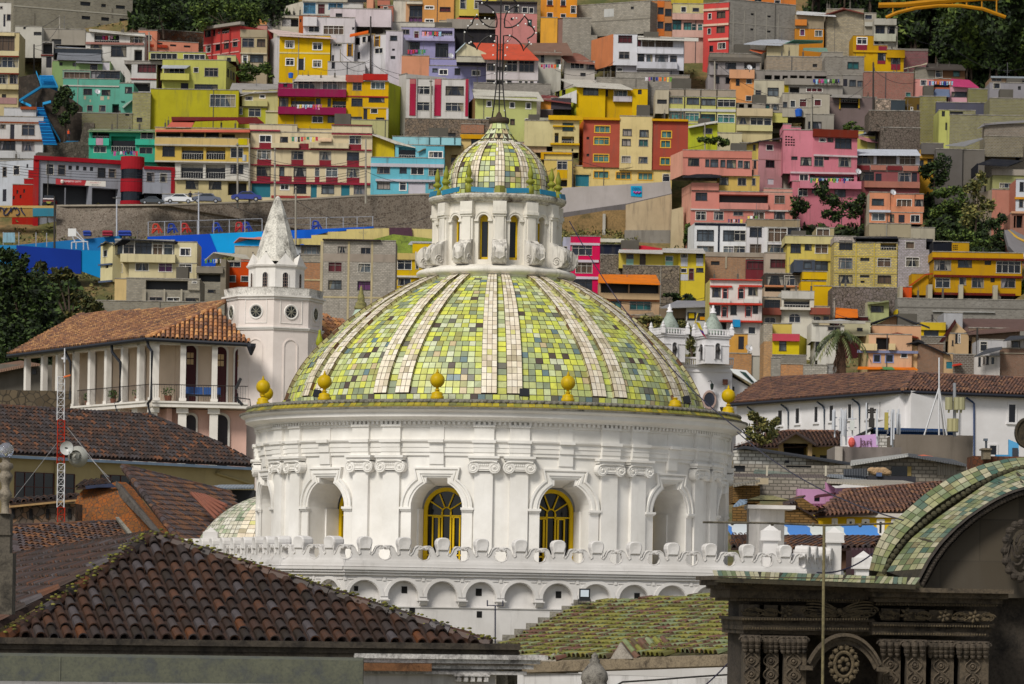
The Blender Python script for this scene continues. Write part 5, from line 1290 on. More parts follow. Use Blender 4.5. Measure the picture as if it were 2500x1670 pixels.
q=wall_pt(Ec,Ee,.5,2240,1012);mb.tube([q-V3(.25,.1,0),q+V3(.5,-.1,-.03)],.05,5);mb.tube([q-V3(.25,.1,-.12),q-V3(.25,.1,.12)],.04,4);mb.tube([q+V3(.5,-.1,.1),q+V3(.5,-.1,-.15)],.04,4);mb.build('wall_anchor',plain('3a3434',.6),wh)
ch=thing('twin_tower_church','small white church with two domed bell towers and balustrades','church',P(1720,1100,300)+V3(0,0,-2))
CWX=paint('eae8ea',.2,.9,.6);k_=300/FP
for i,(cx,w,ytop,ybal,ybody,ybase,ypk)in enumerate(((1634,38,803,816,816,875,742),(1740,40,806,820,820,880,745))):
 a=D2(24 if i==0 else 20);c=P(cx,ybody,300+i*.0);W=w*k_*.86
 def sq(s_,z,R0=W):return[V3(c.x+(u_*cos(a)-v_*sin(a))*R0*s_,c.y+(u_*sin(a)+v_*cos(a))*R0*s_,z)for u_,v_ in((-1,-1),(1,-1),(1,1),(-1,1))]
 z=lambda y:P(cx,y,300).z
 mb=MB();
 for ya,yb,s_ in((ybase+10,ybody+4,.9),(ybody+8,ybody+3,1.0),(ybody+3,ybody,1.08),(ybody+26,ybody+24,.95)):mb.loft([sq(s_*.95,z(ya)),sq(s_,z(ya)),sq(s_,z(yb)),sq(.2,z(yb))],True)
 mb.build('bell_tower',CWX,ch)
 mb=MB();zb=z(ybal)
 q=sq(1.02,0)
 for e in range(4):
  p0,p1=q[e],q[(e+1)%4];n=9
  mb.box(V3(p0.x,p0.y,zb+11*k_),p1-p0,V3(0,.08,0)+V3(.04,0,0),V3(0,0,.09))
  for j in range(n+1):mb.lathe([(.05,0),(.075,.12),(.04,.28),(.05,.36)],V3(*(p0+(p1-p0)*(j/n))[:2],zb),5)
  mb.box(V3(p0.x-.18,p0.y-.18,zb),(.36,0,0),(0,.36,0),(0,0,.42));mb.lathe([(.14,0),(.2,.15),(.1,.3),(.12,.38),(.001,.6)],V3(p0.x,p0.y,zb+.42),8)
 mb.build('balustrade',CWX,ch)
 mb=MB();yb_,H_=ytop,(ytop-ypk)
 mb.lathe([(w*.64*k_,z(yb_+10)),(w*.62*k_,z(yb_-3)),(w*.54*k_,z(yb_-13)),(w*.36*k_,z(yb_-25)),(w*.22*k_,z(yb_-34)),(w*.17*k_,z(yb_-42))],(c.x,c.y,0),16);mb.build('cupola',stone('9aa59a','6c7468',1.2,.7,.3),ch,smooth=True)
 mb=MB();mb.lathe([(w*.22*k_,z(yb_-41)),(w*.2*k_,z(yb_-44)),(w*.11*k_,z(yb_-46)),(w*.16*k_,z(yb_-51)),(w*.06*k_,z(yb_-55)),(w*.07*k_,z(yb_-59)),(.001,z(ypk))],(c.x,c.y,0),10);mb.build('cupola_finial',CWX,ch,smooth=True)
 for(x0_,y0_,x1_,y1_)in(((1640,836,1651,874),)if i==0 else((1711,840,1719,878),(1745,838,1757,876))):
  mb=MB();ph_=a if x0_>cx-5 else a+pi/2
  n=V3(sin(a),-cos(a),0)if x0_>1725 or i==0 else V3(-cos(a),-sin(a),0);u=V3(-n.y,n.x,0)
  r_=ray((x0_+x1_)/2,(y0_+y1_)/2);t_=(c+n*W*.93).dot(n)/V3(r_.x,r_.y,0).dot(n);m_=r_*t_;hw=(x1_-x0_)/2*k_/max(.35,abs(u.x));hh_=(y1_-y0_)/2*k_
  out=[(-hw,-hh_)]+[(-hw*cos(pi*j/8),hh_-hw+hw*sin(pi*j/8))for j in range(9)]+[(hw,-hh_)]
  A_=[m_+u*x_+V3(0,0,z_)+n*.02 for x_,z_ in out];B_=[m_+u*x_*1.35+V3(0,0,z_*1.06)+n*.02 for x_,z_ in out]
  mb.loft([A_,[p+n*.12 for p in A_],[p+n*.12 for p in B_],B_],False);o=mb.build('bell_opening',CWX,ch)
  mb=MB();mb.poly([p+n*.01 for p in A_]);mb.build('painted_opening_shade',plain('8c8a8c',.9,k=.4),o)  # flat grey face coloured as the shadow inside the bell opening
  mb=MB();mb.lathe([(.22,-.2),(.2,-.05),(.12,.1),(.05,.15)],m_+V3(0,0,hh_*.35)+n*.12,8);mb.build('bell',plain('2a2624',.5,.3),o)
mb=MB();lookbox(mb,1645,893,1786,1110,301,8);lookbox(mb,1640,890,1790,896,300.8,8);lookbox(mb,1642,905,1788,908,300.9,1);mb.build('front_wall',CWX,ch)
mb=MB();lookbox(mb,1640,872,1792,876,300.5,.4)
for k in range(32):lookbox(mb,1643+k*4.7,875,1645.4+k*4.7,890,300.6,.12)
mb.build('terrace_balustrade',CWX,ch)
mb=MB();slab(mb,[(1786,920,302),(1848,955,302),(1826,966,302),(1800,1000,302),(1800,1110,302),(1786,1110,302)],(0,4,0));mb.build('side_wall',CWX,ch)
mb=MB();slab(mb,[(1782,908,301.4),(1790,905,301.4),(1850,942,301.4),(1870,960,301.4),(1862,962,301.4)],(0,5,0));mb.build('side_roof',stone('8a7c5c','4a4638',2),ch)
c=P(1732,976,300.7)
mb=MB();mb.loft([[c+V3(q*cos(t_),-o_,q*1.35*sin(t_))for t_ in[2*pi*j/20 for j in range(20)]]for q,o_ in((.42,.0),(.45,.1),(.56,.1),(.58,0))],True);o=mb.build('oval_window',paint('b09890',.5,.9,2),ch)
mb=MB();mb.poly([c+V3(.43*cos(t_),-.03,.58*sin(t_))for t_ in[2*pi*j/20 for j in range(20)]]);mb.build('pane',glass('4a5068'),o)
mb=MB();lookbox(mb,1765,926,1777,939,300.5,.4);mb.build('wooden_box',stone('6a4234','3a241c',3),label='brown wooden box fixed high on the white church wall',cat='box')
t=thing('wall_lantern','dark green wall lantern above the oval church window','lantern',P(1738,952,300));c=P(1738,952,300.2)
mb=MB();mb.lathe([(.06,0),(.12,.1),(.17,.4),(.2,.42),(.05,.55),(.001,.6)],c,6);mb.build('glass_body',plain('1d2b2a',.3),t)
mb=MB();mb.tube([c+V3(0,0,.55),c+V3(-.1,0,.75),c+V3(-.3,.2,.7)],.03,4);mb.build('bracket',plain('151a1a',.5),t)
mb=MB();lookbox(mb,1788,944,1793,955,301.5,.1);mb.build('dark_vent',plain('20242a',.6),ch)
t=thing('flag','yellow blue and red flag on a pole between the two bell towers','flag',P(1698,830,296))
mb=MB();mb.tube([P(1696,790,296),P(1704,765,296)],.04,5);mb.build('flag_pole',plain('c9b03a',.5),t)
for(f0,f1,hx_)in((0,.5,'e3cf1c'),(.5,.75,'4a2f9c'),(.75,1,'cf2040')):
 mb=MB();rows=[]
 for k in range(7):
  u_=k/6
  rows.append([P(1698+17*f+3*u_*(1-f)+(12 if f<.9 else 14)*(u_)*(.55+.3*f),786+40*f*.78+u_*(2+9*f),296+.25*sin(u_*5+f*2))for f in[f0+(f1-f0)*j/4 for j in range(5)]])
 mb.loft(rows,False);mb.build('stripe',plain(hx_,.8),t)
mb=MB();slab(mb,[(1782,900,296),(1822,904,296),(1848,930,296),(1850,941,296),(1838,938,296),(1790,910,296)],(0,.6,0));o=mb.build('white_stair_canopy',plain('dcdedd',.4),label='white sloped stair canopy with green glass beside the church',cat='canopy')
mb=MB();slab(mb,[(1806,906,295.9),(1820,909,295.9),(1842,933,295.9),(1836,934,295.9)],(0,.1,0));mb.build('glass_strip',glass('2c5a50'),o)

def ygD(D):
 for(y0,d0),(y1,d1)in zip(DG,DG[1:]):
  if d1<=D<=d0:return y0+(y1-y0)*(D-d0)/(d1-d0)
 return None
tm=MB();rows=[]
DS=[30,60,100,140,190,225,260,300,350,395,440,470,505,535,560,580,600,640,700,800,950,1150]
def gz(D,X):
 if D>=600:z=(HY)/FP*600+(D-600)*.52-max(0,D-800)*.22
 elif D>=190:z=(HY-ygD(D)-9)/FP*D
 else:z=max(-16,2.6-(190-D)*.22)
 return z+.4*sin(X*.13+D*.05)-(3.4 if D>300 else .8)
GXR=[-400,-250,-160]+list(range(-110,115,10))+[160,250,400]
for D in DS:rows.append([V3(X,D,gz(D,X))for X in GXR])
tm.loft(rows,False)
m,nt,b=base('hill_ground')
n1=noise(nt,.12,posvec(nt),8,.7);n2=noise(nt,1.5,posvec(nt),6,.7)
c=ramp(nt,n1,[(.35,H('4a5226')),(.48,H('6a6238')),(.58,H('8a6f48')),(.7,H('5a4c38'))]);c=mixc(nt,ramp(nt,n2,[(.4,(0,)*3),(.7,(.7,)*3)]),c,H('3d4420'))
nt.links.new(c,b.inputs['Base Color']);b.inputs['Roughness'].default_value=1
tm.build('hillside_ground',m,kind='structure',smooth=True)
KS=2306/500.0
FR=[0.0,0.0]
def FX(x):return FR[0]+x/KS
def FY(y):return FR[1]+y/KS
PAL={'k':'b',}
def matof(s,up=False):
 k='p'
 if ':' in s:k,s=s.split(':')
 if k=='p':return paint(s,.62,.9,.7,.88)
 if k=='b':return block(s,'b5b0a6',.44,.22,.5,.035)
 if k=='r':return block(s,'b0a494',.3,.1,.5,.02)
 if k=='u':return rubble(s,'6f655c',2.4)
 if k=='c':return corr(s)
 if k=='s':return plain(s,.6)
DARK=plain('0c0e14',.5)
GLS={'w':('232833','3f4858'),'g':('6f7b86','8f9aa0'),'t':('2f7f80','5fb0a8'),'Y':('4f9a98','78bdb4'),'W':('2a3140','414c5e'),'X':('2a3648','3b4a60'),'G':('8aa3a8','6f8890'),'o':('0c0e14','14161c'),'B':('5f9cbc','3f7fa8'),'a':('2a3040','3c4456')}
CUR={'c':'cfc4ba','k':'7c6654','r':'7a3038','p':'8a4f8a'}
FRC=['3a3430','b9b4aa','2c2a2c','8a8078','d8d4cc']
class HouseB:
 def __init__(s,cat,label,group=None):
  s.cat,s.label,s.vs,s.group=cat,label,[],group
def hit(O,d,n_in,x,y):
 r_=ray(x,y);dn=r_.x*n_in.x+r_.y*n_in.y
 t_=(O.x*n_in.x+O.y*n_in.y)/dn;p=r_*t_
 return(p-O).dot(d),p.z
def wallface(root,PL,PR,zb,zt,ops,mat,uvm,name='wall',wallcol=None):
 O=V3(PL.x,PL.y,0);d=V3(PR.x-PL.x,PR.y-PL.y,0);L_=d.length;d.normalize();n=V3(-d.y,d.x,0)
 rects=[]
 for ty,x0,y0,x1,y1 in ops:
  ym,xm=(y0+y1)/2,(x0+x1)/2
  s0,_=hit(O,d,n,x0,ym);s1,_=hit(O,d,n,x1,ym);_,z1=hit(O,d,n,xm,y0);_,z0=hit(O,d,n,xm,y1)
  s0,s1=max(.04,s0),min(L_-.04,s1);z0,z1=max(zb+.03,z0),min(zt-.03,z1)
  if s1-s0<.15 or z1-z0<.1:continue
  ok=True
  for q in rects:
   if s0<q[2]and s1>q[1]and z0<q[4]and z1>q[3]:ok=False
  if ok:rects.append((ty,s0,s1,z0,z1))
 ss=sorted({0.0,L_}|{r[1]for r in rects}|{r[2]for r in rects});zs=sorted({zb,zt}|{r[3]for r in rects}|{r[4]for r in rects})
 def W(s_,z,o=0.0):return O+d*s_+n*o+V3(0,0,z)
 mb=MB()
 for sa,sb in zip(ss,ss[1:]):
  zrun=None
  for za,zb2 in zip(zs,zs[1:]):
   cs,cz=(sa+sb)/2,(za+zb2)/2;hole=any(r[1]<cs<r[2]and r[3]<cz<r[4]for r in rects)
   if hole:
    if zrun is not None:mb.poly([W(sa,zrun),W(sb,zrun),W(sb,za),W(sa,za)]);zrun=None
   elif zrun is None:zrun=za
  if zrun is not None:mb.poly([W(sa,zrun),W(sb,zrun),W(sb,zt),W(sa,zt)])
 for ty,s0,s1,z0,z1 in rects:
  dp={'L':1.5,'l':1.8}.get(ty,.24)
  mb.loft([[W(s0,z0,o),W(s1,z0,o),W(s1,z1,o),W(s0,z1,o)]for o in(0,dp)],True)
  if ty=='L':mb.poly([W(s0,z0,dp),W(s1,z0,dp),W(s1,z1,dp),W(s0,z1,dp)])
  if ty=='a':
   w=(s1-s0)/2;sc_=(s0+s1)/2;h_=min(w,(z1-z0)*.5)
   for sg in(-1,1):
    mb.poly([W(sc_+sg*w,z1,.02)]+[W(sc_+sg*w*cos(pi/2*j/5),z1-h_+h_*sin(pi/2*j/5),.02)for j in range(6)])
 wo=mb.build(name,mat,root,uv=uvm)
 for ty,s0,s1,z0,z1 in rects:
  w,h_=s1-s0,z1-z0
  if ty in 'Ll':
   g=MB();g.box(W(s0+.02,z0+.02,1.35 if ty=='L' else 1.75),d*(w-.04),n*.04,V3(0,0,h_-.04 if ty=='l' else h_*.78));g.build('recess_glass_or_dark',DARK if ty=='l' else glass('20252e'),root)  # type l: near-black back stands for the unlit interior; type L: glass
   if ty=='L' and w>1.5:
    r_=MB();r_.tube([W(s0,z0+.9 if h_>1.6 else z0+.35,.03),W(s1,z0+.9 if h_>1.6 else z0+.35,.03)],.03,4)
    for k in range(int(w/.35)):r_.tube([W(s0+.35*k+.1,z0,.03),W(s0+.35*k+.1,z0+(.9 if h_>1.6 else .35),.03)],.018,3)
    r_.build('railing',plain('c9c6c0',.6),root)
   continue
  if ty=='o':
   g=MB();g.box(W(s0,z0,.2),d*w,n*.03,V3(0,0,h_));g.build('opening',DARK,root);continue
  if ty in 'dDe':
   g=MB();g.box(W(s0,z0,.08),d*w,n*.05,V3(0,0,h_))
   o=g.build('door',paint({'d':'2a2a34','D':'2a7080','e':'c9c4cc'}[ty],.2,.6,2),root);continue
  fc={'W':'e6e2dc','Y':'d8a420','X':'7f88b0','G':'d5d5d2','B':'3f86b0','a':'c9c4c0'}.get(ty)or random.choice(FRC)
  t_=.07 if ty not in 'WYX' else .13
  f=MB()
  for o_,a_,b_ in((W(s0-t_*.3,z0-.02,-.03),d*t_,V3(0,0,h_+.04)),(W(s1-t_*.7,z0-.02,-.03),d*t_,V3(0,0,h_+.04)),(W(s0,z1-t_*.7,-.034),d*w,V3(0,0,t_)),(W(s0-.06,z0-t_*.5,-.06),d*(w+.12),V3(0,0,t_))):f.box(o_,a_,n*.16,b_)
  nm=max(1,round(w/.8))
  for k in range(1,nm):f.box(W(s0+w*k/nm-.03,z0,.1),d*.06,n*.06,V3(0,0,h_))
  if h_>1.1:f.box(W(s0,z0+h_*.68,.105),d*w,n*.05,V3(0,0,.05))
  fo=f.build('window',plain(fc,.6),root)
  g=MB();g.box(W(s0,z0,.2),d*w,n*.03,V3(0,0,h_))
  if ty in CUR:gm=curtain(CUR[ty])
  else:gm=glass(random.choice(GLS[ty]))
  g.build('pane',gm,fo)
  if ty in 'wgW' and w>.8 and random.random()<.5:
   cm=MB();cc=curtain(random.choice(['c9c2b4','a89f8c','b9b4b8','8f8878','c4b898']))
   side_=random.choice((0,1,2));fw=w*random.uniform(.22,.42)
   for e in((0,)if side_==0 else(1,)if side_==1 else(0,1)):
    x_=s0+.04 if e==0 else s1-fw-.04
    cm.poly([W(x_+(0 if e==0 else fw*.55),z0+.05,.19),W(x_+(fw*.45 if e==0 else fw),z0+.05,.19),W(x_+fw,z1-.05,.19),W(x_,z1-.05,.19)])
   cm.build('curtain',cc,fo)
def parse_pts(t):return[tuple(float(v)for v in q.split(','))for q in t]
HOUSES=[];CR=random.Random(11);CONC0=block('9a948a','7c776e',.42,.21,.5)
def emit(h):
 if not h.vs:return
 ymax=max(v['y1']for v in h.vs);D0=h.D if h.D else Dg(ymax)+random.uniform(-.4,.4)
 f0=h.vs[0];at_=P((f0['x0']+f0['x1'])/2,ymax,D0)
 root=thing(h.name,h.label,h.cat,(at_.x,at_.y,at_.z),h.group)
 for k,v in enumerate(h.vs):
  D=D0+v['d']-.013*k;l,r_=v['l'],v['r']
  PL,PR=P(v['x0'],(v['y0']+v['y1'])/2,D+l),P(v['x1'],(v['y0']+v['y1'])/2,D+r_)
  xm=(v['x0']+v['x1'])/2;Dm=D+(l+r_)/2;zt=P(xm,v['y0'],Dm).z;zb=P(xm,v['y1'],Dm).z
  if v['y1']>ymax-10 or v['ext']:zb-=5.5 if not v['ext']else v['ext']
  mat=matof(v['col']);uvm=v['col'][:2]in('b:','r:','c:')
  d=V3(PR.x-PL.x,PR.y-PL.y,0).normalized();n=V3(-d.y,d.x,0);dep=v['dep']
  BL=PL+n*dep;BR=PR+n*dep
  for S in v['side']:
   if S[0]=='L':BL=P(S[1],(v['y0']+v['y1'])/2,PL.y+dep)
   else:BR=P(S[1],(v['y0']+v['y1'])/2,PR.y+dep)
  wallface(root,PL,PR,zb,zt,v['ops'],mat,uvm)
  sl_=[S for S in v['side']if S[0]=='L'];sr_=[S for S in v['side']if S[0]=='R']
  for(a,b_,S)in((BL,PL,sl_),(PR,BR,sr_)):
   c_=S[0][2]if S else v['col'];wallface(root,a,b_,zb,zt,S[0][3]if S else[],matof(c_),c_[:2]in('b:','r:'),'side_wall')  # own side colours; the salmon house's left sides are lightened to look sunlit
  mb=MB();mb.poly([V3(PL.x,PL.y,zt),V3(PR.x,PR.y,zt),V3(BR.x,BR.y,zt),V3(BL.x,BL.y,zt)]);mb.poly([V3(BL.x,BL.y,zb),V3(BR.x,BR.y,zb),V3(BR.x,BR.y,zt),V3(BL.x,BL.y,zt)]);mb.build('roof_slab',stone('8f8a80','5a564e',.5),root)
  if v['cap']and(PR-PL).length>1:
   mb=MB();mb.box(V3(PL.x,PL.y,zt+.004)-n*.07-d*.05,V3(PR.x-PL.x,PR.y-PL.y,0)+d*.1,n*.3,V3(0,0,.11));mb.build('parapet_cap',stone('9a948a','4a463f',1.2),root)
  O=V3(PL.x,PL.y,0);Lw=(PR-PL).length
  if v['cap']and Lw>4 and CR.random()<.55:
   mb=MB();kd=CR.random()
   if kd<.4:
    for q_ in range(CR.randint(2,5)):
     a_=O+d*Lw*CR.random()+n*CR.uniform(.3,5)+V3(0,0,zt);hh=CR.uniform(.6,1.5);mb.box(a_,(.25,0,0),(0,.25,0),(0,0,hh));mb.box(a_+V3(.08,.08,hh),(.03,0,0),(0,.03,0),(0,0,.6));mb.box(a_+V3(.16,.1,hh),(.03,0,0),(0,.03,0),(0,0,.5))
    mb.build('rebar_stubs',CONC0,root)
   elif kd<.7:
    a_=O+d*Lw*CR.uniform(.1,.8)+n*3+V3(0,0,zt);mb.tube([a_,a_+V3(0,0,CR.uniform(1.5,3))],.03,4);mb.tube([a_+V3(-.6,0,1.4),a_+V3(.6,0,1.45)],.02,3);mb.tube([a_+V3(-.4,0,1.2),a_+V3(.4,0,1.22)],.02,3);mb.build('roof_aerial',plain('6a6a6e',.5),root)
   else:
    w_=min(Lw*.4,CR.uniform(1.5,3));a_=O+d*(Lw-w_)*CR.random()+n*1.5+V3(0,0,zt);mb.box(a_,d*w_,n*2,V3(0,0,CR.uniform(1,2)));mb.build('roof_hut',CONC0,root)
  if Lw>5 and zt-zb>4 and CR.random()<.5:
   mb=MB();s_=Lw*CR.uniform(.05,.95);mb.box(O+d*s_-n*.09+V3(0,0,zb),d*.09,n*.085,V3(0,0,zt-zb));mb.build('drainpipe',plain(CR.choice(['5a5650','8a867e','3a3a3e']),.6),root)
  for t_ in v['trim']:
   x0,y0,x1,y1,col,p=t_;s0,_=hit(O,d,n,x0,(y0+y1)/2);s1,_=hit(O,d,n,x1,(y0+y1)/2);_,z1=hit(O,d,n,(x0+x1)/2,y0);_,z0=hit(O,d,n,(x0+x1)/2,y1)
   mb=MB();pr=p+random.uniform(0,.006);mb.box(O+d*s0-n*pr+V3(0,0,z0),d*(s1-s0),n*(pr-.003),V3(0,0,z1-z0))
   if p>=.45:mb.build('balcony',matof(col),root,uv=col[1]==':')
   else:mb.build('trim',matof(col),root,uv=col[1]==':')
  for q in v['poly']:
   nm,col,th,pts=q
   mb=MB()
   W_=[P(FXY[0],FXY[1],D+FXY[2])for FXY in pts]
   mb.prism(W_,(0,0,-abs(th))if nm in('roof','awning','canopy')else(0,abs(th),0));mb.build(nm,matof(col),root,uv=col[1]==':')
def run(text):
 cur=None
 for line in text.strip().split('\n'):
  line=line.strip()
  if not line or line[0]=='#':continue
  k,rest=line[0],line[1:].strip()
  if k=='F':
   a=rest.split(',');FR[0],FR[1]=float(a[0]),float(a[1])
  elif k=='H':
   if cur:HOUSES.append(cur)
   p=rest.split('|');cur=HouseB(p[0],p[1]);cur.name=p[0].replace(' ','_')if len(p)<3 else p[2];cur.D=None
  elif k=='D':cur.D=float(rest)
  elif k=='V':
   a,_,o=rest.partition('|');t=a.split();x0,y0,x1,y1=[float(z)for z in t[0].split(',')]
   v=dict(x0=FX(x0),y0=FY(y0),x1=FX(x1),y1=FY(y1),col=t[1],d=0.0,l=0.0,r=0.0,dep=7.0,ext=0,cap=1,side=[],trim=[],poly=[],ops=[])
   for e in t[2:]:
    kk,vv=e.split('=');v[kk]=float(vv)
   v['ops']=[(q[0],)+tuple((FX if i%2==0 else FY)(float(z))for i,z in enumerate(q[1:].split(',')))for q in o.split()]
   cur.vs.append(v)
  elif k in 'LR':
   a,_,o=rest.partition('|');t=a.split()
   cur.vs[-1]['side'].append((k,FX(float(t[0])),t[1],[(q[0],)+tuple((FX if i%2==0 else FY)(float(z))for i,z in enumerate(q[1:].split(',')))for q in o.split()]))
  elif k=='T':
   for seg in rest.split(';'):
    t=seg.split()
    if not t:continue
    a=[float(z)for z in t[0].split(',')];cur.vs[-1]['trim'].append((FX(a[0]),FY(a[1]),FX(a[2]),FY(a[3]),t[1],float(t[2])if len(t)>2 else .05))
  elif k=='Q':
   t=rest.split();pts=[tuple(float(z)for z in q.split(','))for q in t[3:]]
   cur.vs[-1]['poly'].append((t[0],t[1],float(t[2]),[(FX(q[0]),FY(q[1]),q[2]if len(q)>2 else 0.0)for q in pts]))
 if cur:HOUSES.append(cur)

run('''
F0,0
Hbuilding|long grey bare block building with six dark slot windows at the top left corner
V150,-60,1492,352 b:8f8874 r=8 dep=9|o905,20,1020,65 o1140,45,1195,80 o1305,60,1410,100 o920,180,1018,220 o1140,195,1230,235 o1345,210,1438,250
T150,112,1492,126 b5b0a2 .06;1255,100,1270,200 7a7468 .05;380,150,395,300 7a7468 .05
Hhouse|narrow white house with a dark door beside the bare grey block building
V-40,30,142,330 dcd9d2 |d38,160,62,300 w75,160,122,232 w0,70,30,100
Hapartment block|cream block with wine window bands and red lines at the far left edge
V-60,368,212,1180 cdbd92 |k-40,410,162,570 w-40,645,205,760 w-40,840,85,945 w108,840,200,945 o20,1060,70,1100
T-60,370,166,406 dcccA0 .3;-60,578,216,632 ddd0a8 .5;-60,634,216,644 8a3424 .52;-60,765,216,826 ddd0a8 .5;-60,828,216,838 8a3424 .52;-60,965,256,1012 d8caa0 .7;-60,1100,190,1170 b08a88 .1
Hhouse|pale stained house with steps below the grey block building
V170,300,470,650 cfcbc0 |o262,300,290,330 o380,360,560,400
V470,470,600,790 c9c5c0 |d520,640,582,762 l470,480,590,610
T460,615,600,630 7a3a34 .2
V380,330,962,505 a9a296 d=3 |o580,440,690,500
Hhouse|white house with scalloped sheet roof and laundry porch below the grey block building
V965,372,1628,760 d9d6d0 |L1060,372,1345,480 w1460,410,1612,495 w1020,505,1145,540 w1250,520,1422,638 l1510,560,1600,690
Qroof c:dcd8ce .12 1000,332,3 1010,325,5 1640,385,5 1640,405,-.8 1005,345,-.8
T965,480,1620,505 a87a70 .3
Hhouse|coral house with pierced parapet beside a concrete pole, upper left
V1556,345,1768,610 d98c70 |w1635,395,1705,460
V1640,470,2235,610 dd947a r=2 |o1750,480,1830,500 o1915,500,1985,522 o2070,512,2145,535
T1630,505,1885,535 b8442a .3
Hretaining wall|brown earth retaining wall under the dark trees at the top|retaining_wall
V1500,345,2330,470 u:6a4028 r=4|
Hhouse|dull green house under grey corrugated sheets in front of the white laundry house
V590,690,1242,880 94b078 L |
'''.replace(' L |',' |o668,700,705,740 o818,705,858,748 w1015,722,1098,790 e1155,700,1235,790')+'''
L575 b5b46a
Qroof c:868a92 .12 640,665,-.8 1140,680,-.8 1135,605,3 650,592,3
Qroof c:8f9298 .1 855,700,-.9 1160,712,-.9 1130,668,.5 865,658,.5
V600,550,1140,600 3a4048 d=3|
Qroof c:a3aab8 .1 590,522,2 1185,556,2 1180,540,6 600,512,6
Hhouse|turquoise house with peeling wall patches and a dark glazed top veranda
V708,890,1345,1285 6ab09c |w940,1000,1036,1066 w1145,1012,1241,1073 w980,1186,1042,1252 w1115,1186,1190,1256 l1262,1172,1340,1280
T708,962,1342,976 d0c9c0 .15;945,1080,968,1120 c8b8a0 .02;1130,1085,1170,1130 c8b8a0 .02;1208,1085,1232,1120 c8b8a0 .02;1010,1120,1024,1150 c8b8a0 .02
V704,796,1356,890 80a090 d=.2|k720,812,1012,886 w1022,800,1350,888
V1345,940,1502,1290 6cb29f |w1408,980,1486,1050
T1362,1138,1405,1146 3a6a60 .2
Qroof c:9ab0a4 .08 1390,1215,-1 1485,1130,-1 1485,1120,1 1360,1190,1
Hhouse|white house with maroon curtained window and red base line beside a concrete lamp pole
V1480,722,1762,1000 d4d2d0 |r1550,724,1758,816 l1365,850,1440,930 l1505,930,1690,1030
T1470,886,1762,897 9a3434 .2
V1400,690,1832,724 a39d96 |
Hwall|mossy yellow block wall standing below the turquoise house|garden_wall
V742,1275,1490,1450 b:7f7a46 |o1410,1268,1455,1306
Hwall|mossy yellow green block gable wall with one dark hole|garden_wall
V1490,1045,1694,1445 b:a8a25c |o1538,1325,1602,1376
Hhouse|white house with brown eaves and terrace at the left edge above the red fire station
V45,1218,405,1320 cfcfd2 d=1.5|
T235,1205,415,1235 9a5030 .4
V-60,1315,490,1405 c4c4c6 d=.5|
T-60,1376,515,1400 8a4826 .5
V-60,1400,492,1760 d4d1ce |w0,1396,65,1450 d115,1402,162,1568 w245,1405,392,1526 w-40,1680,172,1760
T-60,1570,485,1590 8a4826 .5
F0,320
Hhouse|lower white storeys with brown eave line left of the blue stairs
V-60,105,482,300 d0cfcf |w0,110,172,215 w245,122,385,226
T-60,94,484,114 8a4826 .5;-60,240,480,310 c9c9cb .5
Hapartment block|teal green building with hanging laundry above the fire station
V1000,-5,1756,400 3fb193 |L1038,-5,1232,84 w1056,170,1196,242 L1250,60,1526,242 w1585,10,1726,86 w1570,185,1716,256
T1000,85,1082,162 49c2a4 .5;1165,85,1232,165 49c2a4 .5;1525,95,1750,160 49c2a4 .4;1040,255,1760,350 3fae92 .6
T1085,85,1165,162 c9a0b4 .53
Qroof c:7a9a6a .1 990,0,-1 1760,8,-1 1750,-18,2 1010,-25,2
Hhouse|grey white house with tall windows left of the red stepped fire station wall
V-60,332,372,800 c3c8d0 l=3|w30,405,76,516 w150,390,222,496 o298,372,318,416 d30,655,72,792 w-50,420,-5,520
Hfire station|grey and red fire station with a round red corner tower and open truck bays
V435,348,1368,838 a3a6b0 r=4 |w520,370,606,490 w650,380,736,495 o770,390,812,436 o855,390,891,440 o935,402,976,446 o1012,405,1051,450 w1100,415,1186,522 w1222,425,1306,526 l480,600,1000,834 l1035,645,1330,834
T380,305,1372,352 a51a28 .45;725,640,738,834 8a8c94 .1
V375,312,435,838 a81f22 d=-.3|
V140,605,378,805 b0281c |o185,665,206,706 o262,655,282,695 o145,730,166,770 o222,718,242,758
V270,540,378,606 a81f22 |
V318,440,378,541 a81f22 |
V1622,408,1966,705 a3a6b0 r=1|w1650,465,1736,570 w1800,475,1882,576 l1640,705,1750,800
T1618,404,1966,436 a51a28 .3;1925,432,1966,705 a51a28 .3
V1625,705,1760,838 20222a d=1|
V1825,712,2004,828 a9adb6 d=-1|
''')
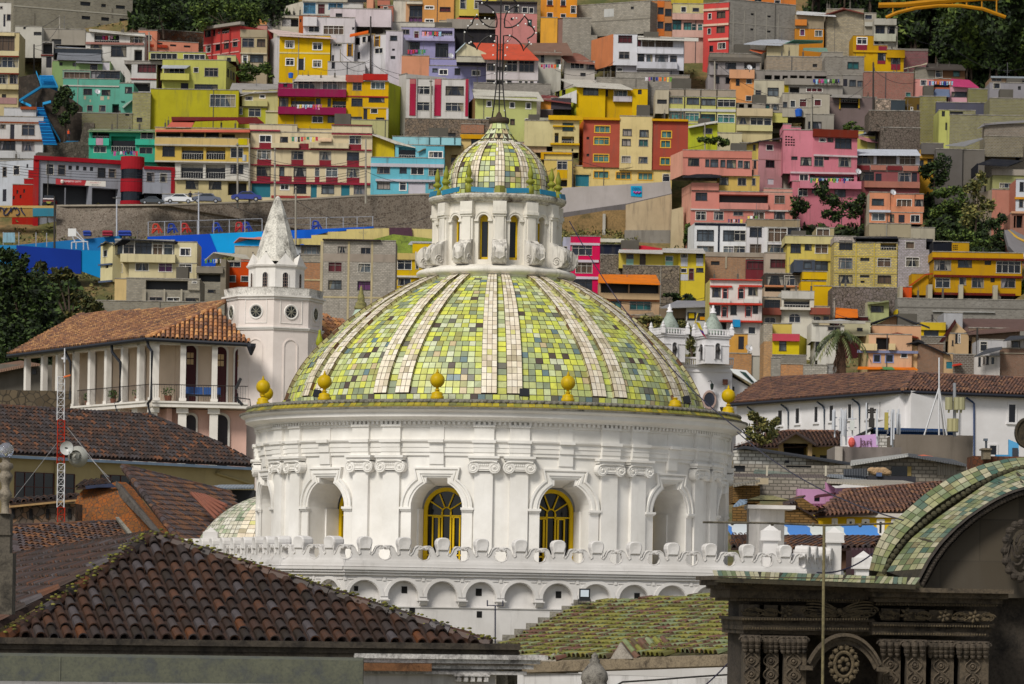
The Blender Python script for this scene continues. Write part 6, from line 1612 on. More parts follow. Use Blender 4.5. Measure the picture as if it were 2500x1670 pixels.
run('''
F400,0
Happartment block|red house with window grid and dark upper porch at the edge of the trees
V448,318,862,750 c24844 l=6 |w465,330,530,416 w540,330,576,406 L610,318,745,378 w475,505,530,590 w585,480,640,566 w680,455,736,546 w775,440,831,526
T415,283,908,316 a39c92 .9;448,478,855,492 d8a8a0 .1;448,600,850,612 d8a8a0 .1;540,330,556,740 983634 .12;640,330,656,740 983634 .12;738,330,754,740 983634 .12
Hhouse|tan house with two storeys of wide windows between the red house and yellow house
V860,350,1160,610 bfae8a |w880,430,1016,531 k1050,440,1141,526
T860,335,1160,420 b0a288 .1;860,596,1162,610 cfc4a8 .3
V860,610,1160,760 bbab90 |W885,620,942,702 g970,620,1120,702
Hhouse|bright yellow house with white framed curtained windows and a pale pink sloped roof
V1300,400,1872,800 e6bb16 |W1365,458,1468,542 W1675,480,1782,562 W1370,655,1468,738 W1675,675,1778,758 d1510,660,1577,790
L1160 e2dedf |
T1300,590,1872,606 e6d79a .06;1500,650,1512,790 e8e4dc .06;1576,650,1588,790 e8e4dc .06
Qroof e2ccc4 .15 1295,395,-1 1945,432,-1 1660,392,6 1175,320,7.5 1160,325,7
Hhouse|grey white brick storey and orange wall rising behind the yellow house
V1160,215,1430,330 b:c2bfc0 |
V1005,215,1158,300 d99a60 l=2|
V990,285,1165,350 d8988c d=-.5|
Hhouse|orange brown walled house behind the large white terraced house
V1520,178,1925,350 c4642e |o1532,215,1548,250
V1225,178,1520,330 d8d0bc |l1330,200,1515,300
Hhouse|pale stone house with bright blue framed windows at the top
V1565,18,2062,190 d6d4ce |B1575,35,1706,150 r1735,45,1812,158 B1855,40,2012,106
L1305 dcd4c2
T1560,-10,2070,24 c9c2b0 .4;1610,160,1870,175 c9c4bc .3
V2060,20,2240,110 dcd9d4 |
T2060,-40,2320,25 3a3c40 .3
Hhouse|large pinkish white terraced house with a long brown window
V1570,198,2150,490 ddd7da |w1630,292,1752,362 k1795,288,2026,388 o2120,305,2156,336
T1570,198,1725,300 e6e2e4 .8
V1870,100,2560,300 dfd2d6 d=3|o1935,150,2010,200
V1885,490,2145,800 ddd9dc |w1905,482,2006,522 k2065,500,2122,632 d1892,620,1916,770
T2060,495,2072,632 d8a030 .08;2116,495,2128,632 d8a030 .08
Hapartment block|lime yellow house with sheet awning, round cornered balcony and side windows
V-18,675,700,1050 c5c46a |w335,760,390,816 w458,765,611,861 w0,770,232,832 w345,950,606,1036 d190,935,276,1050
R812 cfcf7e |w712,775,730,865 w748,795,762,890 w775,815,795,905
T-30,838,292,912 d2cd6c 1.2
Qawning c:b9bec8 .08 -30,765,-1.4 255,765,-1.4 305,732,.2 -10,728,.2
V-170,590,470,675 c2c168 d=.8|w-150,600,150,668 w220,612,465,668
V600,625,810,690 d2cf90 d=2|w710,650,755,700
Hwall|big bright yellow green stained wall with one wide barred window|building_wall
V-152,1010,840,1400 bdb432 |g520,1065,806,1202
Hhouse|small cream house with curved sheet porch and balustrade beside the wide yellow wall
V880,1015,1182,1215 d2c692 |W1078,1065,1142,1106 w915,1085,1002,1130
T885,1138,1170,1200 c9c488 .5
Qroof d9d4c8 .1 850,1078,-.5 1035,1030,-.5 1010,1010,2 880,1050,2
V1170,1010,1288,1290 cbc78e |
V840,1212,1160,1330 b9b744 |w955,1220,1091,1312 G842,1215,885,1290
Qroof c:aca8a4 .1 722,1058,-.5 1285,1032,-.5 1285,948,5 770,935,5
Happartment block|maroon and yellow block with long balconies, glazed top floor and pale roof
V1450,905,2056,1008 b9bcb8 |g1455,915,1505,1006 w1510,915,1765,1006 g1785,915,2008,1006
Qroof ded5cc .12 1470,908,-1 2056,910,-1 2052,850,4 1515,845,4
V1286,940,1452,1105 941f4c |o1345,945,1390,982
V1286,1008,2056,1475 d4ad1a |g1296,1100,1400,1210 L1430,1105,1700,1212 w1712,1110,1765,1180 w1845,1110,1880,1200 L1898,1108,2050,1212 w1670,1310,1790,1382 g1845,1310,2011,1382
T1286,1012,2056,1098 942050 1.1;1290,1216,2056,1298 942050 1.1
Hhouse|plain pale yellow parapet house with small maroon lean-to in front of the maroon block
V1145,1255,1490,1420 d2cd96 |
T1145,1250,1490,1265 e0d4b8 .2
V1490,1270,1620,1460 d0b040 |d1505,1325,1525,1410 k1550,1340,1590,1410
Qroof a39080 .12 1400,1262,-.5 1645,1320,-.5 1640,1295,2 1480,1250,2
Happartment block|cream building with railed balconies and coral sheets over its terrace
V-100,1445,960,1568 c9b078 d=1.2|l-90,1490,185,1560 l210,1490,455,1560 l470,1490,620,1560 l650,1510,800,1560
Qroof d9705c .12 -100,1475,-1.5 970,1482,-1.5 965,1450,1 -80,1448,1
Qroof d46e5c .12 20,1445,0 305,1445,0 352,1360,4 95,1358,4
Qroof 701f1f .15 85,1315,6 1050,1320,6 1130,1385,1 850,1385,1 820,1345,3 350,1358,3 90,1350,3
F400,320
V-100,80,962,168 d3b576 |
T-100,85,962,158 d9bd80 .5
V-100,168,962,352 d8b95e |w-15,175,122,285 L200,180,446,320 L475,185,692,320 w752,190,892,300
T-100,158,960,176 c9c2b4 .6;-100,344,955,360 d2cbbe .6
V125,352,955,552 dcd8cf |w-20,370,120,400 L190,370,441,530 L470,375,692,535 w752,380,893,480
T125,540,955,560 d5d0c6 .6
V125,552,955,790 d0c192 |w248,560,387,652 w508,568,646,656 l720,575,932,722
T840,88,940,160 d6c41c .55
Happartment block|cream block with maroon panels below every window and laundry on its top terrace
V970,20,2342,745 e2d2ae |W1075,45,1212,126 w1310,65,1396,126 w2088,50,2222,146 g1050,215,1207,316 w1435,225,1572,321 g1750,230,1882,326 w2062,240,2197,331 w1045,400,1202,506 g1300,405,1356,506 w1462,410,1602,511 g1700,410,1752,511 g1825,415,1957,516 g2058,420,2202,521 W1310,600,1411,662 w1465,600,1602,702 D1655,605,1722,750 g1775,610,1917,706 D1996,610,2092,748 g2138,610,2264,712 D990,592,1200,745
T1075,126,1212,196 8a2a36 .04;1530,140,1630,206 8a2a36 .04;2088,146,2222,216 8a2a36 .04;1050,316,1207,388 8a2a36 .04;1435,321,1572,392 8a2a36 .04;1750,326,1882,398 8a2a36 .04;2062,331,2197,404 8a2a36 .04;1045,506,1202,576 8a2a36 .04;1300,506,1440,580 8a2a36 .04;1462,511,1602,582 8a2a36 .04;1700,511,1752,584 8a2a36 .04;1825,516,1957,588 8a2a36 .04;2058,521,2202,592 8a2a36 .04
T970,200,2342,212 9c2f44 .3;970,386,2342,398 9c2f44 .3;970,576,2342,600 9c2f44 .4;1210,728,1650,755 a84440 .1
V965,-70,1500,20 dfd0b0 |
T960,-12,1310,2 a8324a .3;1210,140,1525,196 e4d8ba .5
V1300,-20,1890,22 e0d0ac d=.6|
V1890,-60,2345,20 e0d2b0 d=-.2|
T1890,-72,2345,-62 8a4048 .2;1890,32,2345,44 a8324a .3;1235,140,1520,192 e4d6b2 .5;1640,140,2082,196 e4d6b2 .5
Qroof e8c9a8 .15 1720,108,-1 1890,108,-1 1890,50,1.5 1800,45,1.5
''')
run('''
F800,0
Hhouse|dusty pink tower house with a small window at the top centre left
V590,65,738,245 b8705e |w628,75,677,142
V560,0,700,65 c27a66 |
V440,-40,515,100 e0a080 |
Hhouse|orange house with barred strip windows at the top edge
V1068,-40,1422,262 dfa05e |W1095,65,1197,102 r1262,80,1382,132 W1095,215,1195,250
V880,20,1070,262 d3a27a d=.4|w922,65,1066,190 p915,195,1070,245
T890,30,1070,52 e6dcc8 .8
V738,10,915,250 ddd5c6 d=.8|
Hhouse|yellow ochre house behind the iron cross top
V1418,-40,1480,260 b0a45a d=.4|
V1478,-40,1900,180 d6c65e |w1490,-10,1560,100 w1650,0,1735,100
Qroof c:d8685a .1 1440,215,-1 1740,225,-1 1700,195,1 1470,190,1
Hhouse|pale house with a long flat roof beside the lavender house
V525,255,700,330 d8c8b4 |
V690,255,1262,345 d3cec4 |
V1255,235,1345,330 ddd0b4 |
T1340,225,1905,330 a69e94 .6
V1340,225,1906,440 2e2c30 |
Hhouse|lavender house with a red door and clothes drying on two terraces
V828,310,1424,445 b3add0 |w832,330,921,386 r972,350,1027,430 L1058,345,1405,410
T1060,405,1190,450 bdb8d8 .5;1305,405,1424,450 bdb8d8 .5;820,438,1430,466 bab4d6 .8
V846,466,1430,655 a6a1ca |w893,475,1036,602 w1213,490,1357,642
Hhouse|lower lavender house with rusty cream roof edge
V1140,745,1792,940 a3a1cb |g1180,770,1236,812 W1253,780,1352,842 w1430,770,1492,842 W1622,790,1717,852
V1140,670,1790,750 a09ecc d=1.5|
Qroof d4a888 .12 1150,765,-1.2 1802,772,-1.2 1795,716,1 1160,708,1
Qbillboard e0982e .15 1380,880 1560,805 1560,890
Hhouse|white angular house with an orange tiled eave and ochre framed door
V300,400,655,830 dedbde l=3|w318,425,362,502 w388,410,434,482 w453,400,489,470 k530,405,587,526 w338,588,364,662 w530,540,622,602
T525,400,535,528 d8a030 .08;582,400,592,528 d8a030 .08
Qroof e0661e .2 248,405,-1 458,362,-1 458,342,.5 252,384,.5
V652,350,842,850 d8d0d8 d=-.4|w704,403,781,457 o725,548,756,572 o708,630,762,666
V0,700,420,850 cfcbcc d=-2|w45,700,80,770
Hhouse|patchy peach wall house between white and lavender houses
V832,630,1142,885 dd9c7a |
Happartment block|white building with four crimson vertical stripes and dark windows
V880,892,1586,1345 dad6d2 |w1008,968,1152,1062 w1166,968,1182,1066 w1328,972,1532,1072 w1003,1148,1147,1246 w1163,1148,1180,1246 w1326,1155,1532,1252 l900,1345,1000,1370
T923,892,992,1302 b02a4a .12;1202,892,1276,1306 b02a4a .12;1550,892,1582,1310 b02a4a .12;925,895,990,945 c87878 .13;1205,895,1275,955 c87878 .13
V800,840,880,1345 c9c4be l=2|
Happartment block|yellow house with a red flaking roof band and lime side wall
V210,920,682,1480 e2b41e |w283,932,382,1017 G488,912,642,1002 w268,1108,391,1196 w463,1098,637,1152 w483,1222,563,1277 d403,1225,446,1352 g248,1315,386,1352 w543,1325,636,1372
R872 b6bf3a |
T203,846,402,928 c25a4c .3;400,838,678,908 b92c26 .6;210,1082,682,1096 ab2c34 .12;395,1208,682,1222 d8b878 .12;660,1220,684,1400 c9c8cc .1
V203,1352,682,1460 c5c18c d=-1.5|
Hretaining wall|rough brown retaining wall with dark arched hollow beneath the crimson striped building|retaining_wall
V868,1342,1905,1575 u:8a7866 |o1180,1495,1442,1562
V1500,1400,1760,1500 r:b06a44 d=-.3|
Hhouse|pale green two storey house with a long white roof behind the lantern
V1660,1092,2352,1450 c5c984 |W1790,1135,1847,1202 W2048,1150,2107,1216 W2230,1155,2290,1226 w1780,1320,1880,1400 k2055,1340,2105,1405 k2222,1335,2285,1400
L1588 8a6a45 |
Qroof c:dfdbcc .15 1650,1095,-1 2432,1132,-1 2372,1036,6 1625,1003,6
Hhouse|house with red orange tile roof and broad dark windows beside the iron cross
V1785,680,2370,905 d9d0d2 |w1790,712,1885,800 w1960,672,2135,806 w2155,675,2325,812
Qroof d85f46 .2 1760,655,-1.5 2375,668,-1.5 2205,500,8 1640,480,8
V1785,905,2360,945 d4ccd0 |w1790,890,1882,940 w1900,895,2000,942 w2020,900,2070,948 w2150,903,2192,938 w2215,905,2255,938 w2278,908,2318,942
V1450,640,1785,700 c9c4b4 d=.5|w1790,560,1880,610
Qgable_wall ddd4b4 .3 1450,590,.5 1550,488,.5 1785,600,.5 1785,690,.5 1450,680,.5
Qroof cfe0ea .2 1440,585,0 1548,478,0 1560,475,4 1470,570,4
V1640,940,2510,1080 b:9c948c |
Hhouse|dusty pink building behind the iron cross with a dark upper floor
V1890,150,2356,475 d08c88 |t2250,220,2298,288 o2060,200,2090,230
V1700,25,2358,150 6a6468 |w1990,60,2045,125 w2095,75,2155,145 w2190,80,2250,145 w2268,85,2320,150
T1690,18,2362,34 3a3434 .4
''')
run('''
F1200,0
Hhouse|orange house with red arched window surrounds at the top
V555,-40,962,205 ee9c36 |a625,-20,690,66 a778,-20,836,70 a625,142,690,222 a778,155,836,198 w890,65,955,150
T620,60,695,72 8a3a20 .1;774,66,840,78 8a3a20 .1
V552,200,742,408 f0b14a d=-1|
V740,215,802,405 9c7a70 d=-.8|
Hbuilding|large bare concrete block building with a whitewashed patch, top centre
V955,40,1786,400 b:a9a192 l=6 |o1300,105,1326,142 o1568,75,1602,106
T1268,100,1378,190 c6c6c2 .02;955,225,1786,237 8a8478 .03
V800,205,1120,525 b:a8a092 d=-.6|
V1120,395,1190,520 b:a8a092 d=-.7|
Happartment block|brown and orange block with three window columns, top centre
V1786,12,2032,412 c3885a |w1790,70,1866,146 w1874,85,1937,161 w1953,100,2027,181 w1790,225,1864,311 w1870,245,1934,321 w1950,260,2030,346
T1868,0,1946,82 d9793a .05;1868,165,1946,242 d9793a .05;1868,325,1946,405 d9793a .05
Hhouse|low house with a grey brown tile roof beside the red tile roof
V480,595,782,900 c6c2b6 |w558,612,592,702 w718,668,777,752 L560,740,760,800
Qroof 8a6c5e .2 470,602,-1 920,614,-1 850,482,6 330,485,6
Hhouse|ramshackle hut with patched tile roof and a climbing plant
V818,690,1162,885 c9c2ba |w888,708,1042,772 w1072,710,1160,782 o1000,820,1060,860
Qroof 96675a .2 785,632,0 850,690,-1 1165,716,-1 1010,612,4 940,595,4
Hapartment block|white modern house with long ribbon windows and an orange brick side
V1370,385,1640,735 e4e4ea |r1428,398,1582,482 w1434,582,1552,662
L1122 d6885c
V1636,430,2165,790 dfdfe8 |r1638,430,1682,522 k1694,440,1838,532 k1848,450,2044,537 w1642,600,1722,702 g1743,615,1812,702 g1843,620,1987,712 w2008,625,2088,717
R2170 e9e6e8
T1636,704,2090,778 d2d2da .7;1636,535,2160,610 e4e4ec .5
Qroof dedad0 .12 1650,438,-1.5 2330,458,-1.5 2330,428,3 1650,402,3
V1400,735,2110,905 b7b3bb d=.8|w1410,765,1477,802 w1663,830,1747,872 w1900,835,1980,870
Hwall|long dusty concrete wall with laundry above the yellow chalet|retaining_wall
V1400,820,2000,1000 b:a39c92 d=1|
V1180,880,1760,1010 b:9a9388 d=-.4|
V2000,850,2230,1010 a59a8e d=1|o2215,880,2290,905
Hhouse|yellow chalet with a broad pale sloping roof and lime side wall
V958,975,1282,1168 eac01c |g1033,990,1202,1072
L708 c9cd48 |w725,1020,765,1090 w795,1010,832,1085
V1282,1005,1586,1150 d9ac20 d=.6|d1285,1010,1312,1088 g1378,1018,1528,1088
T1370,1090,1580,1150 d8d0d8 .7
V1586,1000,1758,1168 e6be18 |o1648,1010,1692,1062
Qroof c:ddd8cc .15 958,968,-1 1590,1003,-1 1360,905,7 765,888,5
Qgable_wall e9e6e4 .2 740,1100,-.5 958,1015,-.5 958,1168,-.5
Hhouse|small orange house with a black sheet front left of the chalet
V555,1120,672,1245 e69a44 |
V670,1108,898,1230 4b454c |
Qroof 8a4a48 .12 560,1120,-.5 900,1165,-.5 720,1078,3 560,1070,3
V550,1240,690,1350 5a4c4c |
Hhouse|lime house with a small balcony below the chalet roof edge
V455,1350,680,1475 c9cb48 |w568,1370,640,1442
T440,1330,690,1362 b9b6a2 .5
V370,1475,690,1568 d8cda0 |
F1600,0
Hhouse|house with teal curtains and pink balconies next to the round red building
V190,155,545,430 d9ad9e |t185,225,291,342 t318,255,406,366 t408,268,462,372 t476,270,532,378
T190,160,545,228 dcb4a6 .6;190,345,545,425 dcb4a6 .6
V195,45,560,150 d3c892 |w288,75,347,137 w418,88,492,132
V180,-40,540,45 c9b444 |
Hapartment block|tall coral red building with pale bands and a grey block side wall
V540,35,826,610 d4504c l=2|w593,150,632,216 k693,128,787,202 w588,318,627,386 k690,298,782,367 w703,480,792,552 w610,515,650,580
T540,96,828,120 e6c9b2 .2;540,268,828,291 e6c9b2 .2;600,432,828,456 e6c9b2 .25
V830,28,1578,600 b:928d86 r=5 d=.2|o1075,150,1111,173 o1262,175,1302,196 o1070,320,1106,343 o1258,345,1299,366
T870,110,882,560 a39e94 .03;995,120,1007,560 a39e94 .03;1118,130,1130,560 a39e94 .03;1245,140,1257,560 a39e94 .03;1375,160,1387,560 a39e94 .03;830,280,1578,292 a39e94 .03
Hhouse|orange house with two windows above the grey block wall at the top edge
V1040,-60,1582,105 dd823e |w1118,-10,1192,26 w1340,0,1408,46
V830,-60,1040,30 c98a70 |
Hhouse|concrete and orange house under a crumpled white sheet roof
V1572,165,1898,325 a79880 |
T1572,225,1702,292 dd8a42 .6
V1572,322,1898,440 cd8830 |p1628,330,1682,402 g1795,340,1880,410
Qroof c:e9e9ea .1 1585,155,-.8 2035,182,-.8 2000,150,3 1590,122,3
Hhouse|tan block house with bare masonry panels and a small balcony top
V1930,105,2345,430 b:b7a889 |
Qroof 7a4038 .15 1880,170,-.8 2120,95,-.8 2345,150,-.8 2345,135,2 2100,85,2
Hhouse|house with white and sea green sheet roofs over a concrete yard
V1255,500,1615,640 c2b592 |
V610,605,1195,700 8f877c |
Qroof c:c3c8d2 .12 995,492,-1 1420,508,-1 1530,462,4 1380,442,4 1180,448,4
Qroof c:5f9a8a .1 1430,500,0 1560,445,0 1890,452,4 1880,480,4
Qroof e87850 .1 1060,560,-.5 1200,600,-.5 1250,572,1.5 1090,552,1.5
Qroof c:7aa08e .12 1660,560,-.6 1950,588,-.6 1925,538,2 1670,538,2
Hhouse|long dim concrete house with a bent lamp pole before it
V610,700,1175,845 a59e9e |w790,710,908,777 L1000,700,1132,800 g660,720,700,770
V590,840,860,1030 9b9494 d=.4|w680,860,720,940 w790,870,850,940
T600,655,1190,702 6f685f 1.0
Hhouse|brown brick walled house with one small window below the sea green sheets
V1250,640,1875,845 b:a49078 |o1772,720,1822,756
V1875,590,2110,840 b:9c9488 |
Hhouse|orange house with a slanted pinkish parapet in the right centre
V850,885,1112,1175 eca566 |w908,890,946,962 w1023,875,1087,942 w1018,1078,1082,1135
T832,790,1114,888 dda680 .6
Hhouse|cream grey house with concrete posts along its open roof
V1110,905,1452,1180 cdc5ad |g1125,1015,1191,1101 g1263,988,1387,1081
V1115,800,1932,912 97908a d=.6|l1232,845,1312,900 l1338,848,1405,897 l1432,850,1492,894 l1518,848,1598,898 l1618,850,1682,902 l1700,855,1764,908 l1790,855,1930,910
V1450,905,2110,1065 a39d95 |l1512,980,1622,1045 r1700,990,1880,1035
T1450,890,2110,962 9e978e .5
T1450,962,1500,1058 b09a1c .1
Hhouse|beige house with small barred windows and electric poles in front
V1430,1055,1962,1320 b7af9f |g1428,1145,1487,1212 g1518,1130,1577,1207 r1622,1115,1702,1202 r1788,1120,1867,1192
V910,1170,1430,1300 a9a196 d=.5|l940,1170,1000,1215 l1040,1170,1090,1215 t1240,1172,1285,1232 g1310,1160,1387,1236
V1690,1290,2010,1470 a09a90 |w1720,1370,1870,1450
Happartment block|grey topped and lime block with four bays of ribbon windows
V150,1012,905,1092 ada08f |
V150,1092,905,1470 cfcc7c |g152,1094,306,1166 g353,1100,492,1177 g518,1110,677,1187 w700,1120,902,1202 t155,1258,320,1340 t333,1270,492,1361 t513,1285,672,1367 t700,1290,893,1381
T150,1228,905,1256 d2d2d0 .15;322,1010,334,1400 4a4438 .06;503,1010,514,1400 4a4438 .06;684,1010,696,1400 4a4438 .06
V0,1010,150,1280 c9bea6 d=-.5|o30,945,110,1010 o20,1120,130,1170
Hhouse|sand coloured house with a dark window strip right of the lime block
V912,1228,1318,1490 d5c598 |w915,1322,1062,1400 w1070,1325,1215,1408 w1222,1330,1306,1412
T912,1226,1318,1312 d6c39e .6;912,1412,1318,1478 d8cf9a .4
V1318,1270,1490,1380 d3cd78 d=.5|
Hhouse|lime house with a tilted white roof edge below the ribbon windows
V370,1400,700,1580 c5cb40 |w543,1445,640,1506
Qroof d9d6d0 .12 365,1435,-1 700,1372,-1 690,1360,1 370,1410,1
V700,1500,975,1600 d6cca8 |
''')
run('''
F2000,0
Hhouse|tan house with balustered balcony at the edge of the dark trees
V508,150,642,420 b0a898 |w513,165,597,217
T510,255,612,300 c9c6bc .5
V70,225,505,440 b:b8a88c d=.4|
Hhouse|grey white house with brown windows and overhanging balcony
V620,218,868,560 b6b2a6 |w633,290,737,382 w768,295,852,392 w620,455,670,515 o700,455,730,490
T618,214,868,284 bdb9ae .4;612,388,858,472 c4c4b2 .8
Hhouse|mustard house with wine red panels beside the trees
V380,400,612,640 c8981c |W423,420,540,500 w405,590,517,640
T416,500,538,568 8a2c42 .05;380,570,770,592 d8aa28 .25
V612,510,768,600 c6971c |
T668,520,762,592 8a2c42 .05
V392,592,952,815 d4a81a |o558,590,606,627 w660,600,747,682 w808,648,912,722
T808,722,912,788 8a2c3e .05;655,682,745,720 8a2c3e .05
V764,560,966,650 c89a20 d=-.6|
Hwall|brick red rendered gable wall right of the mustard house|building_wall
V880,560,1224,745 b:b0606a |
T880,548,1224,575 9c958c .1
Hhouse|long brick red walled house with a small teal window
V500,815,1062,1125 r:a4594f |t973,1040,1032,1106
Hhouse|grey block house with a slanted tin roof next to the trees
V1078,765,1302,885 b:8f8878 |
V1300,782,1642,900 7c5a40 |w1308,790,1387,872 t1508,800,1582,862
Qroof 514a45 .2 1200,772,-1 1648,780,-1 1600,725,3 1210,712,3
Qroof cabfa8 .12 950,770,-.5 1215,715,-.5 1215,705,1 1080,752,1
Hhouse|pink house with laundry and a magenta sheet roof, upper right
V1070,890,1288,1095 da9a92 |w1138,900,1212,962
V1288,890,1482,1010 c06a4a d=.6|l1290,925,1470,985
V1475,975,1675,1095 d8a8b4 |w1490,1035,1662,1092
Qroof c:cc4078 .12 1500,965,-1 1800,985,-1 1690,900,3 1480,885,3
Qroof c:6a7a98 .12 1262,1080,-1.5 1470,1085,-1.5 1465,1005,0 1310,1000,0
Hhouse|grey house with a black doorway at the right edge, upper right
V1918,935,2360,1112 98959a |w1958,935,2037,997 o2238,970,2272,1012
V1930,1112,2360,1240 88848a |d2100,1112,2167,1222 o1990,1090,2040,1150
V1935,870,2360,930 a0846a d=2|w1940,885,2050,915 w2110,890,2145,930 w2260,900,2330,930
T1930,865,2360,885 98a0a8 .5
Hwall|olive green painted block wall below the pink house|building_wall
V1680,1003,1917,1165 b:7c7a22 |
Hwall|olive block wall with a long dark slab balcony|building_wall
V1128,1088,1432,1232 b:8a8428 |
V1318,1158,1912,1236 5a5a69 d=-1|
V968,1095,1130,1245 6a5426 |w1030,1205,1055,1240 d1100,1175,1125,1235
Hapartment block|yellowish bare block building with a narrow pale stair tower, right side
V1345,1240,1467,1700 c5c676 |o1380,1250,1417,1312 o1420,1380,1441,1466
V1465,1245,1760,1310 b:8c8856 |o1440,1255,1620,1290
V1467,1300,2360,1700 b:8f8a58 |
V1920,1110,2360,1300 b:7e7a46 d=1|
Hhouse|tin roofed brown grey block house against the yellowish block building
V1855,1395,2360,1800 b:86786a |o1830,1410,1860,1450 w2210,1720,2250,1830
Qroof c:8f8d92 .1 1780,1445,-.5 1870,1400,-.5 2360,1370,-.5 2360,1350,2 1860,1385,2
Hwall|rubble wall patched with pale render above the dry slope|retaining_wall
V630,1120,806,1258 u:c0aa98 |
V806,1130,966,1245 3f484f |
Hretaining wall|broad stained stone retaining wall above the dry slope|retaining_wall
V560,1250,1136,1480 u:6d6056 |
V690,1440,1136,1800 u:675c55 d=-1|
Hhouse|grey block house with a teal window between poles
V255,640,505,862 b:918a82 |t318,698,443,776
V65,640,255,850 b:8c857c |
V265,850,662,1065 8f8a84 d=-.5|d270,890,317,972 g340,900,412,972 g425,905,542,982
V-5,850,265,1060 99938b |r85,1005,195,1055
T265,1000,660,1062 9b968e .4
Hhouse|low open shelter with yellow posts and a corrugated eave
V100,1095,648,1225 80706e |l235,1155,440,1218 L255,1100,440,1150
T225,1090,238,1230 d8b030 .2;440,1090,455,1220 d8b030 .2
Qroof c:a39e98 .1 130,1088,-1.2 478,1100,-1.2 460,1070,1 150,1062,1
''')
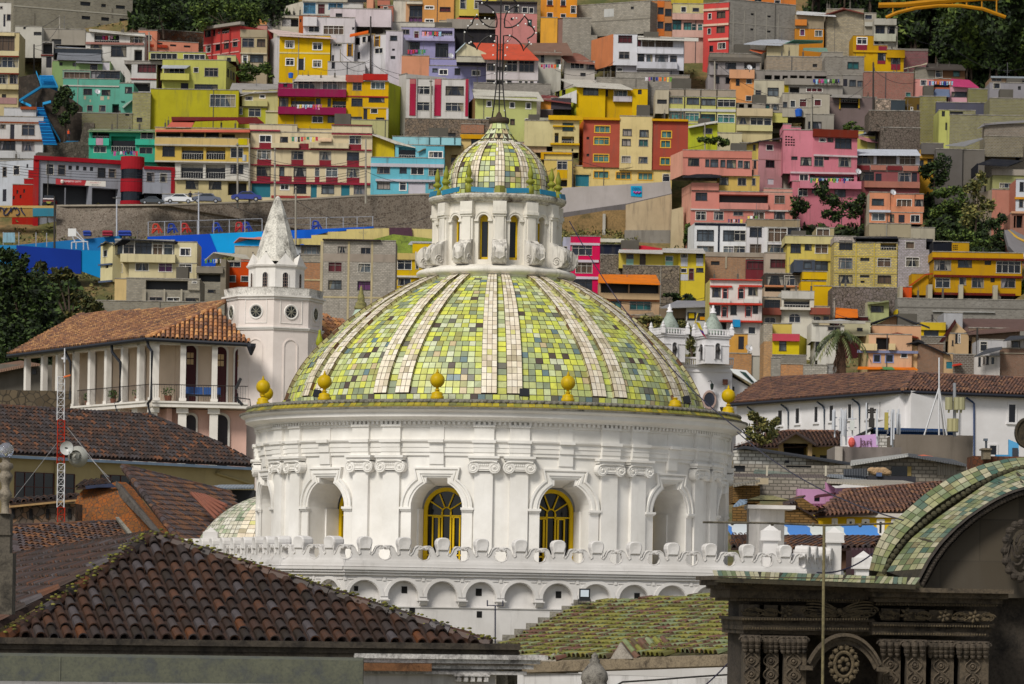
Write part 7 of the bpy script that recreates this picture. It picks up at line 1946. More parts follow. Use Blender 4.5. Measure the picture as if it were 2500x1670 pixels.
run('''
F1600,320
Hapartment block|large pink house with a stepped parapet, vent pattern and brown roof band
V1440,-10,1772,480 d98896 |o1462,55,1484,72 o1492,55,1514,72 o1522,60,1544,78 o1462,85,1484,104 o1492,88,1514,106 o1522,88,1544,108 o1550,90,1570,108 o1462,118,1484,136 o1492,118,1514,136 o1522,118,1544,136 o1550,120,1570,138 o1462,148,1484,166 o1492,148,1514,166 o1522,148,1544,166 o1550,150,1570,168 o1530,285,1602,326 w1635,295,1757,387
V1440,-75,1530,-10 d98a98 |
V1530,-40,1640,-10 d98a98 |
V1772,72,2272,480 d98492 r=1|w1843,80,1922,122 w1938,80,2002,122 w2023,85,2207,197 w1788,290,1892,397 o1900,290,1957,327 w2063,295,2202,402
T1772,-12,2278,74 7a2e1e .5;1780,272,2272,291 d9c8cc .3
V1520,480,2272,572 d58294 |w1623,485,1722,557 L1737,482,2240,560
T1520,464,2272,484 d9c2c8 .3
V1540,572,2312,800 d2808e |w1608,645,1712,732 g1763,650,1842,702 g2018,655,2142,742
T1622,570,2312,656 d88a9a 1.1
Hbuilding|narrow bare concrete stair tower between mauve and pink houses
V1422,262,1516,640 bdb4a6 |
Happartment block|mauve and yellow house with a dark sloping roof edge beside the pink house
V1165,120,1428,715 c8959a r=1|w1248,153,1327,217 w1243,328,1339,407 e1263,538,1332,602
T1165,320,1428,326 b07a78 .03
V950,135,1166,330 d9c368 d=.4|w1000,180,1027,242 w1103,153,1127,217
Qroof 3b3538 .15 925,165,-.8 1165,110,-.8 1428,80,-.8 1428,70,2 950,150,2
V1085,330,1166,525 dd9a84 d=.4|w1108,332,1134,420
Happartment block|salmon pink apartment house with a terrace canopy and yellow middle floor
V310,222,1087,502 da9082 |w370,308,492,392 g563,318,607,402 g618,318,707,406 g733,325,787,406 g803,325,907,416 g928,330,987,416 w998,338,1062,422
L170 eeb09a |
T310,226,1087,302 d48878 .15
V718,502,1172,715 d7b768 d=.5|w723,520,822,607 w928,528,1022,612 w1088,530,1127,612
V405,590,716,685 da9080 |
L298 eeb09a |
T405,585,714,668 de9686 .3
V405,685,1542,892 da8f82 |w453,693,582,782 l718,715,1272,812 k1343,725,1457,817
L298 eeb09a |
V1222,650,1542,716 d9a090 |
V395,892,1542,1045 da8e82 |w453,905,572,1002 w658,905,767,1002 w878,905,987,952 k1108,910,1227,992 w1338,905,1457,992
L300 eeb09a |
T395,884,1542,900 d6cfcb .25;720,812,1270,885 d9958a .5
Qcanopy 20222a .1 300,520,-1.5 740,520,-1.5 745,485,1 555,462,1 320,500,1
Happartment block|white modern house with navy stripe and large curtained windows
V440,1040,1022,1400 ecedef |g468,1113,658,1238 g763,1118,887,1238 w888,1118,1017,1238 g468,1293,657,1367 g763,1293,882,1390 w883,1293,1012,1388
L365 f0f0f0 |
T443,1040,1017,1066 141c2e .05;704,1066,724,1370 141c2e .05
Hhouse|white house with tan roof band next to the navy striped house
V1030,1000,1628,1086 9c8b70 d=.2|
V1024,1086,1628,1420 dedbdd |w1063,1088,1197,1192 k1268,1090,1482,1247 w1490,1090,1618,1177 k1063,1273,1192,1382 g1258,1278,1482,1367
T1225,1085,1262,1400 e6e4e4 .1
Hapartment block|cream yellow house with a thick pale balcony band, right centre
V1462,1182,2008,1270 d6ca92 d=-.4|
V1482,1268,2008,1700 d6c266 |w1523,1270,1637,1372 w1683,1275,1757,1342 k1798,1275,1942,1377 w1668,1463,1757,1547 g1798,1463,1942,1570
T1620,1440,1990,1462 c9b45a .25
V1810,1092,2012,1182 b0a27c d=1.5|k1815,1100,1962,1178
F2000,320
Hapartment block|house with white roof, draped windows and red brown balcony panels
V420,262,1132,382 d6d6de |w425,265,612,372 k648,275,867,372 k903,275,1087,377
Qroof c:d9deea .15 420,262,-1.2 1142,268,-1.2 1098,208,4 420,202,4
V420,382,1132,456 c6b2ac |
T425,388,566,442 7a2e32 .3;580,388,752,442 b47868 .3;765,394,932,444 7a2e32 .3;945,396,1112,452 b47868 .3
V445,456,1128,720 96585a |w460,460,617,557 d633,478,702,602 w888,468,1037,572 d1043,470,1102,612
T505,572,1128,642 b47868 .6
Hhouse|peach house with white ledges below the dark trees
V565,692,797,1045 e69c78 |g593,763,727,837 g593,923,742,1007
L512 c9bfa8 |
T560,892,799,918 d4d8e4 .5
V797,712,1072,922 e49874 d=.3|k873,768,1042,852
V1064,712,1175,922 d48a68 d=.5|w1064,770,1172,852
T800,852,1175,916 e69c78 .5
V757,920,1165,1045 dd9676 |w768,938,842,1027 d893,943,962,1032 w1028,943,1132,1027
V560,1045,1032,1210 aea288 |
V1032,1090,1302,1250 b6ae9a |
Hhouse|small yellow houses with pink tin roofs behind the white roofed house
V430,60,640,200 cbc06a |w605,30,640,60
V545,100,830,210 b7b478 d=-.4|
Qroof c:bf8088 .12 430,70,-.6 540,110,-.9 850,150,-.9 800,120,1 480,50,1
Qroof c:98a0b0 .12 425,45,1 620,-5,1 740,60,1 720,40,3 600,-20,3
V425,0,500,60 d2c468 d=1|
Hhouse|ochre walled house corner above the dark bushes
V1130,225,1312,390 d4a23a |w1130,330,1175,390 k1220,310,1262,380
T1130,215,1310,310 d8a648 .4
Hhouse|dark grey concrete ruin with open posts, right side
V1150,140,1400,260 6f6a66 d=2|
V1312,205,1612,480 6d6864 |o1415,300,1487,340
V1612,215,1862,520 756f68 d=.4|r1630,150,1850,215
Qroof c:8a8a8c .1 1420,160,-.5 1640,170,-.5 1850,85,1 1830,75,1 1600,140,1
V1860,60,2300,290 b:857a60 d=2|
Hhouse|house with black frame canopy and a green grey wall, right edge
V1950,500,2360,660 a4a470 |w2030,585,2190,640
T1940,432,2360,500 a89f94 .2
V1945,660,2215,830 c88a78 d=-.4|
L1770 b0a08c |
Qcanopy 20222b .12 1775,372,-1.5 2130,392,-1.5 2295,332,4 1940,310,4
V1776,365,1790,480 20222b d=-1.4|
Hhouse|white house with orange ledges at the right edge by the road
V2213,545,2360,930 d2d6de |w2258,575,2302,680 w2250,760,2297,860
L2140 c9806a |
T2200,745,2360,770 d89a30 .3;2160,905,2360,930 d8a888 .3
V2150,930,2360,1100 a87a6a |l2220,950,2290,1090 l2190,955,2215,1090
''')
run('''
F1200,320
Hhouse|cream house with stacked yellow edged outdoor stairs
V370,-115,690,170 d9cd9c |w0,0,1,1
V690,-130,985,240 dccb92 |L710,20,755,130 t800,-90,920,0 L790,60,930,140 o900,200,920,230
T640,-170,1020,-120 e4b528 .6;660,140,990,160 e4b528 .6;690,-60,930,-45 e4b528 .4
V560,240,905,330 e6cf86 |
T555,240,905,262 dfa91c .3;555,240,590,320 dfa91c .32
V590,330,905,660 dec374 d=-.4|w738,338,853,432 l745,545,852,625
T738,432,853,535 d9ac1a .04
V220,130,620,240 cfae8a d=.5|
Hapartment block|brick red and cream apartment block with yellow framed teal windows
V1032,-48,1446,408 b65a48 |Y1163,25,1337,115 o1083,22,1114,56 Y1150,66,1327,154 o1070,66,1100,96 Y1145,258,1323,348 o1070,255,1100,287
L985 ec8030 |
V1443,-80,1808,438 e5d097 d=-.3|G1477,44,1578,122 G1667,54,1768,136
V1806,-38,2212,438 ad5040 |Y1912,64,2030,148 o2150,75,2185,108 Y1903,103,2017,187 Y1898,298,2013,382
T1030,-66,1447,-42 dfa620 .5;1806,-56,2215,-34 dfa620 .5
V940,405,2030,640 e6cd88 d=.3|D918,490,1097,622 Y1148,448,1322,532 Y1398,458,1572,544 Y1648,468,1817,552 a1925,482,2007,568
T920,470,1110,492 d9c080 .2
F1200,0
'''.replace('|Y1163,25,1337,115 o1083,22,1114,56 Y1150,66,1327,154','|Y1163,-132,1337,-42 Y1150,66,1327,154 ').replace('V1443,-80,1808,438 e5d097 d=-.3|G1477,44,1578,122 G1667,54,1768,136','V1443,-165,1808,438 e5d097 d=-.3|c1477,-22,1578,54 g1667,-12,1768,68 c1468,90,1567,167 t1658,95,1762,172 c1463,280,1567,357 g1655,290,1757,362').replace('Y1912,64,2030,148 o2150,75,2185,108','Y1912,-3,2030,78').replace('V1032,-48,1446,408','V1032,-128,1446,408').replace('V1806,-38,2212,438','V1806,-112,2212,438').replace('T1030,-66,1447,-42 dfa620 .5;1806,-56,2215,-34 dfa620 .5','T1030,-148,1447,-122 dfa620 .5;1806,-132,2215,-108 dfa620 .5').replace('Y1163,-132,1337,-42','Y1160,-62,1337,18')+'''
F1350,560
Hapartment block|magenta building with white floor bands behind the dome
V192,80,527,880 d91a58 |w213,178,443,292 k255,375,443,492 w225,560,440,682
T192,154,527,180 d6ccd8 .2;235,345,515,372 d6ccd8 .2;235,533,512,562 d6ccd8 .2;440,180,527,345 d91a58 .1
V108,88,192,880 b7b9ce d=.4|w115,190,160,290
Hhouse|low yellow house with white sheet roof and red parapet strips
V745,255,1242,440 dfc95e |w825,280,907,332 k978,280,1042,417 t1265,300,1352,357
T825,332,907,400 a8d8c8 .03
V1240,255,1412,420 ddca4e |t1266,300,1352,357
T1266,357,1352,415 a8dccc .03
V1412,250,1712,590 e5cd46 d=-.5|w1438,275,1517,322 w1613,275,1692,322 w1438,440,1507,487 r1528,440,1587,572 w1613,435,1692,482
T1440,322,1516,416 d2d4dc .03;1614,322,1690,412 d2d4dc .03;1435,505,1520,575 d2d4dc .03
Qroof c:d2cec8 .12 735,252,-1 1242,268,-1 1230,232,1 745,225,1
Qroof c:d2cec8 .12 1230,250,-1.3 1718,264,-1.3 1690,215,2 1235,212,2
Qroof cf2a3c .12 785,222,2 1225,240,2 1225,215,4 1030,182,4 785,182,4
Hwall|dark walled shelter behind grey stone wall beside the magenta building|garden_wall
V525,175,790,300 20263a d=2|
T525,110,800,148 dcd8c8 .6
V515,288,785,505 u:8f857a |
Hwall|long low stone terrace wall under the yellow house|garden_wall
V785,412,1425,600 u:8f8270 |
Hhouse|house with bright orange roof and tan balcony behind the dome
V515,590,1202,1010 c4a585 |l538,608,850,722 l862,608,1190,722 t623,810,767,902 t863,810,1102,907
T540,722,1200,792 c4a884 .5;540,790,1200,808 c07650 .2
Qroof f0862c .2 508,585,-1.8 1208,610,-1.8 1160,512,5 512,505,5
Hhouse|ochre earth walled house below the tan balcony
V880,970,1210,1180 r:c8884a |
Qroof 8a7a66 .15 900,985,-.8 1150,965,-.8 1120,930,2 940,960,2
Hhouse|tin roofed workshop with black and yellow murals behind the flag
V1500,880,1755,1060 d2d4d8 |w1515,935,1608,1022 w1625,945,1735,1025
T1530,945,1590,1000 e0c020 .05;1655,985,1710,1020 e8a020 .05
Qroof c:9a9aa0 .12 1210,880,-1 1745,865,-1 1745,805,3 1400,800,3
V1200,880,1510,1000 8c7c68 d=1|
Hapartment block|white house with red arched windows, red ledges and flower boxes
F1700,560
V150,568,738,1185 e6e0da |w180,658,272,762 a298,663,352,782 a473,663,537,782 w583,653,692,747 w203,863,267,967 a288,868,347,987 w385,858,452,962 a553,863,617,982 w638,858,692,947 w583,1098,667,1177 l238,1045,342,1130
L98 d6c878 |
T150,562,740,576 d4483a .4;155,634,402,654 d4483a .3;480,629,738,650 d4483a .3;142,834,738,855 d4483a .9;222,1030,738,1050 d4483a .9;150,786,378,834 e8e3dd .85;530,786,702,834 e8e3dd .85
T293,655,300,785 d4483a .1;350,655,357,785 d4483a .1;468,655,475,785 d4483a .1;535,655,542,785 d4483a .1;283,860,290,990 d4483a .1;345,860,352,990 d4483a .1;548,855,555,985 d4483a .1;615,855,622,985 d4483a .1;298,655,352,665 d4483a .1;473,655,537,665 d4483a .1;288,860,347,870 d4483a .1;553,855,617,865 d4483a .1
T405,1022,490,1105 2a9ad4 .95
Hhouse|brick parapet house with an oval window under the navy striped house
V98,268,770,470 r:b8865e d=1|o165,358,262,402
T98,262,780,310 a89c8e .1;325,300,345,440 b0a490 .1
V560,340,768,450 7a3038 |r570,358,760,446
Hhouse|stone grey house with a salmon curtained window
V765,268,1112,505 b9aa9c |r833,338,1022,434
Hhouse|dark glazed veranda house with a lower open terrace
V765,500,1192,640 50463e |w790,518,982,632 w990,518,1172,632
T765,632,1170,650 d8926a .3
V765,645,1165,790 cbb49c |l772,655,1060,702
Hhouse|bright yellow house with outdoor stairs
V1195,478,1472,562 dfb51c d=1|
V1180,585,1462,700 dcb11c d=.5|
V1325,640,1532,870 dcb11e |
V1100,350,1335,482 4a5260 d=2|g1205,360,1295,440
Hhouse|white house with a fan shaped window and tiled side awnings
V958,700,1325,1060 e2dccc |L985,788,1278,880 a1043,950,1172,1048
T940,882,1280,912 e8e2d6 .9;958,700,1325,782 d2cec6 .2
V748,768,952,1070 c4b49c d=.3|w768,793,942,890 a768,988,892,1058
T742,890,952,968 98584a .9
V1276,870,1502,1050 d4c4a2 d=.3|a1283,980,1403,1045 w1430,978,1495,1020
T1275,888,1502,964 9e5848 .9
Hretaining wall|purplish stone wall below the yellow brick apartment block|retaining_wall
V1530,655,2262,1010 u:7f7470 |
Hhouse|low house with an orange tarpaulin roof and pale green room
V1928,818,2168,1010 b7bb86 |w1968,862,2107,932
L1838 c9c6a8 |
Qroof c:8a8f60 .1 1925,840,-.8 2168,808,-.8 2165,798,1 1930,828,1
V1560,985,1935,1040 4a1c20 d=-.5|
Qroof e67a2a .12 1565,985,-2 1822,985,-2 1815,900,2 1570,880,2
Hhouse|little yellow house with a pink red roof band
V855,1185,1158,1430 e2ca2e |g933,1262,1012,1367
R1243 ece04a |
T855,1180,1160,1260 cf5260 .5
V850,1065,1075,1185 dcc266 d=2|
V758,1060,856,1290 b:b9ad99 d=.5|
V758,1285,852,1600 r:dc9c50 d=.3|
V852,1420,1240,1600 b:8f887c |
Hhouse|orange walled shed with a dark blue door
V350,1180,578,1420 dda551 |d473,1205,537,1352
Hwall|ochre brick yard wall below the orange shed|garden_wall
V350,1400,622,1600 r:d4924a |
V620,1430,752,1640 bdb9ad d=.3|
Hhouse|white stepped house with deep shadowed side left of the palm
V1298,1045,1382,1262 e3dfd3 |
V1335,1090,1660,1640 dad6cc |w1340,1265,1387,1372 w1480,1070,1625,1140 l1330,1475,1365,1530
T1300,1030,1900,1060 bdb8ae .4
V1650,1040,1960,1200 c9c3a4 d=1|w1810,1110,1870,1145
Qroof c:c9ccd0 .1 1300,1040,1 1900,1065,1 1930,1055,4 1620,1010,4
Hwall|orange brick and grey block yard walls above the long white building|garden_wall
F1550,740
V1635,690,1895,900 r:dc924c |
V1895,700,2165,870 b:b7b1a6 |
V2160,690,2290,860 b:9c9a9a d=.3|
V1450,430,1545,880 r:d8a060 d=.8|
V1535,620,1640,900 b:a09a90 |
''')
run('''
F2000,560
Happartment block|yellow painted brick apartment block with rows of small windows
V165,150,878,712 b:dcc464 |g220,323,372,442 k655,323,807,422 w220,513,372,602 k658,518,807,607 o463,320,567,357 o458,514,567,541 o467,577,512,604 L690,155,870,232 w225,155,372,228
V165,82,412,150 b:cbbcb4 |w225,128,372,150
Qroof 24252c .15 385,92,-.5 885,95,-.5 880,78,3 400,78,3
T408,150,420,700 c9b45c .04;612,150,624,700 c9b45c .04;165,490,878,500 c9b45c .04;165,298,878,308 c9b45c .04
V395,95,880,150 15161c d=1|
Happartment block|mauve grey painted block house with a dark stair slot
V885,108,1200,700 b:b5adb6 |k973,138,1072,217 w973,313,1127,422
V1200,228,1272,500 b:b5adb6 |
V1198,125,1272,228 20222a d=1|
T1170,320,1200,500 7f756c .05;890,330,920,500 7f756c .05
Qroof 22232a .15 880,105,-.8 1290,130,-.8 1280,108,3 890,88,3
Happartment block|mustard auto workshop building with dark red ledges and lettered parapet
V1500,150,1688,265 c49620 |o1508,175,1524,190 o1528,175,1542,190 o1546,175,1560,190 o1508,196,1524,210 o1528,196,1542,210 o1546,196,1560,210 o1508,216,1524,232 o1528,216,1542,232 o1546,216,1560,232
V1282,140,1500,265 181b26 d=.8|
Qroof 8f949c .08 1280,155,0 1505,138,0 1500,130,2 1290,145,2
V1275,262,2300,350 cc9c22 |
V1290,350,2282,540 c2931f |w1292,350,1482,462 w1563,350,1717,428 o1863,350,1937,402 w1993,350,2267,492
T1275,326,2302,348 6a2018 .5;1290,520,2290,545 6a2018 .4
V1290,540,2275,740 c4951f |w1310,548,1472,657 w1578,545,1652,627 w1718,545,1852,657 o1928,545,1977,597 w2048,548,2207,657
T1290,718,2205,745 6a2018 .4
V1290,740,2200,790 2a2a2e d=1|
V1040,500,1230,740 c4951f d=1.5|
Qstair_wall b8471f .3 1000,640,-.5 1200,500,-.5 1285,490,-.5 1285,505,-.5 1195,515,-.5 1010,655,-.5
V905,640,940,790 bdb59f d=-1|
V1225,620,1274,790 bdb59f d=-1|
V1573,620,1622,795 bdb59f d=-1|
V1960,630,2010,795 bdb59f d=-1|
V940,650,1042,760 ea5a18 d=.5|
Hretaining wall|long grey concrete retaining wall below the mustard workshop|retaining_wall
V880,790,2400,1060 b:8c8882 |
T1275,925,1975,935 b5b5b2 .3;880,880,2400,892 77736c .05
V868,900,888,980 d8bc20 d=-.3|
Hhouse|small yellow house half hidden behind the peach gable house
V1140,1050,1422,1225 dcb822 |w1180,1138,1342,1217
T1140,1050,1422,1135 dfbf3a .3
V1404,940,1615,1130 c:b5b5b8 d=.5|
V1140,1210,1420,1420 b:7f7466 d=-.5|
Hhouse|peach house with broad gable roof, corner terrace and blue framed windows
V555,1185,1042,1640 dcb290 |l640,1218,792,1352 X608,1408,692,1498 X743,1408,837,1498 w918,1393,992,1447 w1060,1390,1075,1440
L440 e6cc9a |
T425,1366,1112,1396 8b92b4 .3;460,1290,645,1366 e2cc9e .7;780,1290,852,1362 e2cc9e .7
V600,1085,1146,1240 ddae88 d=3|
Qgable_wall ddae88 .3 600,1088,2.9 852,972,2.9 1146,1090,2.9
Qroof 303238 .15 440,1098,1 850,960,1.5 860,960,5 590,1070,5
Qroof 303238 .15 850,958,1.5 1245,1108,1 1240,1096,5 860,955,5
Qroof 8a3a24 .12 585,1215,-1 880,1160,-1 1120,1220,-1 1110,1205,1 880,1145,1
V1035,1270,1110,1640 dcb88a d=.6|
V1108,1290,1395,1640 r:8a5c40 d=.3|
Qgable_wall r:8a5c40 .3 1108,1300,.29 1130,1275,.29 1395,1400,.29
Qroof 25262c .15 980,1285,-.5 1120,1255,-.5 1475,1415,-.5 1465,1400,2 1125,1240,2
Qawning f08018 .1 430,1568,-2 720,1568,-2 700,1545,0 440,1545,0
Qawning 5f9a5c .1 690,1570,-2 850,1572,-2 820,1548,0 700,1545,0
Qawning f08018 .1 850,1572,-2 1110,1578,-2 1075,1552,0 820,1548,0
Hhouse|brown tin roofed chalet with tall narrow windows, lower right
V1455,1175,1682,1420 d3b48c |w1533,1168,1557,1282 w1565,1160,1588,1280 w1495,1250,1510,1310 w1670,1210,1690,1350
V1682,1115,2260,1260 r:7e5a44 d=.6|
V1720,1215,1760,1410 d3b48c d=.4|
Qroof c:6f544c .15 1680,1178,-1 2330,1130,-1 2330,1012,5 1530,1003,5
Qgable_wall 4a201e .3 1350,1270,-.5 1530,1010,-.5 1545,1050,-.5 1400,1265,-.5
Qgable_wall d3b48c .3 1400,1262,.02 1545,1050,.02 1680,1175,.02 1680,1262,.02
Hhouse|grey and white house with slanting tin roof and dark posts, lower right
V1800,1245,2110,1460 c4c2c4 |w1812,1263,1892,1372
V1745,1430,2035,1640 d2ccc8 d=-.5|w1793,1440,1817,1542 w1843,1430,1867,1522 w1883,1430,1907,1522 w1933,1410,1977,1522
Qroof c:4a4c52 .12 1745,1430,-2 2055,1345,-2 2060,1320,0 1900,1340,0
Qroof c:3d3f46 .12 2075,1250,-1 2380,1215,-1 2380,1190,1 2150,1200,1
V2160,1215,2380,1350 c9c4c0 d=.5|w2170,1260,2260,1330
V2032,1342,2380,1640 r:7c4f3a |
T2032,1390,2380,1402 a39a8a .1
V1508,1412,1762,1640 b:6c5e56 |
V1395,1400,1508,1640 c9aa84 d=.3|D1430,1490,1500,1568
Qroof c84030 .1 1495,1535,-1.5 1610,1515,-1.5 1580,1505,0 1510,1515,0
F200,520
Happartment block|cream three storey house with a glazed roof terrace above the grey block walls
V528,565,1292,742 e0d3aa |w603,560,752,652 p863,565,1017,662 w1093,573,1237,667
V455,475,1056,565 e2d6ae |
T440,470,1056,562 e0d4aa .9
V1042,330,1296,566 e1d6ae |W1103,393,1227,482
V372,305,1042,475 8f8e8a d=.3|g380,350,457,462 w468,355,588,457 w598,335,787,467 k798,350,908,470 g922,350,1022,475
T370,300,1042,316 b0aeaa .1;458,310,470,470 dad8d4 .1;588,310,598,470 dad8d4 .1;787,310,798,470 dad8d4 .1;910,310,920,470 dad8d4 .1
Qroof 25272f .15 345,368,-1 455,290,-1 1065,320,-1 1060,312,4 460,283,4
Qroof 25272f .1 1045,345,-.4 1070,320,-.4 1300,325,1 1290,318,2
V210,345,345,780 e2d7a8 l=2|w238,418,287,492 o263,583,297,622
Qgable_wall e2d7a8 .3 210,350,2 265,320,1 345,350,0
Qroof 3a3c40 .12 178,385,0 265,322,0 350,352,0 345,340,3 262,312,3
T200,572,345,590 5a6680 .3;205,762,345,782 5a6680 .3
V345,480,528,742 dccda0 d=1|k390,570,455,670
V368,742,500,960 e4c890 d=.2|
Hbuilding|bare grey block house with open terrace under the cream glazed house
V500,742,1332,1010 b:a39b8a |l718,760,1192,865 w758,945,907,987 w958,950,1102,992 w1168,958,1317,1002 
V1200,752,1325,870 b:aca493 d=-.3|w1240,768,1295,790
T680,860,720,1060 b5ad9c .1;920,860,935,1060 b5ad9c .1;1110,860,1130,1060 b5ad9c .1
V150,1000,1605,1220 b:8f8877 d=-1|
Hhouse|cluttered block hut with dark tarpaulin and hanging clothes
V1298,610,1605,1010 b:9a927f |l1310,690,1580,775 w1418,865,1502,897
T1290,615,1590,680 8f877a .5
Qroof c:d2ccbc .1 1380,530,0 1480,442,0 1890,515,0 1850,470,3 1500,440,3
V1560,520,1620,920 8f8676 |
Hhouse|vivid orange house with three small windows left of the spire
V1608,545,1892,905 d9501a |w1630,548,1787,607 G1643,703,1732,777 w1790,708,1877,772
V1790,525,1892,548 d9501a |
Hhouse|white plank shed with an orange front and coral roof beside the spire
V1690,300,1852,470 dcd4c4 |
V1852,290,2030,420 dd5f1c |W1918,343,2012,392
Qroof e08c78 .12 1685,355,0 1785,258,0 2035,262,0 2035,292,-1 1855,290,-1 1770,275,-1
V1720,380,2040,520 c9bda6 d=-1|
F600,520
V400,270,640,360 dd5f1c d=.5|
Hbuilding|tall bare grey block apartment house with small windows right of the spire
V866,312,1682,1230 b:b5ada2 |w1033,373,1140,452 w1293,388,1407,462 r928,553,1082,662 g1263,568,1407,667 g928,758,1077,857 p1258,768,1407,867
T1143,320,1166,1200 c9ba94 .05;1406,320,1428,1200 c9ba94 .05;836,320,866,1200 c4b696 .06;866,942,1682,962 c9ba94 .05
T866,298,1520,314 3a3030 .5;866,462,1682,550 a89c90 .04
Hhouse|orange brick house with a corrugated upper room behind the white tower
V655,555,838,960 r:c8834c |
V620,470,862,560 b:b0a694 |
V560,372,862,472 b4b8bc |g622,378,858,470
T560,362,862,376 20222a .5
T655,745,838,762 c9b890 .05
Hhouse|yellow house with white bands and plants behind the dome's left shoulder
V1678,525,2100,960 e2bc20 |w1708,530,1867,637 w1913,540,1947,632 w1713,735,1857,817
T1678,455,2000,527 d6be78 .3;1678,707,1945,727 e6e2da .3
V1878,345,2098,452 e6c222 d=2|
Qroof c:c9c9cc .1 1830,350,1 2098,352,1 2098,322,4 1860,318,4
F700,300
Happartment block|light blue house with white bands, red barred window and grey garage door
V945,395,1772,850 74c4d6 |w1018,478,1162,572 w1273,493,1350,567 w1398,500,1542,582 w1598,510,1762,597 c1018,655,1162,747 W1268,665,1347,762 e1368,670,1562,805 c1598,680,1657,742
T945,462,1772,500 d2cfd8 .3;1000,638,1724,664 d2cfd8 .3
V1568,262,1772,396 70c4da |W1598,320,1757,396
V1222,250,1570,396 86ccdc d=1|L1260,270,1450,390
Qgable_wall d6be34 .3 945,112,.5 1212,222,.5 1212,400,.5 945,385,.5
Qroof e2dcd0 .12 940,120,-.5 945,108,4 1230,205,4 1450,275,-.5 1215,225,-.5
Qroof 8a7a60 .12 1470,330,-.5 1540,290,-.5 1770,265,-.5 1765,255,2 1530,270,2
V1190,160,1962,245 a3d8e2 d=6|
T1600,165,1612,240 3a5a60 .1;1725,165,1737,240 3a5a60 .1;1885,165,1897,240 3a5a60 .1
Hhouse|cream house with a yellow roof band peeking behind the lantern
V1780,255,1985,490 dcc494 |L1850,360,1985,470
V1958,135,2240,330 e4c88c d=2|w2078,185,2202,252
T1955,132,2240,182 dea61c .4
''')
for h_ in HOUSES:emit(h_)

def polywall(name,label,cat,mat,pts,D,th=.6,parts=()):
 mb=MB();slab(mb,[(p[0],p[1],D+(p[2]if len(p)>2 else 0))for p in pts],(0,th,0))
 return mb.build(name,mat,uv=True,label=label,cat=cat)
RB=rubble('7b7065','5d5249',2.6,'8a8276')
polywall('retaining_wall','long brown rubble stone retaining wall running below the fire station and cream blocks','wall',RB,[(137,502,6),(400,500),(640,492),(870,478),(1075,473),(1075,620),(137,600)],531)
mb=MB();slab(mb,[(137,500,536.9),(400,498,530.9),(640,490,530.9),(870,476,530.9),(1075,471,530.9),(1075,474,530.9),(870,480,530.9),(640,494,530.9),(400,502,530.9),(137,504,536.9)],(0,1.2,0));mb.build('wall_coping',paint('a39a8c',.6),kind='structure')
polywall('graffiti_wall','low ochre wall with blue tags at the left edge under the fire station','wall',paint('a5824e',.5),[(-40,504),(135,504),(133,530),(-40,530)],533)
mb=MB();slab(mb,[(-40,502,532.9),(135,502,532.9),(135,508,532.9),(-40,508,532.9)],(0,.3,0));mb.build('yellow_rail',paint('c0a468',.4),kind='structure')
for k,x in enumerate((4,14,22,32,42,56)):
 mb=MB();c=P(x,516,532.85);mb.tube([c+V3(.3*cos(a*1.3+k),0,.55*sin(a+k*2))for a in[j*.5 for j in range(7+k%3)]],.09,4);mb.build('graffiti_tag',plain('1c2a50',.8),label='dark blue graffiti tag on the low ochre wall at the left edge',cat='graffiti',group='graffiti tags on the ochre wall')
mb=MB();slab(mb,[(80,508,532.8),(134,508,532.8),(132,528,532.8),(80,528,532.8)],(0,.1,0));mb.build('mural',paint('3a7f96',.6),label='faded blue mural at the right end of the ochre graffiti wall',cat='mural')
BL=lambda h:paint(h,.12,.85,.3)
polywall('court_wall','medium blue back wall of the ball court','wall',BL('2474b4'),[(40,598),(130,590),(297,575),(300,620),(245,625),(40,625)],519)
polywall('court_wall','deep navy blue front wall of the ball court behind the dark trees','wall',BL('12338e'),[(40,599),(198,611),(198,668),(40,668)],512)
polywall('court_wall','sky blue wall end beside the navy blue court wall','wall',BL('1486c4'),[(198,611),(248,612),(248,680),(198,662)],512.2)
polywall('court_wall','light blue wall end at the left edge under the mural board','wall',BL('2a86be'),[(-30,598),(40,599),(40,650),(-30,650)],512.1)
polywall('blue_slope','royal blue painted slope behind the cream glazed house','wall',BL('0f4cc4'),[(360,578),(512,571),(532,620),(525,650),(480,655),(480,600),(360,600)],516)
polywall('blue_slope','bright cyan painted slope left of the spire','wall',BL('1fa2e6'),[(512,571),(640,565),(640,620),(575,616),(530,632),(524,600)],516.2)
polywall('blue_slope','blue painted strip right of the spire above the stepped cream wall','wall',BL('0f5fd0'),[(640,565),(720,562),(912,553),(912,556),(850,562),(800,567),(760,576),(760,584),(640,580)],516.1)
polywall('stepped_wall','stepped pale yellow wall right of the spire with grass behind','wall',paint('d3c282',.6),[(700,584),(730,582),(760,582),(760,574),(800,573),(800,566),(846,565),(846,560),(950,557),(1075,560),(1075,640),(700,640)],514)
polywall('metal_gate','dark wine coloured gate above the grass right of the stepped wall','gate',plain('4a2236',.7,var=1),[(950,556),(1005,556),(1008,580),(950,576)],513.6,.2)
polywall('curved_wall','long smooth grey concrete ramp wall with a turquoise sign','wall',paint('b1aaa7',.35,.9,.5),[(1360,459),(1500,452),(1636,443),(1640,472),(1530,497),(1376,519),(1360,530)],541,1.2)
polywall('ramp_foot','dark stained concrete strip under the long grey ramp wall','wall',paint('6f6a6a',.9,.9,.8),[(1360,524),(1376,519),(1530,497),(1640,472),(1640,486),(1530,512),(1376,536)],540.6,1)
polywall('slope_wall','sandy concrete slope wall with dark drip stains below the ramp','wall',paint('bba88a',.9,.9,.7),[(1528,500),(1640,474),(1640,660),(1526,660)],537,1)
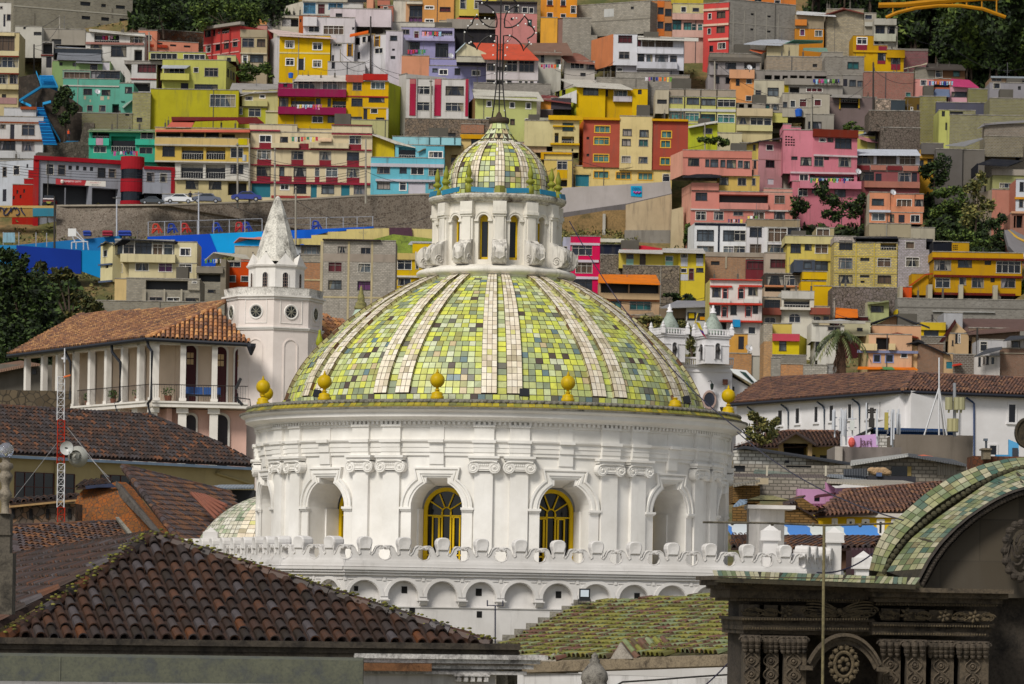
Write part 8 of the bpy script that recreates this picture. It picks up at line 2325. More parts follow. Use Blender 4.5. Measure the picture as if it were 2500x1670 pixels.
polywall('slope_wall','grey stained lower concrete wall above the low yellow house','wall',paint('8b867e',1,.9,.8),[(1525,562),(1637,562),(1637,640),(1525,640)],535.5,1)
polywall('buttress','pale rough concrete buttress at the foot of the salmon apartment house','wall',paint('bcae8e',.7,.9,.8),[(1640,512),(1668,505),(1670,640),(1636,640)],533,1.5)
polywall('earth_bank','brown dry earth bank between concrete posts under the ramp','bank',stone('8a6f46','4a4424',.4),[(1370,532),(1478,514),(1530,512),(1530,640),(1370,640)],537.5,1)
mb=MB();lookbox(mb,1471,522,1478,600,537,.5);mb.build('post',paint('b5b0a6',.4),label='pale concrete post in the dry earth bank',cat='post')
t=thing('painted_sign','turquoise painted square with blue letters on the long grey ramp wall','sign',P(1553,480,540.8));mb=MB();slab(mb,[(1540,454,540.9),(1567,454,540.9),(1567,481,540.9),(1540,479,540.9)],(0,.06,0));mb.build('panel',BL('1aa0cc'),t)
def text(s_,px,py,D,h,mat,parent,yaw=0,w=None,name='lettering',shear=0):
 cu=bpy.data.curves.new(name,'FONT');cu.body=s_;cu.size=1;cu.extrude=.01;cu.align_x='CENTER';cu.align_y='CENTER';cu.materials.append(mat);cu.shear=shear
 o=bpy.data.objects.new(name,cu);COL.objects.link(o);bpy.context.view_layer.update()
 me_=bpy.data.meshes.new_from_object(o);k=D/FP;dx,dy=o.dimensions.x or 1,o.dimensions.y or 1;bpy.data.objects.remove(o);o=bpy.data.objects.new(name,me_);COL.objects.link(o)
 sy=h*k/dy;sx=(w*k/dx)if w else sy
 c=P(px,py,D);o.parent=parent;o.location=c-ORG[parent.name];o.rotation_euler=(pi/2,0,yaw);o.scale=(sx,sy,1);return o
text('OPEN',1553,461,540.75,7,plain('1a3a8a',.7),t,w=20);
mb=MB();c=P(1555,470,540.8);mb.tube([c+V3(.12*j-.5,0,.12*sin(j*1.7))for j in range(10)],.12,4);mb.build('pink_scrawl',plain('b84a9a',.8),t)
t=thing('workshop_sign','white workshop sign board with dark capital letters on the mustard building','sign',P(2430,630,514));mb=MB();slab(mb,[(2363,618.5,513.5),(2500,618.5,513.5),(2500,628.5,513.5),(2363,628.5,513.5)],(0,.15,0));mb.build('board',plain('d5d7df',.7),t)
text('MECANICA AUTOMOTRIZ "BARRETO"',2431,623.5,513.4,7.2,plain('15161c',.7),t,w=133)
t=thing('station_sign','red and white fire station sign with white lettering','sign',P(185,455,536));mb=MB();slab(mb,[(136,436,536.0),(211,440,536.6),(207,453,536.6),(136,450,536.0)],(0,.15,0));mb.build('red_panel',plain('a81e28',.6),t)
mb=MB();slab(mb,[(211,440,536.6),(258,442,537),(258,456,537),(207,453,536.6)],(0,.15,0));mb.build('white_panel',plain('d2cdc4',.6),t)
text('BOMBEROS QUITO',177,443,535.9,5,plain('dddddd',.6),t,w=42);text('ESTACIÓN Nº 10',233,446.5,536.4,3.6,plain('b02030',.6),t,w=26);text('TOCTIUCO',233,451,536.4,2.4,plain('40404a',.6),t,w=18)
mb=MB();mb.lathe([(.2,-.25),(.28,0),(.2,.25)],P(152,443,535.8),8);mb.build('emblem',plain('d8c8c0',.6),t)
t=thing('round_tower','round red corner tower with a dark window band at the fire station','tower',P(323,502,537));c=P(323,440,540);k_=540/FP
for y0,y1,mt,nm in((384,415,paint('a5222c',.3),'red_drum'),(415,438,glass('2a3442'),'window_band'),(438,470,paint('9c1c28',.3),'red_drum'),(470,492,glass('2a3442'),'window_band'),(492,501,paint('9c1c28',.3),'red_drum')):
 r_=(29 if nm=='red_drum' else 27.5)*k_;mb=MB();mb.lathe([(.1,P(323,y0,540).z),(r_,P(323,y0,540).z),(r_,P(323,y1,540).z)],(c.x,c.y,0),24);mb.build(nm,mt,t)
def car(x,y,D,L_,hx,lab,yaw=0,nm='parked_car'):
 t=thing(nm,lab,'car',P(x,y,D),'cars parked above the stone wall');c=P(x,y,D);k=L_/4.3
 def q(pts,w,z=0):return[[c+V3(px_*k,sy_*w,pz_*k)for px_,pz_ in pts]for sy_ in(-.8,-.78,.78,.8)]
 mb=MB();pr=[(-2.1,.35),(-2.15,.75),(-1.6,.95),(-1.2,.98),(-.7,1.0),(1.2,1.0),(2.0,.85),(2.15,.6),(2.1,.35)];mb.loft(q(pr,1),True,caps=True);mb.build('body',plain(hx,.25),t)
 mb=MB();pr=[(-1.25,.97),(-.6,1.42),(.7,1.45),(1.35,.98)];mb.loft([[c+V3(px_*k,s_*.7,pz_*k)for px_,pz_ in pr]for s_ in(-1,1)],True,caps=True);b_=mb.build('cabin',plain(hx,.3),t)
 mb=MB();mb.prism([c+V3(px_*k,-.72,pz_*k)for px_,pz_ in[(-1.1,1.0),(-.55,1.36),(.6,1.38),(1.15,1.0)]],(0,.01,0));mb.build('side_glass',plain('1a2028',.1),b_)
 for wx in(-1.3,1.35):
  mb=MB();mb.loft([[c+V3(wx*k+.32*k*cos(a),yy,.33*k+.32*k*sin(a))for a in[2*pi*j/14 for j in range(14)]]for yy in(-.84,-.62)],True,caps=True);w_=mb.build('wheel',plain('18181a',.8),t)
  mb=MB();mb.loft([[c+V3(wx*k+.18*k*cos(a),yy,.33*k+.18*k*sin(a))for a in[2*pi*j/10 for j in range(10)]]for yy in(-.86,-.83)],True,caps=True);mb.build('rim',plain('a9a9ac',.3,.6),w_)
car(438,498,528,4.2,'d9dadd','white hatchback parked above the stone wall');car(505,497,528,4.2,'5a6070','grey car parked above the stone wall behind a fence post');car(602,493,528,4.4,'2a3a86','blue car parked above the stone wall near two poles');car(372,500,529,3.4,'3a4046','dark grey car beside the round red tower')
t=thing('fire_truck','red fire truck with white roof lights standing in the open station bay','truck',P(119,501,537))
mb=MB();lookbox(mb,105,486,133,498,537,4);mb.build('body',plain('7a1a20',.4),t)
mb=MB();lookbox(mb,107,477,131,486,536.95,3);mb.build('windscreen',plain('1a1e26',.1),t);mb=MB();lookbox(mb,105,484,134,486.5,536.8,.4);mb.build('light_bar',plain('d8d0d0',.4),t);mb=MB();lookbox(mb,113,492,126,497,536.8,.2);mb.build('grille',plain('8a8f2a',.5),t)
for x in(109,129):mb=MB();mb.tube([P(x,499,536.6),P(x,499,537.4)],.4,12);mb.build('wheel',plain('141416',.8),t)
t=thing('street_railing','white vertical bar railing on the street right of the fire station','railing',P(470,492,531));mb=MB()
for k in range(26):mb.tube([P(436+k*3.3,474,531),P(436+k*3.3,492,531)],.05,3)
mb.build('bars',plain('9a9aa4',.5),t);mb=MB();mb.tube([P(434,474,531),P(522,474,531)],.07,4);mb.build('top_rail',plain('9a9aa4',.5),t)
t=thing('blue_stairs','bright blue painted zigzag stairs between houses at the left','stairs',P(110,400,548));BS=BL('1f86c8');BS2=BL('3aa0d8');BS3=BL('14609c')
def ribbon(pts,w,D0,D1,mat,nm,steps=0):
 n=len(pts)-1
 for i in range(n):
  a,b=pts[i],pts[i+1];Da,Db=D0+(D1-D0)*i/n,D0+(D1-D0)*(i+1)/n;mb=MB()
  if steps:
   for k in range(steps):
    f0,f1=k/steps,(k+1)/steps;x0,y0=a[0]+(b[0]-a[0])*f0,a[1]+(b[1]-a[1])*f0;y1=a[1]+(b[1]-a[1])*f1
    A_=P(x0,y0,Da+(Db-Da)*f0);B_=P(x0,y1,Da+(Db-Da)*f0);mb.box((A_.x,A_.y,B_.z),(w*.06,0,0),(0,1.2,0),(0,0,A_.z-B_.z))
  else:mb.prism([P(a[0],a[1],Da),P(b[0],b[1],Db),P(b[0],b[1]+w,Db),P(a[0],a[1]+w,Da)],(0,.8,0))
  mb.build(nm,mat,t)
ribbon([(97,185),(101,210),(139,212)],22,566,566,BS3,'landing',0);mb=MB();slab(mb,[(96,184,566),(130,184,566),(141,210,564.6),(99,210,564.6)],(0,.4,-.1));mb.build('landing',BS,t)
for k in range(7):mb=MB();lookbox(mb,98+k*.4,186+k*3.4,131+k*1.3,187+k*3.4,564.3-k*.2,.3);mb.build('step',BS3,t)
for pts_ in([(88,172),(101,206)],[(129,184),(141,210)],[(141,208),(101,208)],[(101,208),(47,242)],[(47,242),(76,256)],[(104,250),(124,245)],[(104,250),(107,272),(136,322),(146,340)],[(100,366),(130,367)],[(192,344),(160,344),(125,366)],[(125,366),(165,390)]):ribbon(pts_,6,560,558,BS2,'parapet')
for k in range(22):
 y=262+k*4.2;x0=87+k*.85;x1=107+k*1.5;mb=MB();lookbox(mb,x0,y,x1,y+2.6,557-k*.55,.9);mb.build('step',BS if k%2 else BS3,t)
polywall('stair_bank','dark stone bank under the blue zigzag stairs','wall',rubble('4f453d','3a332e',2.2),[(45,188),(88,180),(98,214),(120,215),(160,230),(200,260),(200,345),(110,380),(60,400),(45,300)],561,1)
polywall('stair_bank','grey brown stone wall behind the red fire station and lower blue stairs','wall',rubble('6a6258','4b453f',2.2),[(90,352),(195,345),(205,300),(230,300),(225,400),(90,400)],553,1)
def pole(pts,r,h,lab,cat='pole',bars=(),mats=None,grp=None,nm='utility_pole',tank=None):
 D=Dg(pts[1][1])-1.0 if h is None else h
 t=thing(nm,lab,cat,P(pts[1][0],pts[1][1],D),grp);mb=MB();mb.tube([P(pts[1][0],pts[1][1]+15,D),P(pts[0][0],pts[0][1],D)],[r,r*.7],6);mb.build('post',mats or CONC,t)
 for y,w in bars:mb=MB();mb.box(P(pts[0][0]-w/2,y,D-r-.02),(w*D/FP,0,0),(0,.1,0),(0,0,.12));mb.build('crossbar',plain('4a4642',.7),t)
 if tank:mb=MB();mb.lathe([(.01,-.5),(.3,-.5),(.3,.4),(.01,.42)],P(tank[0],tank[1],D-.3),10);mb.build('transformer',plain('a8acb0',.5),t)
 return t
CONC=paint('a8a296',.5,.9,1)
PL=[(146,38,115,'pale concrete pole before the bare grey block building'),(83,108,188,'dark wooden pole beside the cream and wine block'),(364,78,196,'tall concrete lamp pole before the white house with maroon curtains'),(580,349,493,'concrete pole before the cream railed block'),(609,350,486,'concrete pole with transformer at the joint of the two cream blocks'),(671,361,491,'slender pole before the cream and maroon block'),(893,340,482,'pole at the edge of the light blue house'),(1745,139,222,'bent concrete lamp pole beside the ramshackle grey house'),(1981,228,312,'pole before the beige barred house'),(2190,63,118,'grey pole at the forest edge beside the grey white house'),(2132,152,262,'dark pole before the brick red wall'),(2139,286,365,'dark pole in front of the dry stone wall'),(2276,768,845,'dark cross armed pole before the small yellow house'),(2442,724,778,'pole on the left of the transformer on the concrete wall'),(2386,800,905,'dark pole before the brown tin roofed chalet'),(2037,727,782,'cluttered pole beside the orange tarpaulin roof'),(1397,318,450,'concrete pole beside the brick red apartment block'),(1721,300,350,'thin pole before the lime house'),(905,40,170,'dark pole between white angular house and yellow block'),(831,120,178,'thin pole at the corner of the bright yellow house'),(1052,193,295,'pole before the white building with crimson stripes'),(1355,122,186,'concrete pole before the small brown roofed house'),(133,480,605,'tall dark wooden pole at the ball court'),(722,455,590,'tall concrete pole right of the spire tip')]
for x,y0,y1,lab in PL:pole([(x,y0),(x,y1)],.16 if y1-y0>60 else .11,None if y1<470 or y1>700 else{605:513,590:513}.get(y1,529),lab,bars=((y0+6,9),)if y0%2 else(),mats=(plain('35302c',.8)if 'dark' in lab or 'wooden' in lab else None),grp='utility poles on the hillside',tank=(597,385)if x==609 else((2458,755)if x==2442 else None))
for k,(x,y0,y1)in enumerate(((285,480,577),(485,468,575))):pole([(x,y0),(x,y1)],.12,520,('thin white lamp mast at the court beside a cluster of bins','thin white lamp mast at the court above the cyan slope')[k],'lamp',((y0+4,20),),plain('b9bcc4',.5),'lamp masts at the ball court','lamp_mast')
t=thing('street_lamp','dark pole with two curved white lamps against the forest','lamp',P(2322,154,588));mb=MB();mb.tube([P(2322,160,588),P(2322,102,588)],.13,6);mb.tube([P(2322,140,588),P(2330,131,588)],.06,4);mb.tube([P(2322,140,588),P(2312,136,588)],.06,4);mb.build('post',plain('3a342e',.8),t);mb=MB();mb.ball(P(2331,130,587.8),.28,5,.4);mb.ball(P(2311,135,587.8),.28,5,.4);mb.build('lamp_head',plain('d5d8d6',.3),t)
pr_=None
for k,x in enumerate([362,402,442,482,522,560,598,640,758,797,838,872,910,8,46,88,114]):
 y1=576-(x-362)*.024*(1.0)if x>300 else 600+x*.02;h_=34
 mb=MB();mb.tube([P(x,y1,517.5),P(x,y1-h_,517.5)],.07,5)
 mb.build('fence_post',plain('9a9ca2',.5),label='thin grey metal fence post along the blue court walls',cat='post',group='fence posts of the ball court')
for(xa,ya,xb,yb,lb_)in((362,542,640,534,'left'),(700,533,912,529,'right')):
 mb=MB();mb.tube([P(xa,ya,517.5),P(xb,yb,517.5)],.05,4);mb.tube([P(xa,ya+16,517.5),P(xb,yb+16,517.5)],.02,3);mb.build('fence_rail',plain('9a9ca2',.5),label='thin grey top rail of the court fence %s of the spire'%lb_,cat='rail')
mb=MB();
t=thing('basketball_hoop','white basketball backboard on a leaning frame above the navy wall','hoop',P(190,608,514));slab(mb,[(166,558,514),(186,558,514),(186,577,514),(166,577,514)],(0,.1,0));mb.build('backboard',plain('d9d9d6',.5),t)
mb=MB();
for a,b in(((176,577),(183,590)),((186,565),(207,590)),((186,577),(205,591)),((174,592),(215,590)),((175,592),(175,608)),((186,592),(186,608)),((204,591),(204,610)),((213,590),(216,610))):mb.tube([P(a[0],a[1],514.1),P(b[0],b[1],514.1)],.08,4)
mb.build('frame',plain('c9ccd0',.5),t)
polywall('mural_board','blue and white mural board at the left edge of the court','sign',paint('8fb4c4',.9,.8,2),[(8,568),(36,568),(37,592),(7,592)],515,.2)
for(x,y,w,hh,hx,lb_)in((212,570,18,9,'1c3f9a','blue box shelter beside the hoop'),(262,570,24,9,'9a1c34','red stall box on the court edge'),(304,570,30,9,'1f3fa0','larger blue stall box on the court edge')):
 mb=MB();lookbox(mb,x-w/2,y-hh/2,x+w/2,y+hh/2,518,1.5);mb.prism([P(x-w/2-1,y-hh/2,517.8),P(x+w/2+1,y-hh/2,517.8),P(x+w/2-2,y-hh/2-3,519),P(x-w/2+2,y-hh/2-3,519)],(0,0,-.1));mb.build('stall_box',plain(hx,.7),label=lb_,cat='stall')
for k,(x,hx)in enumerate(((380,'c0402c'),(418,'1f3f9a'),(450,'b4302c'),(527,'2040a0'),(583,'b02c2c'),(600,'24409c'),(770,'2a44a4'))):
 mb=MB();y=570-(x-380)*.02;s_=1
 for a,b in(((-8,0),(-5,-22)),((8,0),(5,-22)),((-5,-22),(5,-22)),((-6,-10),(6,-10)),((5,-22),(16,-2)),((-8,0),(5,-14))):mb.tube([P(x+a[0],y+a[1],519),P(x+b[0],y+b[1],519)],.12,4)
 mb.build('climbing_frame',plain(hx,.6),label=('red','blue','red','blue','red','blue','blue')[k]+' metal play frame behind the court fence, '+('furthest left','beside a white slide','with many bars','beside the spire','near a blue swing','near a red swing','right of the spire')[k],cat='play frame')
def wire(a,b,sag=2.0,n=14,r=.035):
 mb=MB();mb.tube([a.lerp(b,k/n)+V3(0,0,-sag*4*(k/n)*(1-k/n))for k in range(n+1)],r,3);mb.build('overhead_wire',plain('24222a',.7),label='thin dark overhead wire sagging across the hillside houses',cat='wire',group='overhead wires')
def PW(x,y,D=None):return P(x,y,D or(Dg(y+60)-3))
for a,b,s_ in(((146,40),(-20,95),1),((83,112),(146,60),1),((83,118),(364,90),2),((364,84),(600,150),3),((831,128),(905,150),1),((905,150),(1060,195),1.5),((905,158),(1240,168),2),((831,150),(905,165),1),((905,145),(760,165),1),((1052,205),(1400,205),3),((1397,330),(1745,345),2),((1397,380),(1240,400),2),((1397,384),(1640,372),2),((1745,150),(1981,240),2),((1981,236),(2132,190),2),((2132,170),(2240,200),1),((2190,70),(2322,108),1),((2322,112),(2520,160),2),((1745,222),(2000,262),1),((1355,170),(1500,150),1.5),((2276,775),(2386,805),1),((2276,780),(2037,765),1)):wire(PW(*a),PW(*b),s_)
for y in(405,411,418,425):wire(P(-20,y-8,527),P(580,y+2,527),1.2);wire(P(580,y+2,527),P(893,y+6,527),1.4)
for y in(374,380):wire(P(609,y,527),P(893,y+10,527),1.5)
wire(P(893,418,527),P(1075,440,527),1);wire(P(560,500,526),P(940,530,518),2);wire(P(722,490,513),P(1090,510,515),3)
wire(P(1340,680,470),P(1740,722,490),2);wire(P(1340,684,470),P(1740,728,490),2)
LD=rndmat('dark_leaves',[(0,H('26341a')),(.22,H('34451f')),(.45,H('1c2814')),(.65,H('425524')),(.85,H('141c0f'))],.7,1,.2,.3)
LM=rndmat('mid_green_leaves',[(0,H('3f5224')),(.25,H('55692c')),(.5,H('2d3c1a')),(.7,H('6a7a34')),(.88,H('202c14'))],.7,1,.2,.3)
LO=rndmat('olive_dry_leaves',[(0,H('5a5c30')),(.25,H('74703c')),(.5,H('48502c')),(.7,H('8a8248')),(.88,H('3a3c22'))],.7,1,.2,.3)
BARK=stone('4a3c30','1f1813',1.5)
def tree(label,x,ybase,D,clumps,mat,size=.3,dens=1.0,grp=None,nm='broadleaf_tree',ctrunk=True,cat='tree',sy_=1.0):
 k=D/FP;b0=P(x,ybase,D);t=thing(nm,label,cat,b0,grp);mb=MB()
 tops=[]
 for cx,cy_,rx,ry in clumps:
  c=P(cx,cy_,D+random.uniform(-.5,.5)*rx*k);n=int(dens*max(220,rx*ry*4*k*k/(size*size)*3.2));tops.append(c)
  for s_ in range(6):
   o_=Vector((random.uniform(-1,1)*rx*k*.62,random.uniform(-1,1)*rx*k*.6,random.uniform(-1,1)*ry*k*.62));f=random.uniform(.38,.62)
   leafy(mb,c+o_,(rx*k*f,rx*k*f,ry*k*f),n//6+8,size)
 mb.build('crown',mat,t)
 if ctrunk:
  tb=MB();h_=sum(c.z for c in tops)/len(tops);tx=sum(c.x for c in tops)/len(tops);top=V3((b0.x+tx)/2,b0.y,b0.z+(h_-b0.z)*.6);r_=max(.12,(h_-b0.z)*.035)
  tb.tube([b0-V3(0,0,1),b0.lerp(top,.5)+V3(r_,0,0),top],[r_*1.3,r_,r_*.7],7)
  for c in tops:tb.tube([top,top.lerp(c,.5)+V3(0,0,.3),c],[r_*.6,r_*.4,r_*.12],5)
  tb.build('trunk',BARK,t)
 return t
tree('large dense dark green tree at the left edge beside the arcaded building',60,1000,236,[(20,660,45,50),(70,700,55,50),(20,740,55,60),(95,770,50,50),(40,820,65,55),(120,820,40,55),(15,880,55,50),(95,880,50,40),(-20,700,50,80),(50,640,25,22),(110,735,40,40),(60,760,50,40),(60,860,60,50),(130,870,35,40),(10,620,30,30)],LD,.17,1.0)
tree('smaller olive tree with bare dark branches in front of the grey block house wall',165,900,252,[(100,660,22,22),(140,680,24,26),(165,670,18,18),(185,730,30,22),(225,742,22,20),(205,770,26,20),(160,770,25,30),(150,720,20,22),(190,800,18,14),(238,752,14,14)],LO if 0 else rndmat('brown_olive_leaves',[(0,H('39401e')),(.3,H('4c4c26')),(.6,H('272c16')),(.85,H('5c5628'))],.8,1,.2,.3),.2,.55)
top=thing
for args in(('round dark green tree top edge left of the red house',400,80,585,[(345,20,26,26),(385,10,30,28),(420,30,30,30),(370,52,30,22),(430,55,26,18),(340,60,18,14)],LD),('broad green tree above the red window grid house',540,85,583,[(485,30,26,28),(525,20,30,30),(570,22,34,30),(610,30,32,28),(500,60,26,18),(560,58,34,22),(630,50,25,20)],LM),('dark tree between the broad green tree and the stone house',665,40,590,[(660,10,28,32),(690,-5,24,20),(640,8,22,26),(672,42,20,22)],LD),('dark round tree beside the turquoise house and blue stairs',158,330,556,[(155,240,26,26),(165,225,20,16),(140,260,18,20),(172,262,18,24),(158,290,16,20)],LD),('shrubby garden with bright bushes below the tan house',620,190,575,[(600,165,18,14),(625,175,26,14),(650,165,14,12),(660,180,16,12),(590,185,14,12),(640,160,9,10),(605,190,24,10)],LM),('dark bushy tree in front of the large pink house',2010,540,527,[(1965,500,34,24),(2000,475,20,26),(2010,452,14,18),(2035,490,30,26),(2030,520,24,22),(2070,510,30,26),(2095,505,24,24),(1945,515,22,16),(2100,485,14,14)],LD),('dark green trees beside the ochre house corner',2280,440,540,[(2275,415,26,24),(2300,400,22,24),(2255,425,18,22),(2305,430,24,22),(2285,445,26,18)],LD),('green mass of bushes on the steep slope, upper clump',2320,520,532,[(2300,480,28,24),(2335,470,26,24),(2320,505,34,24),(2290,520,22,22),(2345,515,24,22)],LM),('brown twiggy tree on the steep slope',2380,560,526,[(2375,470,26,30),(2395,440,18,22),(2380,510,30,26),(2410,500,22,24),(2360,535,22,20)],LO),('dark bush at the foot of the steep slope near the road',2430,600,522,[(2420,545,26,24),(2440,575,22,22),(2400,580,26,16),(2445,540,16,20)],LD),('light green grassy shrubs above the mustard workshop',2340,610,520,[(2310,570,24,10),(2350,575,30,12),(2390,595,30,12),(2320,590,22,8)],LM),('dark shrub in the corner above the workshop sign',2410,625,516,[(2395,612,22,10),(2435,615,20,12)],LD),('green bush on the concrete wall right of the mustard workshop',2490,720,505,[(2480,712,22,14),(2500,700,14,16)],LM),('ochre green tree between the two bell towers',1688,880,330,[(1685,835,14,26),(1690,860,12,16),(1660,795,18,14),(1682,805,14,18)],LO),('dry yellowish shrubs behind the right shoulder of the dome',1580,790,470,[(1570,785,20,14),(1600,790,20,18),(1585,808,24,16)],LO),('feathery olive tree before the long white building',1850,1090,232,[(1850,1035,30,20),(1875,1050,28,20),(1830,1055,20,22),(1890,1030,16,12),(1840,1015,14,12),(1860,1070,34,14)],LO),('narrow green creeper tree at the white corner of the navy striped house',1676,610,528,[(1677,570,8,12),(1675,588,8,12),(1680,556,6,8)],LM),('small bush below the lime house gardens',1735,345,545,[(1720,340,18,8),(1750,345,24,10),(1770,350,14,10)],LM),('dark shrubs on the dry slope beside the tan rubble wall',2160,315,560,[(2080,308,26,12),(2160,300,26,12),(2200,295,22,14),(2110,320,20,10)],LM),('bushes between tin roofs behind the dome',1650,735,495,[(1640,725,22,9),(1680,728,24,9)],LD)):
 D_=args[3];small=D_<400;tree(*args,.13 if small else .28,.9 if small else .8,ctrunk='shrub' not in args[0]and 'bush' not in args[0],nm='shrub' if 'shrub' in args[0]or 'bush' in args[0]else 'broadleaf_tree',cat='shrub' if 'shrub' in args[0]or 'bush' in args[0]else 'tree')
pro=[tree('dark forest tree',0,1400,600,[(0,1330,20,22),(8,1300,18,20),(-10,1310,16,18),(0,1280,14,18),(10,1345,18,14),(-12,1345,16,14)],m_,.34,.75,'trees of the dark forest slope','forest_tree')for m_ in(LD,LD,LM)]
frng=random.Random(5);spots=[]
for k in range(96):
 y=218-2.5*k+frng.uniform(-6,6);x=frng.uniform(2215 if y<160 else 2230+(y-160)*2.2,2520)
 if y<30:x=frng.uniform(1960,2540)
 spots.append((x,y))
spots+=[(2000,12),(2060,8),(2120,20),(2170,15),(1985,25)]
CLS=['upper','lower']
for k,(x,y)in enumerate(spots):
 D=Dg(y)+6;o=pro[k%3];p=P(x,y+12,D)
 if k<3:c=o;c.location=p
 else:c=copy_tree(o,p)
 c['label']='dark green tree in the dense forest on the upper right slope'
 s_=frng.uniform(.9,1.6);c.scale=(s_,s_,s_*frng.uniform(.85,1.2));c.rotation_euler=(0,0,frng.uniform(0,6.28))
t=thing('palm_tree','tall shaggy palm with drooping fronds before the white stepped house','palm',P(2052,935,400));c=P(2052,822,400);k_=400/FP
mb=MB();mb.tube([P(2056,960,400),P(2054,880,400),c],[.55,.45,.5],8)
for k in range(60):mb.tube([c+V3(random.uniform(-.5,.5),random.uniform(-.5,.5),-random.uniform(.5,3.5)),c+V3(random.uniform(-.9,.9),random.uniform(-.6,.6),-random.uniform(2.5,6))],.05,3)
mb.build('trunk',stone('5a4030','2a1c14',1.5),t)
mb=MB()
for k in range(54):
 a=random.uniform(0,2*pi);el=random.uniform(-.2,1.25);L_=random.uniform(2.4,3.7);q=random.random()*.99+.01;pts=[]
 for j in range(7):
  u_=j/6;pts.append(c+V3(cos(a)*L_*u_*max(.35,cos(el)),sin(a)*L_*u_*max(.35,cos(el)),L_*(sin(el)*u_*.9-.85*u_**2.4)))
 for j in range(6):
  d_=pts[j+1]-pts[j];s_=d_.cross(V3(0,0,1)).normalized()*.35
  for e in(-1,1):
   for w_ in range(2):p0=pts[j]+d_*w_*.5;mb.poly([p0,p0+d_*.35,p0+s_*e+d_*.6-V3(0,0,.28)],q)
mb.build('fronds',rndmat('palm_fronds',[(0,H('4a5630')),(.4,H('636b3c')),(.7,H('363f24')),(.9,H('86845a'))],.6,1,.1),t)
ug=MB();ur=random.Random(3)
def under(x0,x1,y0,y1,n,s=.5,up=0.4):
 for k in range(n):
  x,y=ur.uniform(x0,x1),ur.uniform(y0,y1);D=Dg(y)+ur.uniform(-1,6);X=P(x,y,D).x;leafy(ug,V3(X,D,gz(D,X)+up),(.9,.9,.6),9,s*.5)
under(-50,2550,0,700,2600);under(1080,2550,700,950,700);under(-50,1100,560,900,700);under(870,1080,575,640,220,.4);under(1300,1420,80,130,160,.4);under(1370,1530,520,600,200,.5)
ug.build('undergrowth',LO,kind='stuff')
ug=MB()
for a in((320,720,-30,70,700,1.5,1.2),(2190,2560,-30,190,900,1.5,1.2),(1960,2560,-40,40,500,1.4,1),(2262,2460,395,640,650,1.1,.8),(-50,190,660,960,500,1.2,1.5),(1930,2110,490,545,160,1.1,.8)):under(*a)
ug.build('dark_thicket',LD,kind='stuff')
gm=MB();g2=[P(x,y,d)for x,y,d in((880,592,512.5),(960,572,513),(1075,585,513),(1075,640,511),(880,640,511))];gm.prism(g2,(0,.5,0));gm.build('grass_bank',stone('76862c','4c5a20',.6),kind='structure')
mb=MB();slab(mb,[(2452,562,520),(2470,560,521),(2520,585,519),(2520,640,512),(2490,630,513),(2462,600,516)],(0,1,-.5));mb.build('road',paint('7d7a7c',.3,.9,.5),kind='structure')
mb=MB();mb.tube([P(2462,564,520.5),P(2485,582,518.4),P(2520,598,517)],.22,5);mb.build('kerb',plain('b08a28',.8),kind='structure')
t=thing('yellow_footbridge','yellow arched steel footbridge over the wooded ravine at the top right','bridge',P(2300,40,575));YB=paint('b87f10',.3,.6,1)
mb=MB();mb.tube([P(2145,13,572),P(2205,12,572),P(2280,4,572),P(2380,-3,572),P(2450,-10,572)],.45,6);lookbox(mb,2150,-14,2440,-2,573,1);mb.build('deck',YB,t)
mb=MB();mb.tube([P(2163,43,572),P(2190,31,572),P(2235,20,572),P(2290,14,572),P(2345,14,572),P(2400,22,572),P(2455,42,572)],.3,6);mb.build('arch',YB,t)
mb=MB()
for x,ya,yb in((2180,12,34),(2214,10,25),(2325,0,13),(2360,-3,16),(2397,-5,22),(2433,-6,30)):mb.tube([P(x,ya,572),P(x,yb,572)],.13,5)
mb.build('hangers',YB,t)
CLC=['d8d4da','2a3a8a','c83a4a','e0a8c0','3a8a6a','e8d060','20242c','9ac0d8','b84a90','e07838','f0f0f0','6a9a3a']
